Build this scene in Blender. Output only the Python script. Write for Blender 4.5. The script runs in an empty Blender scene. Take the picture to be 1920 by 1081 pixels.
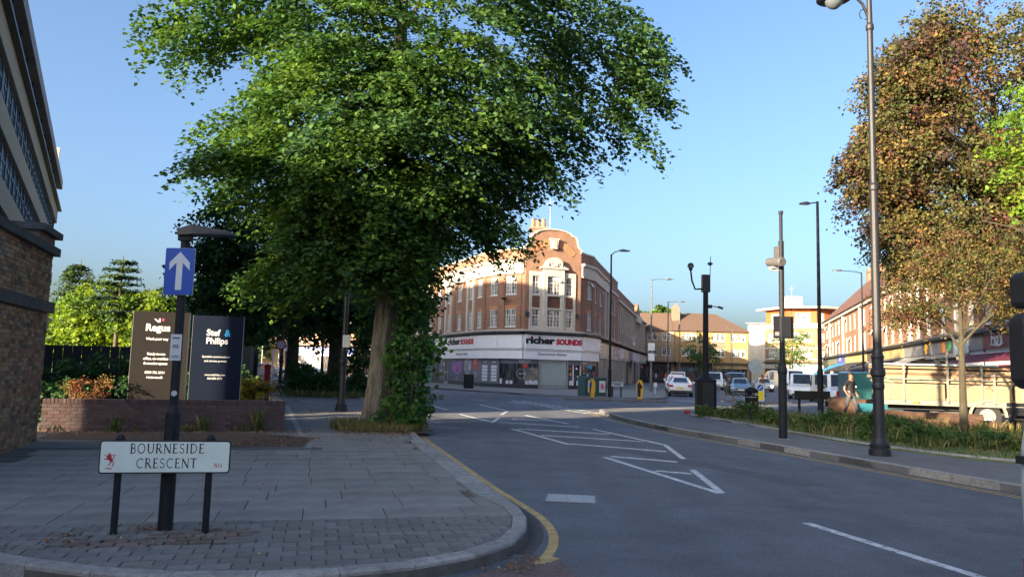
import bpy, math, random
import numpy as np
from mathutils import Vector, Matrix
R = math.radians
rnd = random.Random(11)
S = bpy.context.scene
COL = S.collection
# ------------------------------------------------------------------ camera
cam = bpy.data.cameras.new('camera'); camo = bpy.data.objects.new('camera', cam); COL.objects.link(camo)
cam.lens = 27.0; cam.sensor_width = 36.0; cam.clip_start = 0.1; cam.clip_end = 3000
pit, rol = R(6.0), R(1.5)
fw = Vector((0, math.cos(pit), math.sin(pit))); u_ = Vector((0, -math.sin(pit), math.cos(pit))); r_ = Vector((1, 0, 0))
upv = u_*math.cos(rol) - r_*math.sin(rol); riv = r_*math.cos(rol) + u_*math.sin(rol)
m3 = Matrix((riv, upv, -fw)).transposed()
camo.matrix_world = Matrix.Translation((0, 0, 1.70)) @ m3.to_4x4()
S.camera = camo
# ------------------------------------------------------------------ light
SUN_AZ, SUN_EL = 226.0, 12.5            # compass bearing of the sun (from +Y clockwise), elevation
w = bpy.data.worlds.new('World'); S.world = w; w.use_nodes = True
nt = w.node_tree; bg = nt.nodes['Background']
sky = nt.nodes.new('ShaderNodeTexSky'); sky.sky_type = 'NISHITA'; sky.sun_disc = False
sky.sun_elevation = R(SUN_EL); sky.sun_rotation = R(SUN_AZ)
sky.air_density = 0.85; sky.dust_density = 4.8; sky.ozone_density = 2.9; sky.altitude = 50
nt.links.new(sky.outputs[0], bg.inputs[0]); bg.inputs[1].default_value = 0.075
sl = bpy.data.lights.new('sun', 'SUN'); sl.energy = 3.9; sl.angle = R(0.6); sl.color = (1.0, 0.79, 0.53)
so = bpy.data.objects.new('sun', sl); COL.objects.link(so)
sd = Vector((math.sin(R(SUN_AZ))*math.cos(R(SUN_EL)), math.cos(R(SUN_AZ))*math.cos(R(SUN_EL)), math.sin(R(SUN_EL))))
so.rotation_euler = (-sd).to_track_quat('-Z', 'Y').to_euler(); so.location = (0, 0, 60)
S.view_settings.view_transform = 'Standard'; S.view_settings.look = 'None'
S.view_settings.exposure = 2.5; S.view_settings.gamma = 1.0
S.render.engine = 'CYCLES'
S.cycles.max_bounces = 6; S.cycles.transparent_max_bounces = 6
# ------------------------------------------------------------------ materials
_m = {}
def lk(nt, a, b): nt.links.new(a, b)
def mat(name, col, rough=0.7, var=0.15, scale=3.0, bump=0.0, bscale=40.0, metal=0.0, emit=None, spec=0.5, obj_var=0.0, coat=0.0, stretch=None, col2=None):
    if name in _m: return _m[name]
    m = bpy.data.materials.new(name); m.use_nodes = True; nt = m.node_tree; b = nt.nodes['Principled BSDF']
    b.inputs['Roughness'].default_value = rough; b.inputs['Metallic'].default_value = metal
    b.inputs['Specular IOR Level'].default_value = spec
    if coat: b.inputs['Coat Weight'].default_value = coat; b.inputs['Coat Roughness'].default_value = 0.08
    tc = nt.nodes.new('ShaderNodeTexCoord'); vec = tc.outputs['Object']
    if stretch:
        mp = nt.nodes.new('ShaderNodeMapping'); mp.inputs['Scale'].default_value = stretch; lk(nt, vec, mp.inputs[0]); vec = mp.outputs[0]
    n = nt.nodes.new('ShaderNodeTexNoise'); n.inputs['Scale'].default_value = scale; n.inputs['Detail'].default_value = 6; n.inputs['Roughness'].default_value = 0.65
    lk(nt, vec, n.inputs['Vector'])
    rp = nt.nodes.new('ShaderNodeValToRGB'); rp.color_ramp.elements[0].position = 0.3; rp.color_ramp.elements[1].position = 0.7
    c2 = col2 if col2 else tuple(min(1, c*(1+var)) for c in col)
    rp.color_ramp.elements[0].color = tuple(c*(1-var) for c in col)+(1,); rp.color_ramp.elements[1].color = tuple(c2)+(1,)
    lk(nt, n.outputs[0], rp.inputs[0]); out = rp.outputs[0]
    if obj_var:
        oi = nt.nodes.new('ShaderNodeObjectInfo'); hs = nt.nodes.new('ShaderNodeHueSaturation')
        mr = nt.nodes.new('ShaderNodeMapRange'); mr.inputs[3].default_value = 1-obj_var; mr.inputs[4].default_value = 1+obj_var
        lk(nt, oi.outputs['Random'], mr.inputs[0]); lk(nt, mr.outputs[0], hs.inputs['Value']); lk(nt, out, hs.inputs['Color'])
        mr2 = nt.nodes.new('ShaderNodeMapRange'); mr2.inputs[3].default_value = 1.3; mr2.inputs[4].default_value = 0.7
        wn = nt.nodes.new('ShaderNodeTexWhiteNoise'); wn.noise_dimensions = '1D'; lk(nt, oi.outputs['Random'], wn.inputs['W'])
        lk(nt, wn.outputs[0], mr2.inputs[0]); lk(nt, mr2.outputs[0], hs.inputs['Saturation']); out = hs.outputs[0]
    lk(nt, out, b.inputs['Base Color'])
    if bump:
        n2 = nt.nodes.new('ShaderNodeTexNoise'); n2.inputs['Scale'].default_value = bscale; n2.inputs['Detail'].default_value = 4; lk(nt, vec, n2.inputs['Vector'])
        bp = nt.nodes.new('ShaderNodeBump'); bp.inputs['Strength'].default_value = bump; bp.inputs['Distance'].default_value = 0.02
        lk(nt, n2.outputs[0], bp.inputs['Height']); lk(nt, bp.outputs[0], b.inputs['Normal'])
    if emit:
        b.inputs['Emission Color'].default_value = tuple(emit[:3])+(1,); b.inputs['Emission Strength'].default_value = emit[3]
    _m[name] = m; return m
def brickmat(name, c1, c2, mortar, bw=0.225, rh=0.075, ms=0.009, stain=0.25, rough=0.9):
    if name in _m: return _m[name]
    m = bpy.data.materials.new(name); m.use_nodes = True; nt = m.node_tree; b = nt.nodes['Principled BSDF']; b.inputs['Roughness'].default_value = rough
    tc = nt.nodes.new('ShaderNodeTexCoord'); sp = nt.nodes.new('ShaderNodeSeparateXYZ'); lk(nt, tc.outputs['Object'], sp.inputs[0])
    ad = nt.nodes.new('ShaderNodeMath'); ad.operation = 'ADD'; lk(nt, sp.outputs[0], ad.inputs[0]); lk(nt, sp.outputs[1], ad.inputs[1])
    cb = nt.nodes.new('ShaderNodeCombineXYZ'); lk(nt, ad.outputs[0], cb.inputs[0]); lk(nt, sp.outputs[2], cb.inputs[1])
    br = nt.nodes.new('ShaderNodeTexBrick'); br.inputs['Scale'].default_value = 1; br.inputs['Brick Width'].default_value = bw; br.inputs['Row Height'].default_value = rh
    br.inputs['Mortar Size'].default_value = ms; br.inputs['Color1'].default_value = tuple(c1)+(1,); br.inputs['Color2'].default_value = tuple(c2)+(1,); br.inputs['Mortar'].default_value = tuple(mortar)+(1,)
    lk(nt, cb.outputs[0], br.inputs['Vector'])
    n = nt.nodes.new('ShaderNodeTexNoise'); n.inputs['Scale'].default_value = 0.8; n.inputs['Detail'].default_value = 8; n.inputs['Roughness'].default_value = 0.7; lk(nt, tc.outputs['Object'], n.inputs['Vector'])
    mr = nt.nodes.new('ShaderNodeMapRange'); mr.inputs[1].default_value = 0.25; mr.inputs[2].default_value = 0.75; mr.inputs[3].default_value = 1-stain; mr.inputs[4].default_value = 1+stain; lk(nt, n.outputs[0], mr.inputs[0])
    hs = nt.nodes.new('ShaderNodeHueSaturation'); lk(nt, br.outputs[0], hs.inputs['Color']); lk(nt, mr.outputs[0], hs.inputs['Value']); lk(nt, hs.outputs[0], b.inputs['Base Color'])
    bp = nt.nodes.new('ShaderNodeBump'); bp.inputs['Strength'].default_value = 0.4; bp.inputs['Distance'].default_value = 0.01; bp.invert = True
    lk(nt, br.outputs['Fac'], bp.inputs['Height']); lk(nt, bp.outputs[0], b.inputs['Normal'])
    _m[name] = m; return m
def leafmat(name, col, trans=0.35, rough=0.45):
    if name in _m: return _m[name]
    m = bpy.data.materials.new(name); m.use_nodes = True; nt = m.node_tree; b = nt.nodes['Principled BSDF']
    b.inputs['Roughness'].default_value = rough+.15; b.inputs['Specular IOR Level'].default_value = 0.16
    ge = nt.nodes.new('ShaderNodeNewGeometry'); hs = nt.nodes.new('ShaderNodeHueSaturation'); hs.inputs['Color'].default_value = tuple(col)+(1,)
    mr = nt.nodes.new('ShaderNodeMapRange'); mr.inputs[3].default_value = 0.65; mr.inputs[4].default_value = 1.4; lk(nt, ge.outputs['Random Per Island'], mr.inputs[0]); lk(nt, mr.outputs[0], hs.inputs['Value'])
    lk(nt, hs.outputs[0], b.inputs['Base Color'])
    tr = nt.nodes.new('ShaderNodeBsdfTranslucent'); h2 = nt.nodes.new('ShaderNodeHueSaturation'); h2.inputs['Value'].default_value = 1.5; h2.inputs['Saturation'].default_value = 1.1; lk(nt, hs.outputs[0], h2.inputs['Color']); lk(nt, h2.outputs[0], tr.inputs[0])
    mx = nt.nodes.new('ShaderNodeMixShader'); mx.inputs[0].default_value = trans; lk(nt, b.outputs[0], mx.inputs[1]); lk(nt, tr.outputs[0], mx.inputs[2])
    lk(nt, mx.outputs[0], nt.nodes['Material Output'].inputs[0]); _m[name] = m; return m
def glassmat(name, dark, light, rough=0.08):
    """window glass with blinds or rooms behind it: tone differs from window to window"""
    if name in _m: return _m[name]
    m = bpy.data.materials.new(name); m.use_nodes = True; nt = m.node_tree; b = nt.nodes['Principled BSDF']; b.inputs['Roughness'].default_value = rough
    b.inputs['Specular IOR Level'].default_value = 0.9
    oi = nt.nodes.new('ShaderNodeObjectInfo'); tc = nt.nodes.new('ShaderNodeTexCoord'); n = nt.nodes.new('ShaderNodeTexNoise'); n.inputs['Scale'].default_value = 2.2; n.noise_dimensions = '4D'
    mp = nt.nodes.new('ShaderNodeMapping'); mp.inputs['Scale'].default_value = (3, 1, .5); lk(nt, tc.outputs['Object'], mp.inputs[0]); lk(nt, mp.outputs[0], n.inputs['Vector'])
    ml = nt.nodes.new('ShaderNodeMath'); ml.operation = 'MULTIPLY'; ml.inputs[1].default_value = 50; lk(nt, oi.outputs['Random'], ml.inputs[0]); lk(nt, ml.outputs[0], n.inputs['W'])
    rp = nt.nodes.new('ShaderNodeValToRGB'); rp.color_ramp.elements[0].position = 0.42; rp.color_ramp.elements[1].position = 0.6
    rp.color_ramp.elements[0].color = tuple(dark)+(1,); rp.color_ramp.elements[1].color = tuple(light)+(1,)
    lk(nt, n.outputs[0], rp.inputs[0]); lk(nt, rp.outputs[0], b.inputs['Base Color']); _m[name] = m; return m
# ------------------------------------------------------------------ mesh builder
class MB:
    def __init__(s): s.v = []; s.f = []; s.mi = []; s.cur = 0
    def add(s, vs, fs):
        o = len(s.v); s.v += [tuple(v) for v in vs]
        for f in fs: s.f.append([i+o for i in f]); s.mi.append(s.cur)
        return s
    def box(s, x0, x1, y0, y1, z0, z1):
        return s.add([(x0,y0,z0),(x1,y0,z0),(x1,y1,z0),(x0,y1,z0),(x0,y0,z1),(x1,y0,z1),(x1,y1,z1),(x0,y1,z1)],
                     [(0,3,2,1),(4,5,6,7),(0,1,5,4),(1,2,6,5),(2,3,7,6),(3,0,4,7)])
    def obox(s, c, sz, rz=0, rx=0, ry=0):
        M = Matrix.Translation(c) @ Matrix.Rotation(rz, 4, 'Z') @ Matrix.Rotation(ry, 4, 'Y') @ Matrix.Rotation(rx, 4, 'X')
        a, b, h = sz[0]/2, sz[1]/2, sz[2]/2
        vs = [M @ Vector(q) for q in [(-a,-b,-h),(a,-b,-h),(a,b,-h),(-a,b,-h),(-a,-b,h),(a,-b,h),(a,b,h),(-a,b,h)]]
        return s.add(vs, [(0,3,2,1),(4,5,6,7),(0,1,5,4),(1,2,6,5),(2,3,7,6),(3,0,4,7)])
    def prism(s, poly, z0, z1):
        n = len(poly); a = sum(poly[i][0]*poly[(i+1)%n][1]-poly[(i+1)%n][0]*poly[i][1] for i in range(n))
        if a < 0: poly = poly[::-1]
        return s.add([(p[0],p[1],z0) for p in poly]+[(p[0],p[1],z1) for p in poly],
                     [tuple(range(n-1,-1,-1)), tuple(range(n,2*n))]+[(i,(i+1)%n,n+(i+1)%n,n+i) for i in range(n)])
    def vprism(s, poly, y0, y1):
        """polygon in the x-z plane, front at y0, back at y1"""
        n = len(poly); a = sum(poly[i][0]*poly[(i+1)%n][1]-poly[(i+1)%n][0]*poly[i][1] for i in range(n))
        if a < 0: poly = poly[::-1]
        return s.add([(p[0],y0,p[1]) for p in poly]+[(p[0],y1,p[1]) for p in poly],
                     [tuple(range(n)), tuple(range(2*n-1,n-1,-1))]+[(i,n+i,n+(i+1)%n,(i+1)%n) for i in range(n)])
    def quad(s, a, b, c, d): return s.add([a,b,c,d], [(0,1,2,3)])
    def tube(s, pts, rad, n=10, cap=True):
        pts = [Vector(p) for p in pts]; 
        if not hasattr(rad, '__len__'): rad = [rad]*len(pts)
        o = len(s.v); prev = None
        for i, p in enumerate(pts):
            t = (pts[min(i+1, len(pts)-1)]-pts[max(i-1, 0)]).normalized()
            if prev is None: a = Vector((1,0,0)) if abs(t.x) < 0.8 else Vector((0,1,0))
            else: a = prev
            a = (a - t*a.dot(t)).normalized(); b = t.cross(a); prev = a
            for k in range(n):
                th = 2*math.pi*k/n; s.v.append(tuple(p + (a*math.cos(th)+b*math.sin(th))*rad[i]))
        for i in range(len(pts)-1):
            for k in range(n):
                s.f.append([o+i*n+k, o+i*n+(k+1)%n, o+(i+1)*n+(k+1)%n, o+(i+1)*n+k]); s.mi.append(s.cur)
        if cap:
            s.f.append([o+k for k in range(n-1,-1,-1)]); s.mi.append(s.cur)
            s.f.append([o+(len(pts)-1)*n+k for k in range(n)]); s.mi.append(s.cur)
        return s
    def lathe(s, prof, c=(0,0,0), n=16):
        o = len(s.v)
        for r, z in prof:
            for k in range(n):
                th = 2*math.pi*k/n; s.v.append((c[0]+r*math.cos(th), c[1]+r*math.sin(th), c[2]+z))
        for i in range(len(prof)-1):
            for k in range(n):
                s.f.append([o+i*n+k, o+i*n+(k+1)%n, o+(i+1)*n+(k+1)%n, o+(i+1)*n+k]); s.mi.append(s.cur)
        s.f.append([o+k for k in range(n-1,-1,-1)]); s.mi.append(s.cur)
        s.f.append([o+(len(prof)-1)*n+k for k in range(n)]); s.mi.append(s.cur)
        return s
    def mesh(s, name, mats, smooth=False):
        me = bpy.data.meshes.new(name); me.from_pydata(s.v, [], s.f)
        if not isinstance(mats, (list, tuple)): mats = [mats]
        for m in mats: me.materials.append(m)
        if len(mats) > 1: me.polygons.foreach_set('material_index', s.mi)
        if smooth: me.polygons.foreach_set('use_smooth', [True]*len(me.polygons))
        me.update(); return me
    def build(s, name, mats, parent=None, loc=(0,0,0), rz=0, smooth=False, **kw):
        return obj(name, s.mesh(name, mats, smooth), parent, loc, rz, **kw)
def obj(name, me, parent=None, loc=(0,0,0), rz=0, **kw):
    """loc is in the parent's own frame"""
    o = bpy.data.objects.new(name, me); COL.objects.link(o); o.parent = parent
    o.location = loc; o.rotation_euler = (0, 0, rz)
    for k, v in kw.items(): o[k] = v
    return o
def thing(name, label, cat, loc=(0,0,0), rz=0, group=None):
    o = bpy.data.objects.new(name, None); COL.objects.link(o); o.location = loc; o.rotation_euler = (0,0,rz); o.empty_display_size = .2
    o['label'] = label; o['category'] = cat
    if group: o['group'] = group
    return o
def tag(o, label, cat, group=None):
    o['label'] = label; o['category'] = cat
    if group: o['group'] = group
    return o
def kids(o): return [c for c in bpy.data.objects if c.parent == o]
def dup(root, loc, rz, label, group=None, scale=None):
    km = {}
    for c in bpy.data.objects:
        if c.parent: km.setdefault(c.parent.name, []).append(c)
    def cp(o, par):
        c = o.copy(); COL.objects.link(c); c.parent = par
        for ch in km.get(o.name, []): cp(ch, c)
        return c
    r = cp(root, None); r.location = loc; r.rotation_euler = (0,0,rz); r['label'] = label
    if scale: r.scale = scale
    if group: r['group'] = group
    return r
def text(name, s, h, m, parent, loc, rz=0, ext=0.01, sx=1.0, bold=0.0, align='CENTER', sp=1.0, fit=None, **kw):
    """upright lettering facing local -Y; h = capital height"""
    cu = bpy.data.curves.new(name, 'FONT'); cu.body = s; cu.size = h/0.73; cu.align_x = align; cu.extrude = ext/2; cu.offset = bold; cu.space_character = sp
    cu.resolution_u = 3; cu.space_line = kw.pop('line', 1.0)
    t = bpy.data.objects.new(name, cu); COL.objects.link(t); bpy.context.view_layer.update()
    me = bpy.data.meshes.new_from_object(t.evaluated_get(bpy.context.evaluated_depsgraph_get()))
    bpy.data.objects.remove(t); bpy.data.curves.remove(cu)
    co = np.empty(len(me.vertices)*3, 'f'); me.vertices.foreach_get('co', co); co = co.reshape(-1,3)
    if fit: sx = fit/(co[:,0].max()-co[:,0].min()); co[:,0] -= (co[:,0].max()+co[:,0].min())/2
    n = np.stack([co[:,0]*sx, -co[:,2], co[:,1]], 1); me.vertices.foreach_set('co', n.ravel()); me.materials.clear(); me.materials.append(m); me.update(); me.name = name
    return obj(name, me, parent, loc, rz, **kw)
class Fr:
    """frame of a facade: u runs left to right as seen from outside, n points outward"""
    def __init__(s, A, B):
        s.A = Vector(A); d = Vector(B)-s.A; s.L = d.length; s.d = d.normalized(); s.n = Vector((s.d.y, -s.d.x)); s.a = math.atan2(s.d.y, s.d.x)
    def p(s, u, w=0, z=0): q = s.A + s.d*u + s.n*w; return Vector((q.x, q.y, z))
# ------------------------------------------------------------------ leaves
def leaf_arrays(pts, size, outw, rng, upb=0.8, jit=0.7, asp=0.8):
    n = len(pts); nrm = rng.normal(0, jit, (n,3)); nrm[:,2] += upb; nrm += outw*0.35
    nrm /= np.linalg.norm(nrm, axis=1)[:,None]
    ax = outw + rng.normal(0, .6, (n,3)); ax[:,2] -= 0.25; ax -= nrm*(ax*nrm).sum(1)[:,None]; ax /= np.linalg.norm(ax, axis=1)[:,None]+1e-9
    sd = np.cross(nrm, ax); L = size*rng.uniform(.7, 1.25, (n,1))
    p0 = pts - ax*L*.5; p2 = pts + ax*L*.5; mid = pts - ax*L*.08 - nrm*L*.08
    p1 = mid + sd*L*.5*asp; p3 = mid - sd*L*.5*asp
    p1 += nrm*L*.14; p3 += nrm*L*.14
    return np.stack([p0,p1,p2,p3], 1).reshape(-1,3)
def leaf_obj(name, V, mi, mats, parent=None, loc=(0,0,0), **kw):
    n = len(V)//4; me = bpy.data.meshes.new(name); me.vertices.add(n*4); me.vertices.foreach_set('co', V.astype('f').ravel())
    idx = (np.arange(n)*4)[:,None] + np.array([0,1,2, 0,2,3])[None,:]
    me.loops.add(n*6); me.loops.foreach_set('vertex_index', idx.ravel().astype('i'))
    me.polygons.add(n*2); me.polygons.foreach_set('loop_start', np.arange(0, n*6, 3).astype('i')); me.polygons.foreach_set('loop_total', np.full(n*2, 3, 'i'))
    for m in mats: me.materials.append(m)
    me.polygons.foreach_set('material_index', np.repeat(mi, 2).astype('i')); me.update(calc_edges=True); me.validate()
    return obj(name, me, parent, loc, **kw)
def sprays(specs, rng, size, nm, upb=.8, jit=.7, bias=None):
    """specs: (centre, direction, length, width, thickness, count, droop)"""
    Vs = []; Ms = []
    for c, a, l, wd, th, n, dr in specs:
        a = np.array(a, float); a /= np.linalg.norm(a); sdv = np.cross(a, [0,0,1.]); sdv /= np.linalg.norm(sdv)+1e-9; up = np.cross(sdv, a)
        t = rng.uniform(-.5, .5, n)+rng.normal(0, .08, n); q = rng.normal(0, .4, n)*(1.05-np.abs(t+.1)); z = rng.normal(0, .5, n)
        P = np.array(c)+a*(t*l)[:,None]+sdv*(q*wd)[:,None]+up*(z*th)[:,None]; P[:,2] -= dr*(t+.5)**2*l
        Vs.append(leaf_arrays(P, size, np.tile(a, (n,1)), rng, upb, jit))
        b = rng.integers(0, nm) if bias is None else bias(c, rng); Ms.append(np.where(rng.random(n) < .8, b, rng.integers(0, nm, n)))
    return np.concatenate(Vs), np.concatenate(Ms)
# ------------------------------------------------------------------ common materials
ASPH = mat('asphalt', (.115,.128,.150), .85, .18, 1.3, .5, 160)
def patchy(m, sc, lo, hi):
    nt = m.node_tree; b = nt.nodes['Principled BSDF']; src = b.inputs['Base Color'].links[0].from_socket
    tc = nt.nodes.new('ShaderNodeTexCoord'); n = nt.nodes.new('ShaderNodeTexNoise'); n.inputs['Scale'].default_value = sc; n.inputs['Detail'].default_value = 5; n.inputs['Distortion'].default_value = .6
    lk(nt, tc.outputs['Object'], n.inputs['Vector']); mr = nt.nodes.new('ShaderNodeMapRange'); mr.inputs[1].default_value = .3; mr.inputs[2].default_value = .7; mr.inputs[3].default_value = lo; mr.inputs[4].default_value = hi
    lk(nt, n.outputs[0], mr.inputs[0]); hs = nt.nodes.new('ShaderNodeHueSaturation'); lk(nt, src, hs.inputs['Color']); lk(nt, mr.outputs[0], hs.inputs['Value']); lk(nt, hs.outputs[0], b.inputs['Base Color'])
def speckle(m, sc=260, amt=.35):
    nt = m.node_tree; b = nt.nodes['Principled BSDF']; src = b.inputs['Base Color'].links[0].from_socket
    tc = nt.nodes.new('ShaderNodeTexCoord'); n = nt.nodes.new('ShaderNodeTexVoronoi'); n.inputs['Scale'].default_value = sc
    lk(nt, tc.outputs['Object'], n.inputs['Vector']); sx = nt.nodes.new('ShaderNodeSeparateColor'); lk(nt, n.outputs['Color'], sx.inputs[0])
    mr = nt.nodes.new('ShaderNodeMapRange'); mr.inputs[3].default_value = 1-amt; mr.inputs[4].default_value = 1+amt
    lk(nt, sx.outputs[0], mr.inputs[0]); hs = nt.nodes.new('ShaderNodeHueSaturation'); lk(nt, src, hs.inputs['Color']); lk(nt, mr.outputs[0], hs.inputs['Value']); lk(nt, hs.outputs[0], b.inputs['Base Color'])
def tracks(m, ang, width, amt):
    nt = m.node_tree; b = nt.nodes['Principled BSDF']; src = b.inputs['Base Color'].links[0].from_socket
    tc = nt.nodes.new('ShaderNodeTexCoord'); mp = nt.nodes.new('ShaderNodeMapping'); mp.inputs['Rotation'].default_value = (0,0,ang); mp.inputs['Scale'].default_value = (width,.035,1); lk(nt, tc.outputs['Object'], mp.inputs[0])
    n = nt.nodes.new('ShaderNodeTexNoise'); n.inputs['Scale'].default_value = 1; n.inputs['Detail'].default_value = 3; n.inputs['Distortion'].default_value = .2; lk(nt, mp.outputs[0], n.inputs['Vector'])
    mr = nt.nodes.new('ShaderNodeMapRange'); mr.inputs[1].default_value = .32; mr.inputs[2].default_value = .68; mr.inputs[3].default_value = 1-amt; mr.inputs[4].default_value = 1+amt; lk(nt, n.outputs[0], mr.inputs[0])
    hs = nt.nodes.new('ShaderNodeHueSaturation'); lk(nt, src, hs.inputs['Color']); lk(nt, mr.outputs[0], hs.inputs['Value'])
    v1 = nt.nodes.new('ShaderNodeTexVoronoi'); v1.feature = 'DISTANCE_TO_EDGE'; v1.inputs['Scale'].default_value = .16
    nn = nt.nodes.new('ShaderNodeTexNoise'); nn.inputs['Scale'].default_value = 1.2; nn.inputs['Detail'].default_value = 6; lk(nt, tc.outputs['Object'], nn.inputs['Vector']); ad = nt.nodes.new('ShaderNodeVectorMath'); ad.operation = 'MULTIPLY_ADD'; lk(nt, nn.outputs['Color'], ad.inputs[0]); ad.inputs[1].default_value = (.9,.9,0); lk(nt, tc.outputs['Object'], ad.inputs[2]); lk(nt, ad.outputs[0], v1.inputs['Vector'])
    cr = nt.nodes.new('ShaderNodeMapRange'); cr.inputs[1].default_value = .001; cr.inputs[2].default_value = .0028; cr.inputs[3].default_value = .6; cr.inputs[4].default_value = 1; lk(nt, v1.outputs[0], cr.inputs[0])
    h2 = nt.nodes.new('ShaderNodeHueSaturation'); lk(nt, hs.outputs[0], h2.inputs['Color']); lk(nt, cr.outputs[0], h2.inputs['Value']); lk(nt, h2.outputs[0], b.inputs['Base Color'])
tracks(ASPH, R(14), 1.1, .12); patchy(ASPH, .12, .82, 1.22); patchy(ASPH, .9, .9, 1.1); speckle(ASPH, 90, .3)
ASPH_R = mat('reddish_asphalt', (.15,.105,.095), .9, .25, 4, .6, 120); speckle(ASPH_R, 80, .35)
TARM = mat('footway_tarmac', (.155,.152,.152), .9, .16, 2.2, .45, 140); patchy(TARM, .35, .85, 1.15); speckle(TARM, 110, .25)
SLAB = mat('paving_slab', (.245,.228,.212), .85, .22, 2.5, .35, 60, obj_var=.1); patchy(SLAB, 1.1, .8, 1.15); speckle(SLAB, 130, .14)
SETT = mat('block_paver', (.18,.167,.158), .85, .25, 6, .5, 70, obj_var=.16); speckle(SETT, 130, .18)
SETB = mat('brown_sett', (.17,.13,.11), .85, .35, 8, .5, 70, obj_var=.25)
GRAN = mat('granite_kerb', (.29,.275,.26), .8, .3, 9, .5, 50, obj_var=.12); speckle(GRAN, 120, .2)
JOINT = mat('joint_dirt', (.11,.10,.09), 1, .3, 6)
SOIL = mat('leafy_soil', (.10,.065,.045), 1, .5, 9, .8, 50)
WHITEP = mat('road_white_paint', (.62,.64,.66), .7, .18, 14, .15, 100); patchy(WHITEP, 6, .72, 1.1)
def worn(m, base, thr=.56, sc=9):
    nt = m.node_tree; b = nt.nodes['Principled BSDF']; src = b.inputs['Base Color'].links[0].from_socket
    tc = nt.nodes.new('ShaderNodeTexCoord'); n = nt.nodes.new('ShaderNodeTexNoise'); n.inputs['Scale'].default_value = sc; n.inputs['Detail'].default_value = 9; n.inputs['Roughness'].default_value = .8
    lk(nt, tc.outputs['Object'], n.inputs['Vector']); mr = nt.nodes.new('ShaderNodeMapRange'); mr.inputs[1].default_value = thr; mr.inputs[2].default_value = thr+.06; lk(nt, n.outputs[0], mr.inputs[0])
    mx = nt.nodes.new('ShaderNodeMix'); mx.data_type = 'RGBA'; lk(nt, mr.outputs[0], mx.inputs[0]); lk(nt, src, mx.inputs[6]); mx.inputs[7].default_value = tuple(base)+(1,); lk(nt, mx.outputs[2], b.inputs['Base Color'])
worn(WHITEP, (.13,.14,.15), .53); YELP = mat('road_yellow_paint', (.50,.34,.13), .75, .25, 10, .15, 100); patchy(YELP, 5, .75, 1.1)
worn(YELP, (.16,.13,.10), .58)
GREEN = mat('grass_ground', (.12,.16,.045), 1, .4, 5, .8, 40)
BLACK = mat('black_paint', (.009,.010,.013), .45, .2, 8)
BLACKM = mat('worn_black_paint', (.012,.013,.017), .6, .35, 14, .1, 60, spec=.3)
GREYM = mat('galvanised_steel', (.32,.33,.34), .45, .15, 12, metal=.5)
WHITE = mat('white_gloss', (.75,.76,.75), .35, .05, 4)
# ------------------------------------------------------------------ ground, roads, pavements
struct = dict(kind='structure')
MB().box(-700, 700, -60, 900, -1.0, -.05).build('ground', mat('earth', (.12,.11,.08), 1, .3, .1), **struct)
MB().prism([(-120,2.2),(-60,-60),(160,-60),(160,420),(-160,420),(-160,60)], -.045, 0).build('road', ASPH, **struct)
def off(poly, dist):
    out = []
    for i, p in enumerate(poly):
        a = Vector(poly[max(i-1, 0)]); b = Vector(poly[min(i+1, len(poly)-1)]); t = (b-a).normalized(); dd = dist(i) if callable(dist) else dist
        out.append((p[0]-t.y*dd, p[1]+t.x*dd))           # to the left of travel
    return out
def resample(poly, step):
    P = [Vector(p) for p in poly]; out = [P[0]]; 
    L = [0]; 
    for a, b in zip(P, P[1:]): L.append(L[-1]+(b-a).length)
    n = max(1, round(L[-1]/step)); 
    for k in range(1, n+1):
        s = L[-1]*k/n; i = max(j for j in range(len(L)-1) if L[j] <= s+1e-9); t = (s-L[i])/(L[i+1]-L[i]); out.append(P[i].lerp(P[i+1], t))
    return [tuple(p) for p in out]
def smooth(poly, it=2):
    for _ in range(it):
        q = [poly[0]]
        for a, b in zip(poly, poly[1:]): q += [(a[0]*.75+b[0]*.25, a[1]*.75+b[1]*.25), (a[0]*.25+b[0]*.75, a[1]*.25+b[1]*.75)]
        poly = q+[poly[-1]]
    return poly
def kerb(poly, width, parent, m, z0=-.03, z1=.125, step=.9, near=12, side=1, name='kerb_stone'):
    """kerb stones one by one along a line, each its own piece; the outer face is on poly, width to its left"""
    inner = off(poly, width if side > 0 else (lambda i: -(width(i) if callable(width) else width)))
    N = len(poly)-1; k = 0
    for i in range(N):
        a, b, c, d = Vector(poly[i]), Vector(poly[i+1]), Vector(inner[i+1]), Vector(inner[i])
        g = .004; t = (b-a).normalized()*g; t2 = (c-d).normalized()*g if (c-d).length > 1e-4 else t
        dz = rnd.uniform(-.003, .003); bt = (d-a).normalized()*.018
        lo = [a+t, b-t, c-t2, d+t2]; 
        mb = MB(); vs = [(p.x,p.y,z0) for p in lo]+[(p.x,p.y,z1-.018+dz) for p in lo[:2]]+[(c.x-t2.x,c.y-t2.y,z1+dz),(d.x+t2.x,d.y+t2.y,z1+dz)]+[(lo[0].x+bt.x,lo[0].y+bt.y,z1+dz),(lo[1].x+bt.x,lo[1].y+bt.y,z1+dz)]
        mb.add(vs, [(0,1,5,4),(4,5,9,8),(8,9,6,7),(1,2,6,9,5),(2,3,7,6),(3,0,4,8,7)]); mb.build(name, m, parent)
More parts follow.
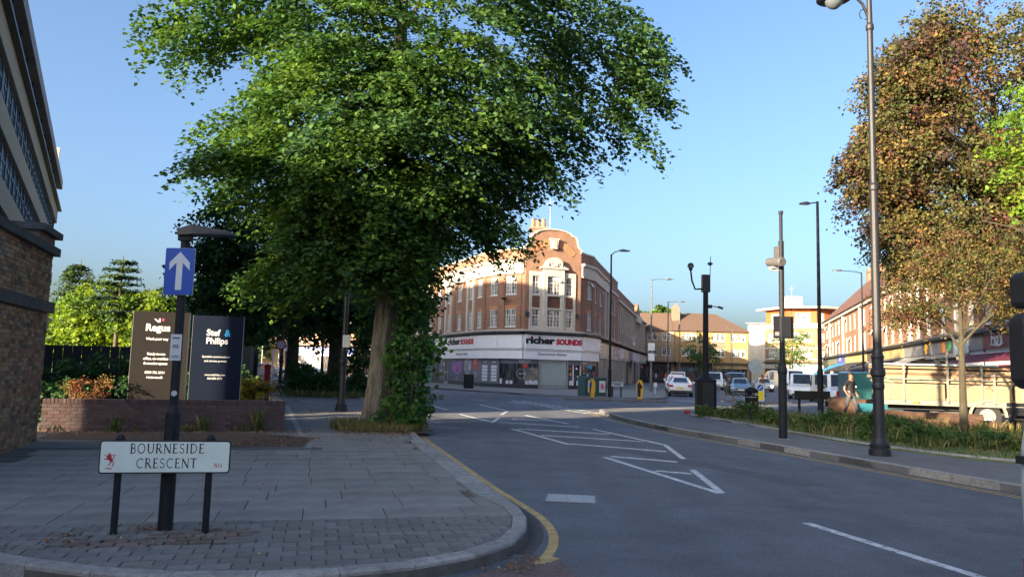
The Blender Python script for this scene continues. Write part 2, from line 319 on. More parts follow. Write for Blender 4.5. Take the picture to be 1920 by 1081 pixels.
# left pavement, its kerb runs from far avenue down to the corner and round into the Crescent
LK = [(-24,71),(-18.2,67),(-13.4,57),(-8.9,44),(-6.3,35),(-4.3,28),(-3.0,22.5),(-2.25,18.8),(-1.72,16.6),(-1.21,14.6),(-.38,11.2),(.0,9.7),(.17,9.1),(.24,8.4),(.22,7.95),(.12,7.4),(-.1,6.95),(-.5,6.5),(-1.1,6.12),(-1.9,5.88),(-2.67,5.81),(-3.4,5.97),(-4.1,6.25),(-9,7.9),(-30,15)]
LKs = smooth(LK, 1)
lp = MB().prism(LKs+[(-60,24),(-60,72),(-40,74)], -.03, .085).build('pavement', JOINT, **struct)
kw_ = lambda i: .15 if (near[i][1] < 8.9 or near[i][1] > 18) else min(.34, .15+(near[i][1]-8.9)*.16, .15+(18-near[i][1])*.16)
near = resample([p for p in LKs if p[1] < 27 and p[0] > -10], .62)
kerb(near, kw_, lp, GRAN, side=-1)
far = resample([p for p in LKs if p[1] >= 26], 2.4); kerb(far, .2, lp, GRAN, side=-1)
inner = off(near, lambda i: -kw_(i)-.006)
region = inner + [(-14,10.2),(-14,24),(-4,26)]
def clip_half(poly, a, b):
    """keep what lies to the right of a->b"""
    out = []; 
    for i in range(len(poly)):
        p, q = poly[i], poly[(i+1)%len(poly)]
        sp = (b[0]-a[0])*(p[1]-a[1])-(b[1]-a[1])*(p[0]-a[0]); sq = (b[0]-a[0])*(q[1]-a[1])-(b[1]-a[1])*(q[0]-a[0])
        if sp <= 0: out.append(p)
        if sp*sq < 0: t = sp/(sp-sq); out.append((p[0]+(q[0]-p[0])*t, p[1]+(q[1]-p[1])*t))
    return out
rim = [(inner[i], inner[i+1]) for i in range(len(inner)-1)]
def clipped(poly):
    for a, b in rim:
        md_ = ((a[0]+b[0])/2, (a[1]+b[1])/2)
        if poly and min(math.dist(p, md_) for p in poly+[(sum(q[0] for q in poly)/len(poly), sum(q[1] for q in poly)/len(poly))]) < .62: poly = clip_half(poly, a, b)
        if len(poly) < 3: return None
    ar = abs(sum(poly[i][0]*poly[(i+1)%len(poly)][1]-poly[(i+1)%len(poly)][0]*poly[i][1] for i in range(len(poly))))/2
    return poly if ar > .004 else None
O = Vector((-2.72, 7.92)); e1 = Vector((.971,.24)).normalized(); e2 = Vector((-e1.y, e1.x))
def toW(a, b): q = O+e1*a+e2*b; return (q.x, q.y)
def inside(p, poly):
    c = False
    for i in range(len(poly)):
        a, b = poly[i], poly[i-1]
        if (a[1] > p[1]) != (b[1] > p[1]) and p[0] < (b[0]-a[0])*(p[1]-a[1])/(b[1]-a[1])+a[0]: c = not c
    return c
def blocks(u0, u1, v0, v1, bw, bh, m, name, keep, gap, stag, jz, parent, cnt, zt=.12):
    rows = int((v1-v0)/bh)
    full = None
    for r in range(rows):
        u = u0 + (stag*r % 1)*bw + rnd.uniform(-.04, .04)*bw
        while u < u1:
            bwr = bw*rnd.choice([1,1,1,.75,1]) if name == 'paving_slab' else bw
            ce = toW(u+bwr/2, v0+(r+.5)*bh)
            if keep(ce) and inside(ce, region_big):
                g = gap/2; rect = [toW(u+g, v0+r*bh+g), toW(u+bwr-g, v0+r*bh+g), toW(u+bwr-g, v0+(r+1)*bh-g), toW(u+g, v0+(r+1)*bh-g)]
                cp = clipped(rect)
                if cp: cnt.append((math.dist(ce, (0,0)), cp, rnd.uniform(-jz, jz)+zt))
            u += bwr
region_big = [(p[0]+.25*(1 if p[0]>-3 else 0), p[1]-(.15 if p[1]<9 else 0)) for p in inner]+[(-14,9.6),(-14,24),(-4,26)]
occupied = [(-10.5,10.2),(-7.6,10.9),(-8.05,12.5),(-8.95,15.0),(-12,16)]
def keepS(p):
    v = (Vector(p)-O).dot(e2)
    if inside(p, [(-14,8),(-7.4,10.6),(-8.8,14.9),(-14,17)]): return False
    return (0 < v < 6.8) or (6.8 <= v < 9.9 and p[0] > -3.75+(p[1]-14.7)*-.27)
cs = []; blocks(-12, 5, 0, 10.2, .86, .6, SLAB, 'paving_slab', keepS, .008, .5, .0025, lp, cs)
def piece(name, cp, z, m, parent, z0=.08, bev=.006):
    n = len(cp); cx = sum(p[0] for p in cp)/n; cy = sum(p[1] for p in cp)/n
    P = [(p[0]-cx, p[1]-cy) for p in cp]; k = 1-bev/max(.05, max(abs(a) for a, b in P))
    a = sum(P[i][0]*P[(i+1)%n][1]-P[(i+1)%n][0]*P[i][1] for i in range(n))
    if a < 0: P = P[::-1]
    vs = [(x,y,z0) for x,y in P]+[(x,y,z-.004) for x,y in P]+[(x*k,y*k,z) for x,y in P]
    fs = [tuple(range(2*n,3*n))]+[(j*n+i, j*n+(i+1)%n, (j+1)*n+(i+1)%n, (j+1)*n+i) for j in (0,1) for i in range(n)]
    return MB().add(vs, fs).build(name, m, parent, (cx,cy,0))
cs.sort(key=lambda t: t[0])
for d, cp, z in cs[:300]: piece('paving_slab', cp, z, SLAB, lp)
def merge(name, lst, m, parent, **kw):
    mb = MB()
    for d, cp, z in lst: mb.prism(cp, .08, z)
    if lst: mb.build(name, m, parent, kind='stuff', **kw)
merge('paving_slab', cs[300:], SLAB, lp)
cb = []
BR = [(-3.85,6.62),(-3.75,6.5),(-2.4,6.98),(-2.25,7.42),(-2.75,7.5),(-3.3,7.12)]
blocks(-11, 4, -2.4, 0, .24, .17, SETT, 'block_paver', lambda p: (Vector(p)-O).dot(e2) < 0 and not inside(p, BR), .006, .5, .004, lp, cb)
cb.sort(key=lambda t: t[0] + (5 if t[1][0][0] < -5.2 else 0))
for d, cp, z in cb[:300]: piece('block_paver', cp, z, SETT, lp)
merge('block_paver', cb[300:], SETT, lp)
cr = []; O2 = O; blocks(-11, 4, -2.4, .3, .2, .13, SETB, 'brown_sett', lambda p: inside(p, BR), .014, .5, .006, lp, cr, .118)
for d, cp, z in cr: piece('brown_sett', cp, z, SETB, lp)
# tarmac footway beyond the slabs, with the worn edging strip and the leafy earth by the low wall
v = lambda a, b: toW(a, b)
tp = [(-3.71,14.83),(-3.86,15.6),(-4.75,18.05)]
fw_in = [(p[0]-.24, p[1]) for p in LKs if 18.4 < p[1] < 66]
MB().prism(fw_in+[(-2.6,18.1),(-4.72,17.9),(-3.84,15.6),(-3.70,14.84),(-9.2,13.45),(-9.9,16.4),(-13.5,24),(-27,50),(-34,66),(-24,69.5)], .06, .1165).build('footway', TARM, **struct)
MB().prism([(-3.74,14.86),(-3.9,15.6),(-4.7,17.9),(-8.3,29.3),(-8.45,29.3),(-4.83,17.9),(-4.0,15.55),(-3.84,14.86)], .1, .1195).build('footway_edging', GRAN, **struct)
MB().prism([(-5.2,14.55),(-3.95,14.95),(-4.15,16.8),(-5.5,17.6),(-9.6,16.55),(-9.2,15.2),(-8.0,15.3)], .1, .1225).build('earth_strip', SOIL, **struct)
# Crescent carriageway: brownish surface
MB().prism([(.26,7.35),(.5,7.12),(.62,6.5),(1.1,5.3),(2.4,3.2),(2.6,-10),(-30,-10),(-30,14.6),(-9,7.6),(-4.1,6.0),(-2.67,5.6),(-1,5.9),(-.2,6.6),(.1,7.0)], .0, .004).build('side_road', ASPH_R, **struct)
# right hand island
RK = [(3.75,32.2),(3.72,31),(3.78,29.9),(4.0,26.9),(4.68,23),(5.36,20.7),(6.16,18.1),(6.87,15.5),(7.45,13.5),(8.0,11.6),(8.9,9),(10.6,5),(13,0),(16,-8)]
RKs = smooth(RK, 1)
tip = [(26,-8),(26,24),(22.3,25.4),(15.6,30.2),(16.4,37.2),(14.8,38.2),(11,37.0),(7.6,35.6),(5.2,34.4),(4.2,33.3)]
ip = MB().prism(RKs+tip, -.03, .12).build('pavement', TARM, **struct)
kerb(resample([p for p in RKs if p[1] > 6], .92)[::-1], .15, ip, GRAN, z1=.132, side=-1)
kerb(smooth([(16.4,37.2),(14.8,38.2),(11,37.0),(7.6,35.6),(5.2,34.4),(4.2,33.3),(3.75,32.2)],1)[::-1][::-1], .15, ip, GRAN, z1=.132, side=1)
BED = smooth([(6.9,29.6),(7.2,28.3),(7.6,24.8),(7.98,21.3),(8.45,18.3),(9.35,16.1),(10.3,15.0),(12.5,13.2)],1)
BEDK = BED
bed_poly = BED+[(25,14),(25,23.5),(15.6,29.4),(14.6,31.5),(13,32.2),(8.6,31.6)]
MB().prism(bed_poly, .1, .15).build('grass_bed', GREEN, **struct)
bk = resample(BED, .9)
kerb(bk, .12, ip, GRAN, z0=.1, z1=.19, side=1)
MB().prism([(12.6,22.8),(16.6,21.6),(17.4,22.2),(18.2,21.5),(25,19.5),(25,18.7),(17.9,20.8),(16.4,20.9),(12.4,22.0)], .14, .165).build('path', TARM, **struct)
# pavement in front of the corner shop and beyond
SK = [(-44,118),(-28,100),(-19,86.5),(-13.5,75),(-8.6,65),(-6.6,61.6),(-3.9,58.3),(-.95,54.6),(2.3,50.6),(4.2,48.9),(6.5,48.3),(9.2,49.0),(10.6,51.5),(12.2,59.8),(14.4,70),(18.6,88),(24,110),(28.5,124)]
SKs = smooth(SK, 1); sp_ = MB().prism(SKs+[(30,140),(-44,140)], -.03, .11).build('pavement', mat('grey_paving', (.2,.195,.19), .9, .2, .8, .2, 30), **struct)
kerb(resample([p for p in SKs if p[1] < 92], 1.5), .2, sp_, mat('dark_kerb', (.1,.1,.1), .85, .3, 6, obj_var=.15), z1=.118, side=1)
MB().prism([(22,126.5),(47,126.5),(60,140),(22,140)], -.03, .11).build('pavement', TARM, **struct)
PK = Fr((45,110),(20.5,23.4))
q = [PK.p(-20,3.6), PK.p(100,3.6), PK.p(100,-.5), PK.p(-20,-.5)]
MB().prism([(p.x,p.y) for p in q], -.03, .12).build('pavement', _m['grey_paving'], **struct)
# road paint
def line(a, b, wd, name='road_marking', m=WHITEP, z=.004, ex=0):
    a, b = Vector(a), Vector(b); t = (b-a).normalized(); n = Vector((-t.y,t.x))*wd/2
    MB().prism([tuple(a-n), tuple(b-n), tuple(b+n), tuple(a+n)], 0, z).build(name, m, kind='structure')
segs = [(-1.81,28.81,-.52,24.96),(-.52,24.76,-.34,27.31),(-.28,29.06,-.04,31.8),(-1.36,36.59,-.14,32.26),(-3.64,35.29,-2.5,31.44),(.11,22.4,1.42,18.15),(.63,29.19,1.92,25.16),
 (-.31,25.04,2.16,23.8),(.13,26.9,1.44,26.38),(.27,22.45,2.77,21.4),(.87,20.46,3.37,19.41),(1.48,18.32,3.47,17.1),(2.11,15.83,3.29,15.15),(2.6,13.7,3.16,13.43),
 (2.52,23.05,3.75,18.66),(3.75,18.6,3.54,15.72),(1.94,15.67,3.08,11.33),(3.31,13.99,3.12,11.42),(3.52,9.23,4.20,6.8)]
for i, (a, b, c, d) in enumerate(segs): line((a,b),(c,d), .13 if i in (7,8,9,10,11,12,13) else .11, z=.0035+.0004*(i%5))
for k in range(12):
    t0 = k/12; a = Vector((.22,42.1)).lerp(Vector((3.3,31.2)), t0); b = Vector((.22,42.1)).lerp(Vector((3.3,31.2)), t0+.05); line(a, b, .2, z=.0035)
    line(a+Vector((.55,.2)), b+Vector((.55,.2)), .2, z=.0039)
for k in range(6): a = Vector((-4.4,40.5)).lerp(Vector((-12,60)), k/6); b = Vector((-4.4,40.5)).lerp(Vector((-12,60)), k/6+.07); line(a, b, .12)
for k in range(4): a = Vector((-6.2,47)).lerp(Vector((2,38)), k/4); line(a, a+Vector((.9,-1)), .12, z=.0045)
for k in range(8): a = Vector((15.5,50)).lerp(Vector((30,105)), k/8); line(a, a+Vector((.7,2.7)), .12, z=.0045)
line((4.2,35.2),(15.2,41.8), .2); line((10.6,49.6),(15.6,42.8), .2, z=.0045)
def ribbon(poly, d0, d1, m, name, z=.004):
    a, b = off(poly, d0), off(poly, d1); mb = MB()
    for i in range(len(poly)-1):
        q = [a[i], a[i+1], b[i+1], b[i]]; mb.add([(p[0],p[1],z) for p in q], [(0,1,2,3)])
    mb.build(name, m, kind='structure')
yl = [p for p in LKs if 8 < p[1] < 40]
ylp = smooth([(-6.0,35.5),(-3.9,27.4),(-2.05,18.9),(-1.5,16.6),(-1.0,14.6),(-.17,11.2),(.25,9.75),(.42,9.1),(.5,8.4),(.49,7.9),(.42,7.4),(.3,7.0)], 2)
ribbon(ylp, -.05, .05, YELP, 'yellow_line', .0045)
rk2 = [p for p in RKs if p[1] > -2][::-1]
ribbon(rk2, .22, .29, YELP, 'yellow_line', .0045); ribbon(rk2, .38, .45, YELP, 'yellow_line', .0045)
ch = MB().prism([(.30,7.12),(.42,7.28),(.5,7.2),(.4,7.04)], 0, .0052).build('yellow_line', YELP, kind='structure')
# gutter channel along the left kerb, darker and gritty
ribbon([(p[0],p[1]) for p in smooth([(-6.2,34.9),(-4.2,28),(-2.95,22.5),(-2.2,18.8),(-1.17,14.6),(-.33,11.2),(.05,9.7),(.24,9.0),(.28,8.4),(.25,7.9),(.12,7.35)],2)], -.02, .13, mat('gutter_grit', (.075,.07,.066), .95, .35, 12, .6, 90), 'gutter', .0028)
# carriageway repair patches and the crack that runs across
PATCH = mat('newer_asphalt', (.085,.092,.105), .82, .18, 3, .5, 150); speckle(PATCH, 90, .3)
MB().prism([(-2.0,24.9),(-2.9,27.0),(-.6,24.9),(.4,22.5),(-.1,21.9),(-2.2,23.2)], 0, .0022).build('road_patch', PATCH, kind='structure')
MB().prism([(2.3,17.2),(4.6,12.2),(5.1,12.5),(2.7,17.5)], 0, .0018).build('road_patch', PATCH, kind='structure')
gp = smooth([(.33,7.05),(.62,6.85),(.7,6.5),(1.1,5.6),(1.5,4.9)], 1); 
# manhole
mh = thing('manhole_cover', 'pale grey ribbed steel cover set in the road beside the yellow line corner', 'manhole cover', (.86,10.5,0), R(-6))
MB().box(-.36,.36,-.33,.33,.0,.0085).build('frame', mat('worn_iron', (.13,.135,.14), .6, .3, 20, metal=.3), mh)
MB().box(-.32,.32,-.29,.29,.0,.0125).build('cover', mat('pale_iron', (.34,.36,.38), .5, .3, 25, .4, 60), mh)
mb = MB()
for i in range(9):
    for j in range(7): mb.obox((-.27+i*.067, -.24+j*.08, .0145), (.045,.014,.005), R(45 if (i+j)%2 else -45))
mb.build('tread_bars', mat('bright_iron', (.42,.44,.46), .45, .2, 25), mh, kind='stuff')
# ================================================================== LEFT SIDE
# ---- street nameplate
RED = mat('sign_red', (.45,.03,.04), .5, .05); INK = mat('black_lettering', (.01,.012,.012), .5, .02)
NPX = Vector((-3.65, 7.11, .12)); NPR = math.atan2(.25, 1.09)
npl = thing('street_nameplate', 'pale green-white street nameplate on two short black posts in front of the arrow sign post', 'street sign', NPX, NPR, None)
for x in (.12, 1.02):
    b = MB(); b.tube([(x,.045,-.06),(x,.045,.84)], .036, 14).lathe([(.036,0),(.046,.0),(.046,.02),(.03,.045),(.012,.055)], (x,.045,.84), 14); b.build('post', BLACKM, npl, smooth=False)
def rrect(x0, x1, z0, z1, r, n=5):
    P = []
    for cx, cz, a0 in ((x1-r,z0+r,-90),(x1-r,z1-r,0),(x0+r,z1-r,90),(x0+r,z0+r,180)):
        for k in range(n+1): a = R(a0+90*k/n); P.append((cx+r*math.cos(a), cz+r*math.sin(a)))
    return P
MB().vprism(rrect(-.06,1.235,.545,.845,.03), -.012, .008).build('border', BLACK, npl)
PLATE = mat('plate_white', (.72,.78,.71), .45, .08, 3, .05, 30)
MB().vprism(rrect(-.047,1.222,.558,.832,.022), -.0165, -.0125).build('plate', PLATE, npl)
def arc(cx, cy, rx, ry, a0, a1, n=10): return [(cx+rx*math.cos(R(a0+(a1-a0)*k/n)), cy+ry*math.sin(R(a0+(a1-a0)*k/n))) for k in range(n+1)]
TK, TN = .15, .085
GL = {'B': (.62, [([(.12,0),(.12,1)],TK),([(.0,.975),(.3,.975)]+arc(.3,.75,.2,.225,90,-90)+[(.12,.525)],TN),([(.12,.525),(.32,.525)]+arc(.32,.2725,.25,.2525,90,-90)+[(0,.02)],TN+.01)]),
 'O': (.92, [(arc(.45,.5,.40,.47,0,360,28),.095)]),
 'U': (.82, [([(.12,1),(.12,.35)]+arc(.42,.35,.3,.32,180,360,12)+[(.72,1)],TN+.02),([(.12,1),(.12,.35)],TK),([(0,.975),(.26,.975)],.05),([(.6,.975),(.84,.975)],.05)]),
 'R': (.74, [([(.12,0),(.12,1)],TK),([(0,.975),(.32,.975)]+arc(.32,.74,.22,.235,90,-90)+[(.12,.505)],TN),([(.3,.5),(.72,.0)],TK-.01),([(0,.025),(.26,.025)],.05)]),
 'N': (.86, [([(.1,0),(.1,1)],TN),([(.06,1),(.76,0)],TK),([(.76,0),(.76,1)],TN),([(-.02,.025),(.22,.025)],.05),([(.64,.975),(.88,.975)],.05)]),
 'E': (.60, [([(.12,0),(.12,1)],TK),([(0,.97),(.52,.97),(.54,.86)],TN),([(.12,.52),(.42,.52)],TN),([(.42,.60),(.42,.44)],.04),([(0,.03),(.54,.03),(.58,.16)],TN)]),
 'S': (.58, [(arc(.29,.74,.2,.235,30,270,12)[0:]+arc(.29,.265,.22,.24,90,-150,12),.09),([(.47,.98),(.47,.78)],.04),([(.07,.02),(.07,.24)],.04)]),
 'I': (.30, [([(.14,0),(.14,1)],TK),([(.0,.975),(.28,.975)],.05),([(.0,.025),(.28,.025)],.05)]),
 'D': (.86, [([(.12,0),(.12,1)],TK),([(0,.97),(.3,.97)]+arc(.3,.5,.46,.47,90,-90,14)+[(0,.03)],TN+.01)]),
 'C': (.80, [(arc(.45,.5,.40,.47,50,310,22),.095),([(.71,.95),(.71,.74)],.04)]),
 'T': (.70, [([(.34,0),(.34,1)],TK),([(.0,.97),(.68,.97)],TN),([(.02,.97),(.0,.82)],.04),([(.66,.97),(.68,.82)],.04),([(.2,.025),(.48,.025)],.05)]),
 '1': (.30, [([(.14,0),(.14,1)],.14)]), '4': (.62, [([(.42,0),(.42,1),(.02,.28),(.58,.28)],.13)]), 'n': (.8, [([(.1,0),(.1,1)],.13),([(.1,1),(.7,0)],.13),([(.7,0),(.7,1)],.13)])}
def strokes(mb, s, x, z, h, y, gap=.10, cond=.95):
    x0 = x
    for c in s:
        wd, st = GL[c]
        for pts, t in st:
            P = [Vector((p[0]*cond*h, p[1]*h)) for p in pts]; L = []; Rr = []
            for i, p in enumerate(P):
                a = P[max(i-1,0)]; b = P[min(i+1,len(P)-1)]; 
                if len(P) > 4 and (P[0]-P[-1]).length < 1e-4: a = P[i-1] if i > 0 else P[-2]; b = P[i+1] if i < len(P)-1 else P[1]
                d = (b-a).normalized(); n = Vector((-d.y, d.x))*t*h/2; L.append(p+n); Rr.append(p-n)
            for i in range(len(P)-1): mb.add([(x+q.x, y, z+q.y) for q in (Rr[i], Rr[i+1], L[i+1], L[i])], [(0,1,2,3)])
        x += (wd*cond+gap)*h
    return x-x0
def swidth(s, h, gap=.10, cond=.95): return sum((GL[c][0]*cond+gap)*h for c in s)-gap*h
for s, z, c0 in (('BOURNESIDE', .728, .60), ('CRESCENT', .595, .60)):
    mb = MB(); h = .088; wd = swidth(s, h, .19); strokes(mb, s, c0-wd/2, z, h, -.0175, .19); mb.build('lettering', INK, npl)
mb = MB(); strokes(mb, 'n14', 1.075, .597, .042, -.0175, .14); mb.build('postcode_lettering', RED, npl)
npl.scale = (.87, .87, 1)
# heraldic beast in red and the borough name below it
bz = .655; bx = .04; mb = MB()
def poly(mb, pts, sc=.0125, y=-.0175):
    mb.add([(bx+p[0]*sc, y, bz+p[1]*sc) for p in pts], [tuple(range(len(pts)))])
for P in ([(-2,3.6),(-.6,4.4),(1.2,3.4),(2.6,1.8),(2.8,.2),(1.2,-.4),(-.4,.8),(-1.8,1.8)], [(-1.8,3.4),(-1.2,5.2),(-.1,5.8),(.2,6.4),(.7,5.6),(1.0,4.4),(.2,3.4)], [(-1.9,3.2),(-3.4,4.2),(-3.9,5.0),(-3.2,4.9),(-2.2,4.2),(-1.2,3.4)],
          [(-1.9,2.2),(-3.6,2.0),(-4.2,1.4),(-3.2,1.2),(-1.6,1.5)], [(1.4,.4),(.4,-1.2),(-.4,-2.2),(-1.3,-2.6),(.2,-2.9),(1.2,-1.5),(2.4,-.1)], [(2.2,.3),(3.2,-1.3),(2.5,-3.0),(1.7,-3.5),(3.4,-3.3),(3.9,-1.3),(3.0,.6)], [(2.6,1.4),(3.9,2.2),(3.7,3.6),(4.6,4.8),(4.0,5.4),(3.1,4.0),(3.2,2.6),(2.4,2.0)], [(.6,3.9),(1.9,5.0),(3.0,4.9),(2.0,4.0),(1.4,3.2)]): poly(mb, P)
mb.build('crest', RED, npl)
text('borough_lettering', 'ENFIELD', .011, RED, npl, (.04,-.0175,.588), 0, .001, 1.15, .0006)
# ---- post with the upward arrow and its downlight
sp = thing('sign_post', 'black post with blue upward arrow sign and flat lamp head', 'sign post', (-3.20,7.42,.12))
mb = MB(); mb.tube([(0,0,-.05),(0,0,1.08)], .068, 20).tube([(0,0,1.07),(0,0,1.16)], [.068,.041], 20).tube([(0,0,1.15),(0,0,2.86)], .041, 20); mb.build('pole', BLACKM, sp, smooth=False)
mb = MB(); mb.box(-.055,.055,-.05,.05,2.74,2.86); mb.build('lamp_neck', BLACKM, sp)
mb = MB(); mb.add([(-.06,-.07,2.79),(.10,-.09,2.80),(.46,-.07,2.805),(.48,.07,2.805),(.10,.09,2.80),(-.06,.07,2.79),(-.06,-.05,2.855),(.08,-.07,2.90),(.46,-.05,2.835),(.46,.05,2.835),(.08,.07,2.90),(-.06,.05,2.855)],
    [(5,4,3,2,1,0),(6,7,8,9,10,11),(0,1,7,6),(1,2,8,7),(2,3,9,8),(3,4,10,9),(4,5,11,10),(5,0,6,11)]); mb.build('lamp_head', mat('lamp_black', (.014,.015,.018), .5, .2, 10), sp)
BLUE = mat('sign_blue', (.01,.075,.42), .35, .06, 3); SW = mat('sign_white', (.62,.66,.68), .4, .05)
MB().vprism(rrect(-.155,.125,2.21,2.66,.012), -.06, -.052).build('sign_board', BLUE, sp)
MB().vprism(rrect(-.158,.128,2.207,2.663,.014), -.0515, -.048).build('sign_rim', SW, sp)
MB().vprism([(-.043,2.255),(.017,2.255),(.017,2.52),(.085,2.445),(.085,2.52),(-.013,2.625),(-.111,2.52),(-.111,2.445),(-.043,2.52)], -.0635, -.0605).build('arrow', SW, sp)
MB().box(-.07,.07,-.05,.044,2.60,2.625).build('clamp', GREYM, sp); MB().box(-.07,.07,-.05,.044,2.26,2.285).build('clamp', GREYM, sp)
MB().vprism(rrect(-.052,.052,1.58,1.83,.004), -.05, -.043).build('number_plate', mat('sticker_white', (.55,.58,.60), .4, .04), sp)
text('number', '02', .034, INK, sp, (0,-.051,1.70), 0, .001, 1.25, .001)
MB().box(-.035,.035,-.0525,-.051,1.79,1.80).box(-.035,.035,-.0525,-.051,1.605,1.609).box(-.035,.035,-.0525,-.051,1.62,1.626).build('small_print', INK, sp, kind='stuff')
MB().tube([(.014,-.0405,1.27),(.014,-.05,1.27)], .027, 16).build('round_sticker', mat('sticker_grey', (.5,.52,.53), .4, .05), sp)
MB().vprism([(-.04,.35),(.04,.35),(.04,.95),(-.04,.95)], -.072, -.067).build('access_door', BLACKM, sp)
# ---- low brick wall
LB = mat('mauve_brick', (.095,.060,.060), .9, .18, 14, .5, 90, obj_var=.22)
MORT = mat('mortar', (.20,.185,.17), .95, .2, 8, .4, 60)
MORTD = mat('dark_mortar', (.055,.048,.046), .95, .2, 8, .4, 60)
A, B = (-9.98,16.62), (-5.30,18.42); WF = Fr(A, B); L = WF.L
lw = thing('low_brick_wall', 'knee-high purplish brick garden wall under the two office totems', 'wall', (A[0],A[1],.11), WF.a)
MB().box(.01,L-.01,.008,.205,-.1,.60).build('core', MORTD, lw)
bm = MB().box(-.1075,.1075,-.05,.05,-.0325,.0325).mesh('brick', LB); bh = MB().box(-.05,.05,-.05,.05,-.0325,.0325).mesh('brick', LB)
for r in range(8):
    x = 0.0 if r % 2 == 0 else -.1125; z = .0375+r*.075
    while x < L-.02:
        x0, x1 = max(0, x), min(L, x+.215)
        if x1-x0 > .03:
            o = obj('brick', bm if x1-x0 > .15 else bh, lw, ((x0+x1)/2, .052+rnd.uniform(-.003,.003), z)); o.scale = ((x1-x0)/(.215 if x1-x0 > .15 else .1), 1, 1)
        x += .225
cm = MB().box(-.0325,.0325,-.1075,.1075,-.05,.05).mesh('coping_brick', LB)
n = int(L/.0747)
for k in range(n): obj('coping_brick', cm, lw, (.036+k*L/n, .104+rnd.uniform(-.003,.003), .655+rnd.uniform(-.002,.002)), rnd.uniform(-.02,.02))
MB().box(.0,L,.02,.19,.6,.695).build('bed_mortar', MORTD, lw)
MB().box(L-.21,L,.2,2.6,-.1,.70).build('return_wall', brickmat('mauve_brickwork', (.17,.115,.105), (.14,.095,.09), (.12,.11,.10)), lw)
# ---- tall yellow-brown brick screen wall with slate copings, at the left edge
YB = mat('stock_brick', (.30,.20,.125), .92, .3, 16, .6, 80, obj_var=.42, col2=(.40,.26,.16)); patchy(YB, 4, .6, 1.15)
PA, PB = (-7.15,9.4), (-8.9,14.75); PF = Fr((PA[0],PA[1]), PB)
pw = thing('brick_screen_wall', 'tall weathered brown brick wall with dark stone bands at the left edge', 'wall', (PA[0],PA[1],.1), PF.a)
L = PF.L; H = 3.62
MB().box(.01,L-.01,.01,.44,-.1,H).build('core', mat('old_mortar', (.15,.135,.115), .95, .35, 7, .6, 60), pw)
MB().box(L-.445,L-.012,.02,.46,0,H).build('core', _m['old_mortar'], pw)
cand = []
for r in range(int(H/.0755)):
    z = .0375+r*.0755; x = 0 if r % 2 else -.11
    if 2.43 < z < 2.66: continue
    while x < L-.02:
        x0, x1 = max(0, x), min(L, x+.215)
        if x1-x0 > .04: cand.append((PF.p((x0+x1)/2).length, x0, x1, z))
        x += .225
vis = [c for c in cand if PF.p((c[1]+c[2])/2).x/PF.p((c[1]+c[2])/2).y > -.70]
vis.sort(key=lambda c: (c[0])); few = vis[:300]
fs = set(few); rest = MB()
ym = MB().box(-.1075,.1075,-.05,.05,-.0325,.0325).mesh('brick', YB)
for c in few: o = obj('brick', ym, pw, ((c[1]+c[2])/2, .046+rnd.uniform(-.006,.004), c[3])); o.scale = ((c[2]-c[1])/.215,1,1)
YBS = []
for k, colr in enumerate([(.32,.215,.13),(.23,.145,.095),(.36,.26,.155),(.14,.10,.08),(.35,.155,.095)]): YBS.append(mat('stock_brick_%s' % 'abcde'[k], colr, .92, .3, 16, .6, 80)); patchy(YBS[-1], 4, .6, 1.15)
for c in cand:
    if c not in fs: rest.cur = rnd.choice([0,0,1,1,2,3,4]); y = rnd.uniform(-.006,.004); rest.box(c[1],c[2],y,y+.08,c[3]-.0325,c[3]+.0325)
rest.build('bricks', YBS, pw, kind='stuff')
rest = MB()
for r in range(int(H/.0755)):       # the end face
    z = .0375+r*.0755; y = .01
    for k in range(2): rest.cur = rnd.choice([0,1,2,3,4]); rest.box(L-.05,L+.005+rnd.uniform(-.003,.003),y+k*.225,y+k*.225+.215,z-.0325,z+.0325)
rest.build('bricks', YBS, pw, kind='stuff')
SLATE = mat('dark_stone', (.055,.057,.065), .75, .35, 5, .4, 40)
MB().box(-.3,L+.08,-.09,.5,2.44,2.64).build('stone_band', SLATE, pw)
MB().box(-.3,L+.09,-.11,.52,3.54,3.69).build('stone_band', SLATE, pw)
MB().box(L-1.15,L+.0,-.01,.45,3.69,3.87).build('cap_course', brickmat('stock_brickwork', (.20,.14,.09), (.15,.10,.07), (.16,.14,.12)), pw)
MB().box(L-1.25,L+.12,-.12,.56,3.87,3.99).build('coping', SLATE, pw)
# ---- two office totems
def totem(label, A, B, m, h):
    f = Fr(A, B); t = thing('totem_sign', label, 'sign', (A[0],A[1],.1), f.a); W = f.L
    MB().box(0,W,0,.14,.0,h).build('panel', m, t); MB().box(-.006,0,.004,.136,0,h).box(W,W+.006,.004,.136,0,h).build('edge_trim', GREYM, t)
    MB().box(.08,W-.08,.02,.12,-.1,.01).build('plinth', SLATE, t); return t, W
DG = mat('totem_charcoal', (.012,.011,.011), .75, .1, 2, .0, spec=.12); NV = mat('totem_navy', (.003,.008,.022), .7, .1, 2, spec=.12)
OW = mat('letter_white', (.72,.72,.70), .5, .03); LBU = mat('letter_blue', (.03,.30,.62), .5, .03); PK_ = mat('letter_pink', (.75,.03,.09), .5, .03)
t, W = totem('charcoal office totem with white lettering and a small pink dot, left of the sign post', (-9.22,18.75), (-7.95,18.98), DG, 2.78)
cx = .58
text('logo_lettering', 'Regus', .175, OW, t, (cx,-.004,2.31), 0, .008, 1.0, .006)
MB().vprism([(cx-.10,2.60),(cx-.07,2.605),(cx+.01,2.545),(cx+.015,2.615),(cx+.045,2.615),(cx+.045,2.525),(cx+.0,2.515)], -.01, .0).build('logo_mark', OW, t)
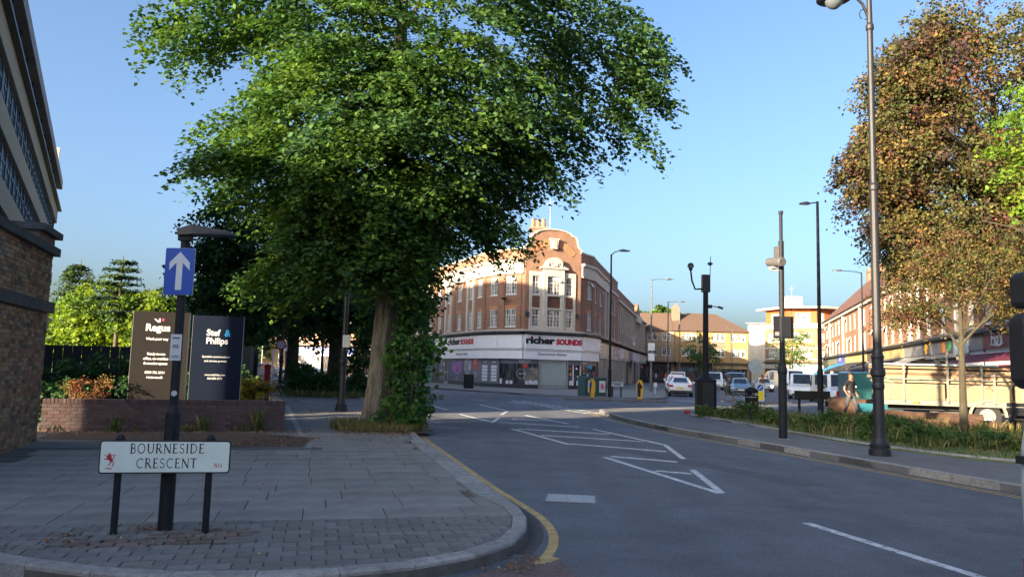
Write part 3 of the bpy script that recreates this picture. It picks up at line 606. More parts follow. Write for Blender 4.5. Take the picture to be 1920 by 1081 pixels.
mb = MB(); mb.tube([(cx+.105,.0,2.585),(cx+.105,-.01,2.585)], .030, 14); mb.build('logo_dot', PK_, t)
for s, z, h, b in (('Work your way', 2.085, .062, .0018), ('Ready-to-use', 1.72, .062, .0018), ('office, co-working', 1.605, .062, .0018), ('& meeting spaces', 1.49, .062, .0018), ('0800 756 2911', 1.27, .060, .0018), ('regus.co.uk', 1.155, .064, .0018)):
    text('lettering', s, h, OW, t, (cx,-.004,z), 0, .004, .92, b)
t, W = totem('navy office totem with white lettering and a light blue ampersand', (-7.80,18.85), (-6.66,19.15), NV, 2.72)
cx = .58
text('logo_lettering', 'Stef', .155, OW, t, (cx-.10,-.004,2.235), 0, .008, .95, .005); text('logo_ampersand', '&', .17, LBU, t, (cx+.235,-.004,2.225), 0, .008, .95, .004)
text('logo_lettering', 'Philips', .155, OW, t, (cx,-.004,2.035), 0, .008, .95, .005)
for s, z, h in (('Specialist accommodation', 1.695, .052), ('and services provider', 1.59, .052), ('www.stefphilips.com', 1.255, .048), ('020 8882 8372', 1.165, .048)): text('lettering', s, h, OW, t, (cx,-.004,z), 0, .003, .86, .0006)
# ---- office block with ribbon windows at the far left
OT = mat('mosaic_tile_band', (.33,.25,.15), .8, .22, 30, .2, 60); OD = mat('office_dark_frame', (.035,.045,.055), .5, .2, 5); OG = glassmat('office_glass', (.22,.30,.38), (.62,.68,.72), .1)
OC = mat('office_concrete', (.27,.25,.23), .85, .25, 2, .3, 30)
OA, OB = (-14.14,17.81), (-40.9,67.86); OF = Fr(OA, OB)      # as seen from the street the far end is on the right
ob = thing('office_block', 'long grey office block with ribbon windows and tan bands at the left edge', 'office building', (OA[0],OA[1],0), OF.a)
L = OF.L; HT = 17.5
MB().box(0,L,.35,14,0,HT-.5).build('body', OC, ob)
levels = [(1.0,3.9),(6.3,8.0),(9.1,10.8),(11.9,13.6)]
zz = [0]+[q for l in levels for q in l]
for i in range(4):
    z0 = levels[i-1][1] if i else 0; MB().box(0,L,-.02,.34,z0+.0,levels[i][0]).build('spandrel_band', OT if i else OC, ob)
MB().box(0,L,-.02,.34,levels[3][1],14.7).build('spandrel_band', OT, ob)
MB().box(-.3,L+.25,-.2,14.3,HT-.75,HT).build('roof_fascia', OC, ob); MB().box(0,L,.3,.34,14.85,HT-.75).build('top_glazing', mat('office_top_dark', (.05,.055,.065), .3, .2, 1), ob)
MB().box(-.2,L+.2,-.3,.28,14.70,14.85).build('sill', OD, ob)
NB = 30; bw_ = L/NB
gm = {}
for li, (z0, z1) in enumerate(levels[1:]):
    h = z1-z0
    if li not in gm:
        mb = MB(); mb.box(-bw_/2,bw_/2,.14,.19,0,.09).box(-bw_/2,bw_/2,.14,.19,h-.07,h).box(-.05,.05,.13,.19,.09,h-.07)
        for k in range(2): x = (k-.5)*bw_/2; mb.box(x-.22,x-.18,.15,.19,.09,h-.07); zc = h*(.36 if k % 2 else .62); mb.box(x-.42,x+.40,.15,.18,zc-.06,zc+.06) if k else mb.box(x-.40,x+.36,.15,.18,zc-.06,zc+.06)
        gm[li] = (mb.mesh('window', OD), MB().box(-bw_/2,bw_/2,.2,.24,0,h).mesh('glass', OG))
    for k in range(NB):
        o = obj('window', gm[li][0], ob, ((k+.5)*bw_, 0, z0)); obj('glass', gm[li][1], o)
for k in range(0, NB, 2):
    MB().box(k*bw_-.05,k*bw_+.05,.1,.3,14.9,HT-.75).build('mullion', OD, ob)
MB().box(L-3.2,L-1.9,1.5,3,HT,HT+2.0).build('roof_hut', mat('cream_render', (.55,.5,.42), .8, .1, 2), ob)
c_ = MB().box(L-1.2,L-.9,.2,.5,HT,HT+2.6).box(L-1.1,L-.2,.2,.5,HT+2.2,HT+2.75); c_.build('aerial_box', _m['cream_render'], ob)
# unseen low brick building across the Crescent, behind and left of the camera
nb = thing('unseen_brick_block', 'unseen low brick building across the side road, shaped to shade the foreground', 'building', (-16,11,0))
BR1 = brickmat('brown_brickwork', (.26,.13,.08), (.20,.10,.065), (.30,.27,.23))
# height and slanted plan shaped so its shadow keeps early sun off the foreground
nb.location = (0,0,0)
MB().prism([(-15.6,10.8),(-24,2.7),(-24,-40),(-9,-40)], 0, 9.0).build('wall', BR1, nb)
MB().prism([(-15.5,10.9),(-24.1,2.65),(-24.1,-40.1),(-8.9,-40.1)], 9.0, 9.15).build('coping', OC, nb)
nf = Fr((-9,-40), (-15.6,10.8))
wm_ = MB().box(-.8,.8,-.03,.05,0,1.6).mesh('window', WHITE); pm_ = MB().box(-.72,.72,-.04,-.032,.08,1.52).mesh('pane', OG)
for k in range(11):
    for z in (1.0, 4.0, 6.8): p = nf.p(2.5+k*4.4, .02, z); wo = obj('window', wm_, nb, p, nf.a); obj('pane', pm_, wo)
# ================================================================== TREES
rng = np.random.default_rng(5)
BARK = mat('lime_bark', (.115,.095,.07), .95, .45, 9, 1.0, 26, stretch=(1,1,.28), col2=(.19,.175,.13)); BARK.node_tree.nodes['Bump'].inputs['Distance'].default_value = .06
BARKD = mat('dark_bark', (.07,.058,.045), .95, .4, 8, .8, 22, stretch=(1,1,.3)); BARKP = mat('pale_bark', (.045,.039,.024), .9, .35, 8, .6, 22, stretch=(1,1,.3))
LG = [leafmat('lime_leaf', (.062,.128,.028)), leafmat('lime_leaf_light', (.085,.148,.026), .4), leafmat('lime_leaf_dark', (.042,.095,.034), .28)]
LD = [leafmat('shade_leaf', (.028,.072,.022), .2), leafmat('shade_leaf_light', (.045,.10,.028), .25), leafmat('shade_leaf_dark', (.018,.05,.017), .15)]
LC = [leafmat('copper_leaf', (.105,.048,.036), .25), leafmat('bronze_green_leaf', (.10,.095,.030), .3), leafmat('dark_purple_leaf', (.045,.030,.030), .15), leafmat('ochre_leaf', (.15,.105,.035), .3), leafmat('olive_leaf', (.06,.075,.028), .25)]
LY = [leafmat('yellow_green_leaf', (.17,.24,.03), .45), leafmat('fresh_leaf', (.10,.18,.025), .4), leafmat('mid_leaf', (.06,.11,.025), .35)]
LN = [leafmat('needle_green', (.035,.065,.035), .15), leafmat('needle_light', (.06,.10,.045), .15)]
def trunk_mesh(pts, rad, n=22, ridges=.07, seed=1, flare=0):
    r = np.random.default_rng(seed); mb = MB(); P = [Vector(p) for p in pts]
    ph = r.uniform(0, 6.28, 8); o = 0
    M = []
    for i in range(len(P)-1):
        k = max(2, int((P[i+1]-P[i]).length/.12))
        for j in range(k): t = j/k; M.append((P[i].lerp(P[i+1], t), rad[i]*(1-t)+rad[i+1]*t))
    M.append((P[-1], rad[-1])); z0 = M[0][0].z
    for p, ra in M:
        for k in range(n):
            th = 2*math.pi*k/n; q = 1+ridges*.6*math.sin(5*th+ph[0]+p.z*.5)+ridges*.5*math.sin(9*th+ph[1]-p.z*.8)+ridges*.35*math.sin(3*th+ph[2]+p.z*1.9)+r.uniform(-1,1)*ridges*.28
            q += flare*math.exp(-(p.z-z0)*2.6)*(.7+.3*math.sin(4*th+ph[3])); mb.v.append((p.x+ra*q*math.cos(th), p.y+ra*q*math.sin(th), p.z))
    for i in range(len(M)-1):
        for k in range(n): mb.f.append([i*n+k, i*n+(k+1)%n, (i+1)*n+(k+1)%n, (i+1)*n+k]); mb.mi.append(0)
    return mb
def limb(mb, a, d, l, r, depth, ends, rr, sag=.0, spread=.6, kids_=3):
    pts = [a]; dv = Vector(d).normalized(); p = Vector(a); n = 5; rad = [r]
    for k in range(n):
        dv = (dv + Vector((rr.uniform(-.13,.13), rr.uniform(-.13,.13), rr.uniform(-.1,.12)-sag*k/n))).normalized(); p = p+dv*l/n; pts.append(p.copy()); rad.append(r*(1-.55*(k+1)/n))
    mb.tube(pts, rad, 7 if depth > 1 else 5)
    if depth == 0: ends.append((p, dv)); return
    for k in range(kids_):
        i = rr.choice([2,3,4,5]); q = pts[i]; a1 = Vector((rr.uniform(-1,1), rr.uniform(-1,1), rr.uniform(-.5,.7)))
        limb(mb, q, (dv+a1*spread).normalized(), l*rr.uniform(.3,.5), rad[i]*.7, depth-1, ends, rr, sag, spread, kids_)
    ends.append((p, dv))
def rprof(z, az):
    zs = [3.0,3.5,4.0,4.6,5.2,6.0,6.6,7.2,8.2,9.5,11,13,15,16.8]; rs = [.6,1.4,2.2,2.8,3.1,3.6,4.8,4.9,4.5,3.5,4.9,5.6,4.3,1.2]
    r = float(np.interp(z, zs, rs)); c = math.cos(az)
    if c > 0: r = float(np.interp(z, zs, [.3,.5,.8,1.2,2.1,3.2,3.8,4.2,5.0,5.9,6.4,6.3,4.5,1.2]))*c**2 + r*(1-c**2)
    return r
# ---- the big lime by the kerb
lt = thing('lime_tree', 'big leafy lime tree filling the upper left, trunk in dry grass by the yellow line', 'tree', (-3.45,20.2,.1))
tm = trunk_mesh([(.0,0,-.1),(.03,0,.5),(.09,0,1.6),(.17,0,3.4),(.22,.05,6),(.2,.1,9),(.25,.05,12),(.3,0,15)], [.41,.36,.31,.285,.25,.19,.12,.05], 40, .055, 3, .45)
tm.build('trunk', BARK, lt, smooth=False)
mb = MB(); rr = random.Random(4); ends = []
for k in range(26):
    z = 3.4+k*.42; a = rr.uniform(0, 6.28) if k > 3 else [3.4,-.3,2.5,.6][k]; l = rprof(z, a)*.5
    limb(mb, Vector((.15,.03,z)), (math.cos(a), math.sin(a), .45 if z > 6 else .1), l, .11 if z < 9 else .07, 1, ends, rr, .1, .5, 3)
mb.build('limbs', BARK, lt)
def ell(r, a): return r
sp_l = []
for k in range(1150):
    z = rng.uniform(3.9, 16.5) if k > 420 else rng.uniform(3.9, 9.5); az = rng.uniform(0, 2*math.pi)
    if math.sin(az) > .45 and rng.random() < .45: az = -az
    rm = rprof(z, az)*(1+.10*math.sin(az*5+z*1.3)+.07*math.sin(az*9-z*2.1)); f = rng.uniform(.80, 1.02) if rng.random() < .72 else rng.uniform(.25, .8)
    l = rng.uniform(.9, 1.6); r_ = max(.2, rm*f-l*.5)
    c = (math.cos(az)*r_, math.sin(az)*r_, z+rng.uniform(-.2,.2)-.12*r_/3); d = (math.cos(az)+rng.normal(0,.25), math.sin(az)+rng.normal(0,.25), rng.uniform(-.42,.05))
    n = int(rng.uniform(130, 190)*(1 if z < 12 else .45)); sp_l.append((c, d, l*1.25, l*.8, .11, n, .38))
def lobe(cx, cy, cz, rx, ry, rz_, n, dirx, lst, cnt=110, ll=1.2):
    for k in range(n):
        a = rng.normal(size=3); a /= np.linalg.norm(a); a *= rng.uniform(.35, 1)**.5
        c = (cx+a[0]*rx, cy+a[1]*ry, cz+a[2]*rz_); lst.append((c, (dirx+a[0]*.6, a[1]*.6, -.35+a[2]*.3), rng.uniform(.7, 1.2)*ll, .6*ll, .18, cnt, .35))
lobe(-5.3, -.6, 10.3, 1.3, 1.2, .75, 26, -1, sp_l); lobe(-3.8,-.6,10.9,1.5,1.4,1.0,26,-1,sp_l)
lobe(5.6, -.4, 10.2, 1.9, 1.7, 1.6, 60, 1, sp_l); lobe(6.6,-.4,8.6,.75,.9,1.2,26,.6,sp_l); lobe(5.0,-.2,8.2,.8,1.1,.6,12,.8,sp_l); lobe(4.2,0,7.2,1.1,1.2,.6,20,.8,sp_l); lobe(3.2,-.6,5.1,.7,.8,.35,12,.8,sp_l); lobe(-2.2,-.6,4.0,1.2,1,.6,24,-.8,sp_l)
V, mi = sprays(sp_l, rng, .132, 3, 1.0, .42, lambda c, g: g.choice([0,0,1,2]) if c[0] < 2.5 else g.choice([0,2,2]))  # darker leaf mix on the right: the crown's shaded side put into the colour
leaf_obj('crown', V, mi, LG, lt, kind='stuff')
# ---- shoots round the trunk of the lime
bs = thing('basal_shoots', 'leafy green shoots growing up the road side of the lime trunk', 'shrub', (-2.75,19.75,.1)); sl_ = []
for k in range(150):
    z = rng.uniform(.1, 3.4); w = .62 if z < 2.2 else .32+.25*(3.4-z); w *= (.75+.25*math.sin(z*4)); a = rng.uniform(0, 6.28); r_ = w*rng.uniform(.3, 1)**.6
    sl_.append(((.05+math.cos(a)*r_+.06*z, math.sin(a)*r_*.7, z), (math.cos(a), math.sin(a), .25), .5, .3, .15, 26, .1))
for k in range(14): sl_.append(((.6+rng.uniform(0,.25), rng.uniform(-.3,.2), rng.uniform(.5,2.6)), (1,0,.35), .7, .16, .08, 16, .1))
V, mi = sprays(sl_, rng, .14, 3, .5, .7); leaf_obj('foliage', V, mi, [leafmat('shoot_leaf', (.07,.17,.03), .35), LG[2], LG[0]], bs, kind='stuff')
mb = MB()
for k in range(16): x = rng.uniform(-.4,.5); y = rng.uniform(-.3,.3); mb.tube([(x*.5,y*.5,0),(x,y,1.2),(x*1.3+.1,y*1.2,rng.uniform(2.0,3.1))], [.014,.01,.004], 5)
mb.build('stems', BARKD, bs)
# ---- generic broadleaf tree
def tree(name, label, loc, h, crown, mats, bark, size, nspr, nleaf, tr=.25, seed=1, lean=(0,0), group=None, ll=1.2, upb=.7, bias=None, limbs=9, fork=None, depth=1, sag=.0, flat=.6, open_=0.0):
    """crown: list of (cx,cy,cz,rx,ry,rz) ellipsoids in the tree's frame"""
    g = np.random.default_rng(seed); rr = random.Random(seed); t = thing(name, label, 'tree', loc, 0, group)
    f = fork or h*.35
    trunk_mesh([(0,0,-.15),(lean[0]*.3,lean[1]*.3,f*.5),(lean[0],lean[1],f),(lean[0]*1.2,lean[1]*1.2,h*.7)], [tr,tr*.8,tr*.66,tr*.25], 14, .07, seed, .4).build('trunk', bark, t)
    mb = MB(); ends = []
    for k in range(limbs):
        cx, cy, cz, rx, ry, rz_ = crown[k % len(crown)]; z = f+(h*.62-f)*k/limbs; a0 = Vector((lean[0], lean[1], z)); tgt = Vector((cx+rr.uniform(-.8,.8)*rx, cy+rr.uniform(-.8,.8)*ry, cz+rr.uniform(-.5,.6)*rz_))
        limb(mb, a0, (tgt-a0), (tgt-a0).length*.72, tr*.42, depth, ends, rr, sag, .55, 3)
    mb.build('limbs', bark, t)
    sp = []
    for k in range(nspr):
        cx, cy, cz, rx, ry, rz_ = crown[k % len(crown)] if k < len(crown)*6 else crown[g.integers(len(crown))]
        a = g.normal(size=3); a /= np.linalg.norm(a); rf = g.uniform(.75, 1.03) if g.random() < .7 else g.uniform(.3,.75)
        a2 = a*rf; c = (cx+a2[0]*rx, cy+a2[1]*ry, cz+a2[2]*rz_)
        sp.append((c, (a[0]+g.normal(0,.3), a[1]+g.normal(0,.3), -.15+a[2]*.5), g.uniform(.7,1.3)*ll, ll*flat, .2*ll, int(nleaf*g.uniform(.6,1.3)), .25))
    V, mi = sprays(sp, g, size, len(mats), upb, .7, bias); leaf_obj('crown', V, mi, mats, t, kind='stuff'); return t
G1 = 'lime trees along the left pavement'
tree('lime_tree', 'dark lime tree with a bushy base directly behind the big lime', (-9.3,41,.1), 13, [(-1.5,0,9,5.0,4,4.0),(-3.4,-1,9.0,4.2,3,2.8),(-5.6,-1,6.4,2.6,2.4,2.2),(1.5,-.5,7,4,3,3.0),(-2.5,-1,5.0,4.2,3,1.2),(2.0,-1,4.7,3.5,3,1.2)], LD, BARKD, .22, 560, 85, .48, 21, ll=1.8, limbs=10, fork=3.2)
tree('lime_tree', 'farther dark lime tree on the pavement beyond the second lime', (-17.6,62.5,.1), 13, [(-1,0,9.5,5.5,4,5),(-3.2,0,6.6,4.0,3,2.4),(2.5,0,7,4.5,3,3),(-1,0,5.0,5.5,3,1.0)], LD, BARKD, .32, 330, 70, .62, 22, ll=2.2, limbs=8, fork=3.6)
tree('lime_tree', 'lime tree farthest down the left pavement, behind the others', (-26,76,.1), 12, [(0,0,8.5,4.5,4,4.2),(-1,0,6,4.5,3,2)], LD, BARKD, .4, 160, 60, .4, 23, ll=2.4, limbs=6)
def shrub(name, label, loc, blobs, mats, size, nspr, nleaf, seed, cat='shrub', ll=.5, upb=.5, bias=None, group=None):
    g = np.random.default_rng(seed); t = thing(name, label, cat, loc, 0, group); sp = []
    for k in range(nspr):
        cx, cy, cz, rx, ry, rz_ = blobs[g.integers(len(blobs))]; a = g.normal(size=3); a /= np.linalg.norm(a); a2 = a*g.uniform(.5,1.02)
        sp.append(((cx+a2[0]*rx, cy+a2[1]*ry, max(.05, cz+a2[2]*rz_)), (a[0], a[1], .1+a[2]*.5), ll*g.uniform(.7,1.3), ll*.6, ll*.25, int(nleaf*g.uniform(.6,1.3)), .1))
    V, mi = sprays(sp, g, size, len(mats), upb, .8, bias); leaf_obj('foliage', V, mi, mats, t, kind='stuff')
    mb = MB(); rr = random.Random(seed)
    for b in blobs:
        for k in range(5): x, y = rr.uniform(-.5,.5)*b[3], rr.uniform(-.5,.5)*b[4]; mb.tube([(b[0]+x*.3,b[1]+y*.3,0),(b[0]+x,b[1]+y,b[2]+b[5]*.5)], [.015,.005], 5)
    mb.build('stems', BARKD, t); return t
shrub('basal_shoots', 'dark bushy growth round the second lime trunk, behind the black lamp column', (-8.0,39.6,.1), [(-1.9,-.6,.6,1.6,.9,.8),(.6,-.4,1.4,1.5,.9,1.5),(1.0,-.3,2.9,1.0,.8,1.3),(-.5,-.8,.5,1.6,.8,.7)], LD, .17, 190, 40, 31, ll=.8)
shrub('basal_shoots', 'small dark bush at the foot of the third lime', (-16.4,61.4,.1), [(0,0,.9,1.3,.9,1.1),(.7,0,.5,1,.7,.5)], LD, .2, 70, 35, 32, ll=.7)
# ---- lit trees beyond the dark fence on the left
def yb(c, g): return g.choice([0,0,1,2])
GB = 'sunlit trees beyond the black fence'
tree('broadleaf_tree', 'sunlit yellow-green tree beside the brick screen wall', (-45.5,86,0), 11, [(0,0,6.3,5.2,4,4.2),(-2.2,0,3.5,4.5,3,2.5)], LY, BARKP, .42, 260, 55, .3, 41, bias=yb, ll=2, group=GB)
tree('broadleaf_tree', 'sunlit broad tree in the middle behind the charcoal totem', (-38.8,83,0), 10.5, [(0,0,6.2,4.4,4,3.4),(1.5,0,3.6,4,3,2.2)], LY, BARKP, .40, 240, 55, .3, 42, bias=yb, ll=2, group=GB)
tree('broadleaf_tree', 'greyer green tree between the two totems, right end of the lit trees', (-33.5,86,0), 10.5, [(0,0,6.6,4.4,3,3.6),(2.6,0,5.4,2.6,3,2.2)], [LY[2],LY[1],LG[2]], BARKP, .36, 220, 50, .3, 43, ll=1.9, group=GB)
def conifer(label, loc, h, w, seed, mats, droop=.05, tiers=9):
    g = np.random.default_rng(seed); t = thing('cedar_tree', label, 'tree', loc); trunk_mesh([(0,0,-.1),(0,0,h*.5),(.1,0,h)], [.3,.18,.03], 10, .05, seed).build('trunk', BARKD, t); sp = []; mb = MB()
    for i in range(tiers):
        z = h*(.45+.55*i/tiers); r = w*(1-i/tiers)**.7+.4
        for k in range(6):
            a = g.uniform(0, 6.28); d = (math.cos(a), math.sin(a), .05); mb.tube([(0,0,z),(d[0]*r*.5,d[1]*r*.5,z+.1),(d[0]*r,d[1]*r,z)], [.05,.04,.01], 4)
            for q in (.35,.65,.95): sp.append(((d[0]*r*q, d[1]*r*q, z+.05), d, 1.3, .9, .22, 46, droop+.1))
    mb.build('limbs', BARKD, t); V, mi = sprays(sp, g, .26, len(mats), .9, .5); leaf_obj('crown', V, mi, mats, t, kind='stuff')
conifer('dark layered cedar top rising above the lit trees left of the arrow sign', (-42,82,0), 12.8, 2.6, 51, LN)
conifer('thin feathery conifer at the left end beside the brick screen wall', (-51,90,0), 13.2, 3.2, 52, [LN[1], LY[2]], .5)
conifer('small pointed conifer tip behind the arrow sign post', (-36,90,0), 12.3, 1.8, 53, [LN[1], LY[2]], .1)
# ---- black fence, dark bushes, acer and yellow hedge behind the low wall
FA, FB = (-16.6,24.9), (-8.35,25.6); ff = Fr(FA, FB); fe = thing('black_fence', 'solid black board fence behind the totems', 'fence', (FA[0],FA[1],.1), ff.a)
FBK = mat('fence_black', (.012,.013,.015), .7, .3, 5)
n = int(ff.L/.29); fm = MB().box(-.137,.137,-.012,.012,0,1.98).mesh('board', FBK)
for k in range(n): obj('board', fm, fe, (.15+k*ff.L/n, rnd.uniform(-.006,.006), .02))
pm = MB().box(-.05,.05,.02,.12,0,2.02).mesh('fence_post', FBK)
for k in range(5): obj('fence_post', pm, fe, (.1+k*(ff.L-.2)/4, 0, 0))
MB().box(0,ff.L,.014,.05,.4,.5).box(0,ff.L,.014,.05,1.5,1.6).build('rail', FBK, fe)
MB().box(0,.5,0,.5,0,2.1).build('end_screen', FBK, fe, (ff.L-.55,-.9,0))
GA = 'dark bushes between fence and wall'
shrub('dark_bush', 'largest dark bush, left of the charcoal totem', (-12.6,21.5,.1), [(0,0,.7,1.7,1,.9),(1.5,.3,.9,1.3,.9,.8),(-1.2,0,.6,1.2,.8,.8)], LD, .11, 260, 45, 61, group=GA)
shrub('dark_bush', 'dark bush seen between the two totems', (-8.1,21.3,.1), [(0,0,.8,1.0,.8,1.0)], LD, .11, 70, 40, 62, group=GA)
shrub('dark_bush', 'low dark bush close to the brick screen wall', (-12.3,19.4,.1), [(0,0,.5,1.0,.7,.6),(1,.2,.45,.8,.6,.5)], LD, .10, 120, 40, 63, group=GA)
ac = shrub('red_acer', 'small red and orange japanese maple beside the charcoal totem', (-9.95,18.3,.1), [(0,0,.75,.42,.3,.3),(.15,0,.45,.4,.3,.3),(-.3,0,.95,.25,.2,.12),(.25,.1,1.02,.3,.2,.14)], [leafmat('acer_red', (.15,.045,.03), .3), leafmat('acer_orange', (.18,.09,.04), .3), leafmat('acer_gold', (.16,.12,.035), .3)], .05, 80, 34, 64, ll=.3)
hd = shrub('privet_hedge', 'clipped yellow-green hedge at the right end of the low wall', (-6.75,20.9,.1), [(-.45,0,.65,.5,.4,.5),(.1,0,.65,.45,.4,.5),(-.2,0,1.0,.5,.35,.14),(-.2,-.1,.3,.65,.4,.3)], [leafmat('privet_yellow', (.30,.27,.03), .4), leafmat('privet_green', (.14,.17,.03), .35), leafmat('privet_dry', (.28,.16,.05), .3)], .075, 190, 34, 65, 'hedge', .3)
shrub('low_planting', 'strip of yellowish ground plants behind the low wall between the totems', (-7.85,19.5,.1), [(0,0,.4,.3,.25,.5),(1.3,.3,.3,.3,.2,.3)], [_m['privet_yellow'], LG[0]], .06, 40, 24, 66, ll=.25)
# ---- grasses, weeds and fallen leaves
def blades(name, label, cat, loc, pts, hgt, mats, seed, wd=.008, **kw):
    g = np.random.default_rng(seed); n = len(pts); P = np.array(pts); h = hgt*g.uniform(.4,1.2,(n,1)); a = g.uniform(0,6.28,n); d = np.stack([np.cos(a), np.sin(a), np.zeros(n)],1); b = np.stack([-np.sin(a), np.cos(a), np.zeros(n)],1)*wd*g.uniform(.7,1.6,(n,1)); ln = d*h*g.uniform(.1,.6,(n,1))
    up = np.array([0,0,1.]); p0 = P-b; p1 = P+ln*.35+up*h*.55+b*.8; p2 = P+ln+up*h; p3 = P+ln*.35+up*h*.55-b*.8; V = np.stack([P, p1, p2, p3],1).reshape(-1,3)
    o = leaf_obj(name, V, g.integers(0, len(mats), n), mats, None, loc, kind='stuff', **kw); 
    if label: o['label'] = label; o['category'] = cat
    return o
STRAW = leafmat('dry_straw', (.32,.23,.11), .3); GRS = leafmat('grass_blade', (.105,.145,.045), .35); GRS2 = leafmat('grass_blade_dark', (.065,.12,.035), .3); GRSY = leafmat('grass_blade_yellow', (.20,.20,.06), .35)
def disc(cx, cy, rx, ry, n, g, z=.12, hole=0): 
    out = []
    while len(out) < n:
        a = g.uniform(0, 6.28); r = math.sqrt(g.uniform(hole**2, 1))*(1+.15*math.sin(5*a)); out.append((cx+rx*r*math.cos(a), cy+ry*r*math.sin(a), z))
    return out
g = np.random.default_rng(71)
MB().lathe([(1.35,0),(1.0,.035),(.5,.06)], (0,0,0), 20).build('tree_pit_earth', SOIL, None, (-3.25,19.7,.095), kind='structure')
blades('dry_grass', 'dry straw grass round the foot of the big lime', 'grass', (0,0,0), disc(-3.2,19.35,1.15,.8,1500,g), .20, [STRAW, STRAW, GRSY, GRS], 72)
blades('dry_grass', 'tuft of green weeds left of the big lime trunk', 'grass', (0,0,0), disc(-4.05,19.5,.42,.4,500,g), .26, [GRS, GRSY, STRAW], 73, .014)
blades('dry_grass', 'dry straw grass round the foot of the second lime', 'grass', (0,0,0), disc(-8.9,37.8,2.2,1.2,1100,g), .35, [STRAW, GRS2, GRS], 74, .02)
wl = []
for k in range(900):
    t = g.random(); x = -9.9+t*4.6; y = 16.5+t*1.8-.06-abs(g.normal(0,.05)); wl.append((x,y,.12))
blades('wall_weeds', 'thin weeds and dry stalks along the foot of the low wall', 'weeds', (0,0,0), [w for w in wl if (math.sin(w[0]*5)+math.sin(w[0]*13)) > .2], .16, [STRAW, GRS, GRS2], 75)
for (x, y, hh, lab) in ((-8.55,16.95,.33,'bigger leafy weed against the low wall behind the nameplate'), (-6.85,17.55,.38,'small leafy weed against the low wall right of the sign post'), (-5.75,17.95,.5,'tall dry stalk at the foot of the low wall near its end')):
    ps = disc(x, y, .10, .06, 34, g); blades('weed', lab, 'weed', (0,0,0), ps, hh, [GRS, GRS2, GRSY], int(x*-10), .016)
def litter(name, pts, mats, seed, size=.05, **kw):
    g = np.random.default_rng(seed); P = np.array(pts); P[:,2] += g.uniform(.004,.02,len(P)); V = leaf_arrays(P, size, np.concatenate([g.normal(0,1,(len(P),2)), np.zeros((len(P),1))],1), g, 2.2, .5); return leaf_obj(name, V, g.integers(0,len(mats),len(P)), mats, None, (0,0,0), kind='stuff', **kw)
DL = [leafmat('dead_leaf_orange', (.30,.13,.06), .15, .7), leafmat('dead_leaf_brown', (.16,.085,.05), .1, .8), leafmat('dead_leaf_tan', (.34,.24,.14), .15, .7)]
pts = disc(-3.9,7.05,.08,.05,26,g)+disc(-3.35,7.45,.16,.12,70,g)+disc(-2.75,7.42,.16,.07,36,g)+disc(-3.2,7.05,.6,.25,80,g)+disc(-3.75,6.85,.25,.1,50,g)+disc(-4.3,6.55,.8,.15,26,g)+disc(-3.9,5.7,1.6,.25,160,g,.005)
litter('fallen_leaves', pts, DL, 81, .032, label='orange dead leaves round the nameplate posts', category='leaves')
pts = []
for k in range(900): t = g.random(); pts.append((-9.9+t*5.2+g.normal(0,.05), 16.45+t*1.95-abs(g.normal(0,.22)), .122))
for k in range(260): pts.append((g.uniform(-5.3,-4.0), g.uniform(14.8,17.2), .122))
litter('fallen_leaves', pts, DL, 82, .05, label='brown leaf litter along the foot of the low wall', category='leaves')
pts = disc(-3.1,18.6,1.0,.8,420,g)+disc(-2.6,17.2,.7,1.4,60,g)+disc(-6.0,26.5,1.6,1.5,220,g)
litter('fallen_leaves', pts, DL, 83, .06, label='dry leaf litter on the pavement in front of the big lime', category='leaves')
pts = disc(-11,42,3.6,12,900,g)+disc(-14,52,4,9,500,g); litter('fallen_leaves', pts, DL+[leafmat('dead_leaf_pale', (.42,.36,.26), .1, .7)], 84, .12, label='pale leaves scattered along the far tree-lined pavement', category='leaves')
pts = disc(.15,7.0,.16,.28,110,g,.006)+disc(.0,6.75,.25,.12,50,g,.006); litter('fallen_leaves', pts, DL, 85, .03, label='brown leaves caught in the gutter at the kerb corner', category='leaves')
pts = [(g.uniform(-8,1.5), g.uniform(6.5,17), .125) for k in range(90)]; pts = [p for p in pts if p[0] < -.4-(p[1]-7)*.16]; litter('fallen_leaves', pts, DL, 86, .035, label='a few stray leaves on the paving slabs', category='leaves')
pts = [(g.uniform(0,9), g.uniform(7,26), .003) for k in range(80)]; pts = [p for p in pts if .6 < p[0] < 3.6]; litter('fallen_leaves', pts, DL, 87, .04, label='a few stray leaves on the carriageway', category='leaves')
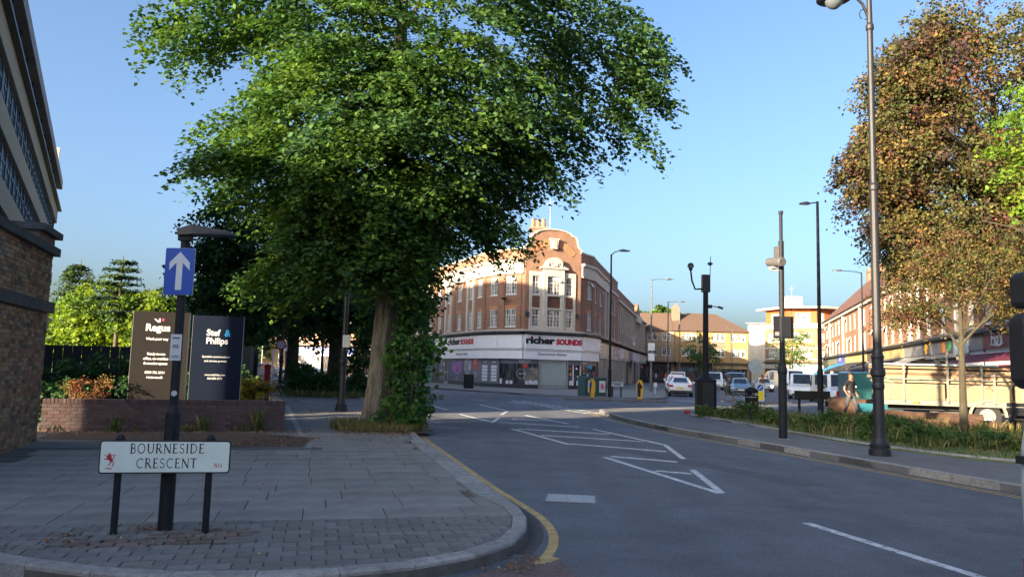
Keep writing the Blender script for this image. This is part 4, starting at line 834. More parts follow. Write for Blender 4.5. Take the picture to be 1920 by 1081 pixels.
# ================================================================== CORNER PARADE
BRK = brickmat('parade_brick', (.26,.105,.055), (.165,.068,.04), (.31,.24,.18), stain=.22)
BRKO = brickmat('rubbed_orange_brick', (.42,.17,.07), (.36,.13,.06), (.40,.25,.15), .075, .3)
STONE = mat('cream_stone', (.50,.45,.38), .8, .12, 2, .15, 30); PAINTW = mat('white_painted_frame', (.62,.61,.58), .4, .06, 6)
WG = glassmat('window_glass', (.035,.045,.055), (.38,.38,.36)); DARK = mat('dark_fascia', (.03,.032,.038), .5, .2, 3); SHG = glassmat('shop_glass', (.02,.022,.028), (.09,.09,.10), .05)
LEAD = mat('lead_grey', (.14,.145,.155), .6, .2, 3)
def wall(fr, u0, u1, z0, z1, holes, m, parent, name='wall', depth=.16, w=0):
    """brick skin with real openings and reveals, in the frame of a facade"""
    us = sorted({u0,u1}|{q for h in holes for q in h[:2]}); zs = sorted({z0,z1}|{q for h in holes for q in h[2:]}); mb = MB()
    for a, b in zip(us, us[1:]):
        for c, d in zip(zs, zs[1:]):
            mu, mz = (a+b)/2, (c+d)/2
            if not any(h[0] < mu < h[1] and h[2] < mz < h[3] for h in holes): mb.add([(a,0,c),(b,0,c),(b,0,d),(a,0,d)], [(0,1,2,3)])
    for a, b, c, d in holes:
        D = depth; mb.add([(a,0,c),(a,0,d),(a,D,d),(a,D,c),(b,0,c),(b,0,d),(b,D,d),(b,D,c)], [(0,1,2,3),(4,7,6,5),(0,3,7,4),(1,5,6,2)])
    p = fr.p(0, w, 0); return mb.build(name, m, parent, p-Vector(parent.location), fr.a)
wcache = {}
def window(fr, u, z, wd, h, parent, cols=2, open_=False, depth=.08, fm=None, tr=.36, bars=3, w=0):
    """casement window: outer frame, mullion, transom, glazing bars; the pane is its own piece"""
    key = (round(wd,2), round(h,2), cols, bars, id(fm))
    if key not in wcache:
        mb = MB(); t = .07; mb.box(-wd/2,wd/2,-.02,.06,0,t).box(-wd/2,wd/2,-.02,.06,h-t,h).box(-wd/2,-wd/2+t,-.02,.06,t,h-t).box(wd/2-t,wd/2,-.02,.06,t,h-t)
        for k in range(1, cols): x = -wd/2+wd*k/cols; mb.box(x-.045,x+.045,-.015,.055,t,h-t)
        zt = h*(1-tr); mb.box(-wd/2+t,wd/2-t,-.01,.05,zt-.035,zt+.035)
        for k in range(cols):
            a = -wd/2+wd*k/cols; x = a+wd/cols/2; 
            if bars: mb.box(x-.014,x+.014,.0,.04,t,h-t)
            for j in range(1, bars): zz_ = t+(zt-t)*j/bars; mb.box(a+.05,a+wd/cols-.05,.0,.04,zz_-.013,zz_+.013)
        mb.box(-wd/2-.06,wd/2+.06,-.1,.04,-.07,-.005)
        wcache[key] = (mb.mesh('window', fm or PAINTW), MB().box(-wd/2+.04,wd/2-.04,.045,.055,.03,h-.03).mesh('pane', WG))
    p = fr.p(u, w-depth, z)-Vector(parent.location); o = obj('window', wcache[key][0], parent, p, fr.a); obj('pane', wcache[key][1], o)
    if open_:
        hh = h*tr-.08; ww = wd/cols-.08; ob_ = MB().box(-ww/2,ww/2,-.02,.02,-hh,-hh+.05).box(-ww/2,ww/2,-.02,.02,-.05,0).box(-ww/2,-ww/2+.05,-.02,.02,-hh,0).box(ww/2-.05,ww/2,-.02,.02,-hh,0).box(-ww/2+.05,ww/2-.05,-.004,.004,-hh+.05,-.05).build('casement', PAINTW, o, (wd/4 if open_ == 1 else -wd/4, -.06, h-.06))
        ob_.rotation_euler = (R(-32), 0, 0)
    return o
def strip(fr, u0, u1, w0, w1, z0, z1, m, parent, name):
    return MB().box(u0,u1,-w1,-w0,z0,z1).build(name, m, parent, fr.p(0,0,0)-Vector(parent.location), fr.a)
FAC = {'F0': ((-9.3,85),(-2.6,70)), 'F1': ((-2.6,70),(-.9,67.7)), 'F2': ((-.9,67.7),(1.15,66.3)), 'F3': ((1.15,66.3),(6.15,68.3)), 'F4': ((6.15,68.3),(7.5,70.6)), 'F5': ((7.5,70.6),(8.3,74)), 'F6': ((8.3,74),(12.6,91))}
f0, f1, f2, f3, f4, f5, f6 = [Fr(*FAC[k]) for k in sorted(FAC)]
cp = thing('corner_building', 'brick corner building with curved gable above the white fronted hi-fi shop', 'building', (0,74,0))
wl1, wh1, wl2, wh2 = 5.42, 6.98, 8.25, 9.9
def pair(fr, us, wd=1.25, opens=(), holes=None, mats=None, top=12.2, orange=True):
    H = holes or []
    for u in us: H += [(u-wd/2,u+wd/2,wl1,wh1),(u-wd/2,u+wd/2,wl2,wh2)]
    wall(fr, 0, fr.L, 5.15, top, H, BRK, cp)
    for i, u in enumerate(us):
        window(fr, u, wl1, wd, wh1-wl1, cp, 2, 0 if i%4 else 0); window(fr, u, wl2, wd, wh2-wl2, cp, 2, 1 if i in opens else 0)
        if orange: strip(fr, u-wd/2-.1, u+wd/2+.1, -.02, .012, wh1+.005, wh1+.3, BRKO, cp, 'brick_lintel')
u0s = [1.1,4.2,7.2,10.2,13.4,15.55]
pair(f0, u0s, 1.12, (1,)); pair(f1, [1.65], 1.15, (0,)); 
pair(f2, [1.0], 1.1, (0,))
pair(f4, [1.95], 1.0, (0,)); pair(f5, [2.2], 1.0); pair(f6, [2.4,6.4,9.4,12.2,15.2], 1.15, (0,3))
for fr, a, b in ((f0,5.0,f0.L),(f1,0,f1.L),(f2,0,f2.L-.15),(f4,.1,f4.L),(f5,0,f5.L),(f6,0,8.2)):
    strip(fr, a, b, .0, .14, 10.05, 11.05, STONE, cp, 'stone_frieze'); strip(fr, a-.02, b+.02, .0, .34, 11.05, 11.28, STONE, cp, 'cornice'); strip(fr, a, b, .0, .2, 10.02, 10.10, STONE, cp, 'cornice')
for fr, a, b in ((f0,0,5.0),(f6,8.2,f6.L)): strip(fr, a, b, .0, .12, 10.5, 10.75, STONE, cp, 'cornice')
for fr in (f0,f1,f2,f4,f5,f6): strip(fr, -.05, fr.L+.05, -.35, .05, 12.2, 12.33, STONE, cp, 'parapet_coping')
for u in (7.2,13.4):      # stone framed window bays
    for s in (-.78,.78): strip(f0, u+s-.17, u+s+.17, .0, .16, 5.15, 10.02, STONE, cp, 'stone_pilaster')
f = f0; MB().vprism([(12.35,10.2),(14.45,10.2),(13.4,10.75)], -.32, -.14).build('small_pediment', STONE, cp, f.p(0)-Vector(cp.location), f.a)
for u in (5.4,8.2): 
    for s in (-.15,.15): strip(f6, u+s*2-.14, u+s*2+.14, 0, .16, 5.15, 10.02, STONE, cp, 'stone_pilaster')
for fr, u in ((f2,.2),(f2,1.95),(f4,.55),(f4,2.55),(f1,.25),(f0,12.0),(f0,8.9),(f0,5.6),(f5,.3)): strip(fr, u-.16, u+.16, 0, .07, 5.15, 10.02, BRK, cp, 'brick_pilaster')
# shaped gable on the centre face
H3 = [(.62,1.38,wl1,wh1),(2.0,3.32,wl1,wh1),(3.86,4.6,wl1,wh1),(.62,1.38,wl2,wh2),(2.0,3.32,wl2,wh2),(3.86,4.6,wl2,wh2)]
wall(f3, 0, f3.L, 5.15, 10.6, H3, BRK, cp)
gab = [(0,10.6),(f3.L,10.6),(f3.L,12.35)]+[(5.35-.45*math.sin(a), 12.45+.9*(1-math.cos(a))) for a in [k*math.pi/2/6 for k in range(7)]]+[(4.72,13.55),(4.45,13.62)]+[(2.69+1.75*math.cos(R(a)), 13.55+.52*math.sin(R(a))) for a in range(10,171,10)]+[(.93,13.62),(.66,13.55),(.66,13.35)]+[(.03+.45*math.sin(a), 12.45+.9*(1-math.cos(a))) for a in [k*math.pi/2/6 for k in range(6,-1,-1)]]
MB().vprism(gab, 0, .35).build('gable', BRK, cp, f3.p(0)-Vector(cp.location), f3.a)
gc = MB(); G2 = [p for p in gab[2:]]+[(0,12.35)]
for a, b in zip(G2, G2[1:]):
    d = Vector((b[0]-a[0], b[1]-a[1])); 
    if d.length < .02: continue
    t = d.normalized(); n = Vector((t.y,-t.x))*.1; gc.add([(a[0],-.1,a[1]),(b[0],-.1,b[1]),(b[0]+n.x,-.1,b[1]+n.y),(a[0]+n.x,-.1,a[1]+n.y),(a[0],.4,a[1]),(b[0],.4,b[1]),(b[0]+n.x,.4,b[1]+n.y),(a[0]+n.x,.4,a[1]+n.y)], [(0,1,2,3),(0,4,5,1),(1,5,6,2),(2,6,7,3),(3,7,4,0),(4,7,6,5)])
gc.build('gable_coping', STONE, cp, f3.p(0)-Vector(cp.location), f3.a)
oa = MB()
for k in range(16):
    a0, a1 = R(38+k*6.5), R(38+(k+1)*6.5-.4); r0, r1 = 2.3, 2.85; c = (2.6,10.35)
    oa.vprism([(c[0]+r0*math.cos(a0),c[1]+r0*math.sin(a0)),(c[0]+r1*math.cos(a0),c[1]+r1*math.sin(a0)),(c[0]+r1*math.cos(a1),c[1]+r1*math.sin(a1)),(c[0]+r0*math.cos(a1),c[1]+r0*math.sin(a1))], -.035, .01)
oa.build('brick_arch', BRKO, cp, f3.p(0)-Vector(cp.location), f3.a)
ks = MB(); ks.vprism([(2.38,12.35),(2.86,12.35),(3.0,13.15),(2.24,13.15)], -.3, .0); ks.vprism([(2.18,13.15),(3.06,13.15),(3.06,13.28),(2.18,13.28)], -.36, 0); ks.vprism([(2.5,12.5),(2.58,12.5),(2.56,13.05),(2.46,13.05)], -.34, -.3); ks.vprism([(2.68,12.5),(2.76,12.5),(2.8,13.05),(2.7,13.05)], -.34, -.3)
ks.build('keystone', STONE, cp, f3.p(0)-Vector(cp.location), f3.a)
# stone window surround with pediment
H = 0
sb = MB()
def around(mb, u0, u1, z0, z1, holes, y0, y1):
    us = sorted({u0,u1}|{q for h in holes for q in h[:2]}); zs = sorted({z0,z1}|{q for h in holes for q in h[2:]})
    for a, b in zip(us, us[1:]):
        for c, d in zip(zs, zs[1:]):
            mu, mz = (a+b)/2, (c+d)/2
            if not any(h[0] < mu < h[1] and h[2] < mz < h[3] for h in holes): mb.box(a,b,y0,y1,c,d)
pan = [(.62,1.38,7.1,8.13),(2.0,3.32,7.1,8.13),(3.86,4.6,7.1,8.13)]
around(sb, .38, 1.62, 5.15, 10.28, [H3[0],H3[3],pan[0]], -.10, -.003); around(sb, 3.62, 4.84, 5.15, 10.28, [H3[2],H3[5],pan[2]], -.10, -.003)
sb.build('stone_surround', STONE, cp, f3.p(0)-Vector(cp.location), f3.a)
sb = MB(); around(sb, 1.62, 3.62, 5.15, 10.55, [H3[1],H3[4],pan[1]], -.30, -.003); sb.build('stone_bay', STONE, cp, f3.p(0)-Vector(cp.location), f3.a)
for u0, u1, z0, z1 in pan:
    mb = MB(); mb.box(u0,u1,-.06,-.004,z0,z1); k = 0
    nx = int((u1-u0)/.11); nz = int((z1-z0)/.085)
    for i in range(nx):
        for j in range(nz): mb.obox((u0+.055+i*(u1-u0)/nx, -.07, z0+.045+j*(z1-z0)/nz), (.12,.03,.03), ry=R(40 if (i)%2 else -40))
    mb.build('herringbone_panel', mat('panel_brick', (.17,.08,.055), .9, .35, 6), cp, f3.p(0)-Vector(cp.location), f3.a)
ped = MB(); pp = [(1.3,10.55),(3.95,10.55),(3.95,10.66),(3.6,10.8)]+[(2.62+.82*math.cos(R(a)), 10.95+.62*math.sin(R(a))) for a in range(0,181,12)]+[(1.65,10.8),(1.3,10.66)]
ped.vprism(pp, -.42, 0); ped.build('pediment', STONE, cp, f3.p(0)-Vector(cp.location), f3.a)
pe = MB(); pe.vprism([(2.4,10.75),(2.85,10.75),(2.9,11.15),(2.62,11.35),(2.35,11.15)], -.5, -.42); pe.tube([(1.95,-.46,10.8),(2.0,-.46,11.05),(2.2,-.46,11.15),(2.25,-.46,10.95)], .06, 6).tube([(3.3,-.46,10.8),(3.25,-.46,11.05),(3.05,-.46,11.15),(3.0,-.46,10.95)], .06, 6); pe.build('carved_relief', STONE, cp, f3.p(0)-Vector(cp.location), f3.a)
for i, (u0, u1, z0, z1) in enumerate(H3): window(f3, (u0+u1)/2, z0, u1-u0-.04, z1-z0, cp, 2 if u1-u0 > 1 else 1, 1 if i == 4 else 0, depth=-.14 if 1 < i % 3+.5 < 2 else .02)
strip(f3, 1.36, 3.9, 0, .38, 5.02, 5.16, STONE, cp, 'sill')
for fr, u, zv in ((f3,.2,6.3),(f3,5.0,6.3)): strip(fr, u-.14, u+.14, 0, .22, zv, zv+.4, DARK, cp, 'flue_box')
# chimney, aerial, roof body
MB().prism([(f0.p(-.0,-.3).x,f0.p(0,-.3).y),(-2.45,70.2),(-.75,67.95),(1.2,66.65),(6.05,68.6),(7.3,70.75),(8.1,74.1),(12.3,91),(6,97),(-4,97)], 5.1, 11.9).build('roof', LEAD, cp, (0,-74,0))
chp = Vector((2.4,73.0,0))-Vector(cp.location)
MB().box(-.8,.8,-.5,.5,11.8,15.1).box(-.9,.9,-.6,.6,15.1,15.3).build('chimney_stack', brickmat('stack_brick', (.24,.11,.07), (.18,.08,.05), (.3,.25,.2)), cp, chp)
for k in range(3): MB().lathe([(.19,15.3),(.21,15.75),(.17,15.8),(.17,16.1),(.2,16.15)], ((k-1)*.5,0,0), 10).build('chimney_pot', mat('terracotta', (.42,.15,.06), .8, .15, 4), cp, chp)
MB().tube([(1.1,0,12),(1.1,0,18.2)], .03, 5).tube([(.7,0,17.6),(1.5,0,17.9)], .02, 4).tube([(.9,-.2,17.2),(1.3,.2,17.2)], .02, 4).build('aerial', mat('aerial_grey', (.4,.4,.4), .5), cp, chp)
MB().tube([(0,-.15,0),(0,-.35,.1)], .03, 6).lathe([(.02,0),(.2,.08),(.3,.2)], (0,-.4,.0), 12).build('satellite_dish', DARK, cp, f2.p(.6,.1,7.7)-Vector(cp.location), f2.a)
# shop front level
WSH = mat('shop_white_fascia', (.80,.80,.82), .4, .05, 2); NVY = mat('shop_navy_panel', (.07,.085,.14), .4, .1, 2); SHUT = mat('roller_shutter', (.36,.43,.43), .45, .1, 3); SHUTD = mat('dark_shutter', (.19,.18,.17), .5, .2, 3)
def alongs(lst, w0, w1, z0, z1, m, name, par=cp):
    for fr, a, b in lst: strip(fr, a, b, w0, w1, z0, z1, m, par, name)
front = [(f0,4.4,f0.L+.02),(f1,-.02,f1.L+.03),(f2,-.03,f2.L+.04),(f3,-.03,f3.L-.0),(f4,-.0,f4.L+.03),(f5,-.02,f5.L-.6)]
alongs([(f0,-.1,f0.L+.05),(f1,-.05,f1.L+.05),(f2,-.05,f2.L+.08),(f3,-.06,f3.L+.1),(f4,-.1,f4.L+.05),(f5,-.05,f5.L+.1),(f6,-.05,f6.L)], -.1, .75, 4.82, 5.0, DARK, 'canopy')
alongs([(f0,-.1,f0.L+.05),(f1,-.05,f1.L+.05),(f2,-.05,f2.L+.08),(f3,-.06,f3.L+.1),(f4,-.1,f4.L+.05),(f5,-.05,f5.L+.1),(f6,-.05,f6.L)], -.2, .35, 5.0, 5.16, STONE, 'ledge')
alongs(front, .0, .42, 3.72, 4.66, WSH, 'fascia_board'); alongs(front, .0, .50, 3.52, 3.60, WSH, 'moulding'); alongs(front, .0, .36, 3.60, 3.72, WSH, 'moulding'); alongs(front, .0, .44, 3.42, 3.49, WSH, 'moulding'); alongs(front, .0, .32, 2.62, 3.5, WSH, 'lower_fascia')
alongs([(a,b,c) for a,b,c in front], .0, .40, 4.66, 4.74, mat('fascia_trim', (.5,.5,.52), .5), 'moulding')
SR = mat('logo_red', (.42,.015,.045), .4, .04)
def scrawl(s, h, m, fr, u, z, w, sx=1, par=None, th=.01):
    """print too small to read in the photograph: a bar for every word"""
    par = par or cp; mb = MB(); W = [len(q)*h*.78*sx for q in s.split()]; tot = sum(W)+h*.5*(len(W)-1); x = u-tot/2
    for q in W: mb.box(x, x+q, -w-th, -w, z+h*.12, z+h*.78); x += q+h*.5
    return mb.build('small_print', m, par, fr.p(0)-Vector(par.location), fr.a, kind='stuff')
def ftext(name, s, h, m, fr, u, z, w, sx=1, bold=0, par=cp, ext=.03, sp=1.0, fit=None): return text(name, s, h, m, par, fr.p(u,w,z)-Vector(par.location), fr.a, ext, sx, bold, sp=sp, fit=fit)
ftext('shop_lettering', 'richer', .58, INK, f3, 1.38, 3.98, .45, 1, .045, fit=2.75); ftext('shop_lettering', 'SOUNDS', .46, SR, f3, 4.12, 3.96, .45, 1, .04, fit=2.5)
MB().tube([(0,-.45,0),(0,-.50,0)], .085, 14).build('logo_dot', SR, cp, f3.p(.52,.01,4.52)-Vector(cp.location), f3.a)
ftext('shop_lettering', 'Experience Better', .24, mat('pale_letter_grey', (.22,.24,.28), .5), f3, 2.6, 2.98, .335, 1.15, .001)
ftext('shop_lettering', 'richer', .58, INK, f0, 10.25, 3.98, .45, 1, .045, fit=3.4); ftext('shop_lettering', 'SOUNDS', .46, SR, f0, 13.75, 3.96, .45, 1, .04, fit=3.3)
MB().tube([(0,-.45,0),(0,-.50,0)], .09, 14).build('logo_dot', SR, cp, f0.p(9.35,0,4.5)-Vector(cp.location), f0.a)
ftext('shop_lettering', 'Experience Better', .22, _m['pale_letter_grey'], f0, 12.2, 2.95, .335, 1.4, .001)
for fr, u in ((f3,5.0),(f0,15.2)):
    for k in range(4): scrawl('aa aa aaaa', .05, _m['pale_letter_grey'], fr, u, 4.3-k*.12, .42, .8)
# wall body behind shop fronts, then panels
alongs([(f0,0,f0.L),(f1,0,f1.L),(f2,0,f2.L),(f3,0,f3.L),(f4,0,f4.L),(f5,0,f5.L)], -.3, -.05, .1, 5.1, DARK, 'shop_wall')
alongs(front, -.05, .06, .1, .42, DARK, 'stallriser')
def panel(fr, u0, u1, m=NVY, z0=.42, z1=2.62, w=.03, name='window_panel'): return strip(fr, u0, u1, -.05, w, z0, z1, m, cp, name)
LW = mat('sticker_text', (.62,.64,.68), .5, .03); PUR = mat('poster_purple', (.20,.13,.36), .5, .6, 1.5, col2=(.45,.15,.45)); PHO = mat('poster_photo', (.30,.32,.34), .5, .7, 1.2, col2=(.6,.6,.62)); RDS = mat('poster_red', (.55,.05,.05), .4, .05)
panel(f0, 4.5, 6.5); panel(f0, 6.5, 7.6, mat('door_navy', (.03,.04,.075), .3)); MB().box(6.5,6.6,-.07,.0,.1,2.5).box(7.5,7.6,-.07,.0,.1,2.5).box(6.6,7.5,-.07,0,1.2,1.35).box(6.6,7.5,-.07,0,.1,.35).build('door_frame', GREYM, cp, f0.p(0)-Vector(cp.location), f0.a)
panel(f0, 7.6, 12.0); panel(f0, 12.02, 14.1, mat('shop_slate_panel', (.13,.14,.18), .4)); panel(f0, 14.12, f0.L, _m['shop_slate_panel']); panel(f1, 0, 1.2, _m['shop_slate_panel']); panel(f1, 1.22, f1.L, _m['shop_slate_panel']); panel(f2, 0, f2.L, _m['shop_slate_panel'], z0=2.2)
def fpoly(fr, pts, w, m, name, par=cp, th=.012): return MB().vprism(pts, -w-th, -w).build(name, m, par, fr.p(0)-Vector(par.location), fr.a)
fpoly(f0, [(8.9,1.35),(11.5,1.3),(11.6,2.15),(11.7,2.45),(8.8,2.2)], .035, PUR, 'poster'); fpoly(f0, [(12.3,1.5),(13.95,1.5),(13.95,2.58),(12.3,2.58)], .035, PHO, 'poster')
for z, s in ((2.33,'OLED'),(1.15,'BIG SCREEN SOUND AND VISION'),(.78,'I B E C'),(.58,'4K HDR HI-FI')): (ftext('poster_lettering', s, .1, LW, f0, 9.4, z, .04, 1.1, ext=.01) if s == 'OLED' else scrawl(s, .06, LW, f0, 10.2, z, .04, 1.1))
for z, s, h in ((2.28,'Demonstration',.10),(2.06,'rooms',.10),(1.84,'open',.10),(1.42,'Monday to Saturday',.07),(1.28,'10am to 6pm',.07),(.92,'Tel',.07),(.72,'020 8882 0000',.10)): scrawl(s, h, LW, f0, 5.35, z, .04, .9)
fpoly(f0, [(6.0,2.02),(6.28,2.02),(6.18,1.86),(6.3,1.86),(6.46,2.08),(6.3,2.3),(6.18,2.3),(6.28,2.14),(6.0,2.14)], .035, LW, 'arrow')
fpoly(f0, [(14.5,1.75),(15.05,1.45),(15.6,1.75),(15.6,2.62),(14.5,2.62)], .035, RDS, 'red_banner'); 
for z, s in ((2.42,'LOWEST'),(2.12,'PRICE')): ftext('banner_lettering', s, .15, LW, f0, 15.05, z, .05, .9, .004, ext=.01)
for z in (1.32,1.22,1.05,.95): scrawl('aaaaaaaaaa aa aaa aaaaa', .05, LW, f0, 15.1, z, .04, .9); 
for z in (1.3,1.15,1.0,.8,.6): scrawl('aaaa aaaaaa aaaaaaa', .07, LW, f0, 13.1, z, .04, .9)
for fr, u in ((f1,.62),(f1,2.05)):
    for k in range(5): fpoly(fr, [(u-.42,.62+k*.29),(u+.42,.62+k*.29),(u+.42,.85+k*.29),(u-.42,.85+k*.29)], .035, LW, 'notice_panel')
    (ftext('poster_lettering', 'Trustpilot', .11, LW, fr, u, 2.25, .04, .9, ext=.01) if u < 1 else scrawl('aaaaaaaa', .11, LW, fr, u, 2.25, .04, .8))
# display windows, shutter
for fr, a, b in ((f2,.05,f2.L),(f3,-.0,1.45),(f3,4.2,f3.L),(f4,0,f4.L-.1)):
    pass
strip(f2, .0, f2.L, -.05, .0, .42, 2.2, SHG, cp, 'display_glass'); strip(f3, 0, 1.42, -.05, .0, .42, 2.25, SHG, cp, 'display_glass')
for fr, a, b in ((f2,.0,.08),(f3,1.42,1.6),(f3,4.08,4.24)): strip(fr, a, b, -.05, .1, .1, 2.62, GREYM if a > 1 else DARK, cp, 'mullion')
strip(f3, 0, 1.42, -.05, .04, 2.2, 2.62, _m['shop_slate_panel'], cp, 'window_panel')
scrawl('Pop in for expert advice', .08, LW, f3, .1, 2.42, .05, .8); scrawl('or visit aaaaaaaaaa', .08, LW, f3, .1, 2.27, .05, .8)
fpoly(f3, [(-.1,1.95),(.15,1.8),(.4,1.95),(.4,2.3),(-.1,2.3)], .012, RDS, 'red_banner'); ftext('poster_lettering', 'LOWEST PRICE', .06, LW, f3, .15, 2.08, .03, .55, ext=.005)
ci = MB()
for k in range(15): a0, a1 = R(k*24), R(k*24+17); c_, r0, r1 = (.0,1.35), .40, .43; ci.vprism([(c_[0]+r*math.cos(a),c_[1]+r*math.sin(a)) for r, a in ((r0,a0),(r1,a0),(r1,a1),(r0,a1))], -.02, -.01)
ci.build('window_emblem', LW, cp, f3.p(-.2)-Vector(cp.location), f3.a); scrawl('open aa aaaa', .08, LW, f3, -.15, 1.32, .025, .8)
for x, hh in ((-2.3,.45),(-1.6,.28),(-1.2,.3),(.3,.32),(.62,.36),(.9,.3),(1.2,.38)):
    fr, u = (f3, x) if x > -.1 else (f2, f2.L+x); MB().obox((0,-.05,hh/2), (.28,.02,hh), ry=R(rnd.uniform(-6,6))).build('price_card', LW, cp, fr.p(u,.02,.45)-Vector(cp.location), fr.a)
sh = MB(); sh.box(1.62,4.06,-.04,.02,.12,2.42)
for k in range(24): sh.vprism([(1.64,.14+k*.095),(4.04,.14+k*.095),(4.04,.20+k*.095),(1.64,.20+k*.095)], -.065, -.04)
sh.build('roller_shutter', SHUT, cp, f3.p(0)-Vector(cp.location), f3.a); strip(f3, 1.62, 4.06, 0, .16, 2.42, 2.6, GREYM, cp, 'shutter_box')
strip(f3, 4.24, f3.L, -.05, .0, .42, 2.2, SHG, cp, 'display_glass'); strip(f4, 0, f4.L, -.05, .0, .42, 2.2, SHG, cp, 'display_glass'); strip(f5, 0, f5.L-.8, -.05, .0, .42, 2.2, SHG, cp, 'display_glass')
strip(f3, 4.24, f3.L, -.05, .04, 2.2, 2.62, _m['shop_slate_panel'], cp, 'window_panel'); strip(f4, 0, f4.L, -.05, .04, 2.2, 2.62, _m['shop_slate_panel'], cp, 'window_panel')
scrawl('aaa aaaa aaaa', .11, LW, f4, .9, 2.36, .05, .8)
strip(f3, 4.72, 4.80, -.0, .06, .42, 2.2, WHITE, cp, 'mullion'); strip(f4, .1, .18, -.0, .06, .42, 2.2, WHITE, cp, 'mullion')
fpoly(f4, [(.6,1.85),(.8,1.7),(1.0,1.85),(1.0,2.2),(.6,2.2)], .012, RDS, 'red_banner')
for u, z, r, m in ((.5,1.2,.1,LW),(.9,1.5,.07,LW),(1.3,1.1,.1,LW),(1.1,.85,.16,PHO),(1.7,1.35,.12,LW),(.3,1.7,.07,RDS)): MB().tube([(0,0,0),(0,-.03,0)], r, 10).build('window_sticker', m, cp, f4.p(u,.0,z)-Vector(cp.location), f4.a)
for u, z, m in ((4.4,1.9,RDS),(4.5,1.4,mat('warm_lamp', (.6,.3,.1), .4)),(5.1,1.9,LW),(5.25,1.2,LW)): MB().tube([(0,0,0),(0,-.03,0)], .1, 10).build('window_sticker', m, cp, f3.p(u,.0,z)-Vector(cp.location), f3.a)
for u in (4.5,4.68,5.2): MB().obox((0,-.05,.2), (.26,.02,.4), ry=R(6)).build('price_card', LW, cp, f3.p(u,.02,.45)-Vector(cp.location), f3.a)
# two projecting signs, speaker-camera box
for fr, u in ((f0,3.6),(f5,f5.L-.1)):
    strip(fr, u-.75, u+.55, .3, .36, 3.75, 4.75, WSH, cp, 'projecting_sign'); ftext('shop_lettering', 'richer', .2, INK, fr, u-.15, 4.36, .37, .9, .004); ftext('shop_lettering', 'SOUNDS', .18, SR, fr, u-.1, 4.03, .37, .9, .004)
MB().box(-.35,.35,-.6,-.5,-.9,-.2).tube([(0,-.62,.0),(0,-.8,-.05)], .22, 10).tube([(-.5,-.6,-.1),(.5,-.6,-.1)], .06, 6).build('camera_box', mat('box_grey', (.16,.16,.17), .5), cp, f0.p(5.3,0,3.6)-Vector(cp.location), f0.a)
# ---- right hand blocks of the parade
def block(label, A, B, us, ztop, seed, shops, rows=((5.42,1.56),(8.1,1.65)), base=4.85, wd=1.5, back=9, brick=BRK, cats='building', pil=True, name='parade_building', fm=None):
    fr = Fr(A, B); t = thing(name, label, cats, (A[0],A[1],0)); r_ = random.Random(seed); H = []
    for u in us:
        for z, h in rows: H.append((u-wd/2,u+wd/2,z,z+h))
    wall(fr, 0, fr.L, base, ztop, H, brick, t)
    for u in us:
        for z, h in rows: window(fr, u, z, wd, h, t, 2, r_.choice([0,0,1,2]), bars=2)
        if pil: strip(fr, u-wd/2-.10, u-wd/2-.0, .0, .1, base+.2, rows[-1][0]+rows[-1][1]+.1, STONE, t, 'stone_strip')
        if pil: strip(fr, u+wd/2, u+wd/2+.10, .0, .1, base+.2, rows[-1][0]+rows[-1][1]+.1, STONE, t, 'stone_strip')
    strip(fr, 0, fr.L, 0, .3, rows[-1][0]+rows[-1][1]+.25, rows[-1][0]+rows[-1][1]+.5, STONE, t, 'cornice'); strip(fr, -.02, fr.L+.02, -.35, .06, ztop, ztop+.12, LEAD, t, 'parapet_coping')
    strip(fr, 0, fr.L, -.2, .7, base-.05, base+.12, DARK, t, 'canopy')
    p = [fr.p(0,-.2), fr.p(fr.L,-.2), fr.p(fr.L,-back), fr.p(0,-back)]; MB().prism([(q.x-A[0], q.y-A[1]) for q in p], .1, ztop-.3).build('body', brick, t)
    u = 0; n = len(shops)
    for i, (fm_, sm) in enumerate(shops):
        a, b = fr.L*i/n, fr.L*(i+1)/n; strip(fr, a+.05, b-.05, 0, .32, 3.4, 4.55, fm_, t, 'fascia_board'); strip(fr, a+.3, b-.3, -.1, .05, .2, 3.3, sm, t, 'shop_front'); strip(fr, a-.12, a+.18, .0, .2, .1, 4.7, STONE if i%2 else DARK, t, 'pier'); strip(fr, a+.2, b-.2, 0, .25, 3.12, 3.4, GREYM, t, 'shutter_box')
        if sm in (SHUTD, SHUT):
            mb = MB()
            for k in range(20): mb.box(a+.35,b-.35,-.075,-.05,.25+k*.145,.33+k*.145)
            mb.build('shutter_slats', sm, t, fr.p(0)-Vector(t.location), fr.a, kind='stuff')
    return t, fr
FG = mat('fascia_cream', (.52,.42,.30), .5, .2, 1.5); FP = mat('fascia_pale', (.55,.5,.52), .5, .3, .8)
for i, (a, b) in enumerate(((.6,5.6),(5.8,11.4),(11.6,17.2))):
    strip(f6, a, b, 0, .3, 3.3, 4.5, FG if i < 2 else FP, cp, 'fascia_board'); strip(f6, a+.2, b-.2, -.1, .03, .2, 3.0, SHUTD, cp, 'roller_shutter'); strip(f6, a+.1, b-.1, 0, .25, 3.0, 3.3, GREYM, cp, 'shutter_box'); strip(f6, b, b+.2, 0, .2, .1, 4.7, STONE, cp, 'pier')
    mb = MB()
    for k in range(22): mb.box(a+.25,b-.25,-.06,-.03,.25+k*.125,.32+k*.125)
    mb.build('shutter_slats', SHUTD, cp, f6.p(0)-Vector(cp.location), f6.a, kind='stuff')
strip(f6, 0, f6.L, -.3, -.08, .1, 5, DARK, cp, 'shop_wall')
NV2 = mat('fascia_navy', (.03,.04,.16), .4); MAG = mat('fascia_magenta', (.35,.08,.25), .4)
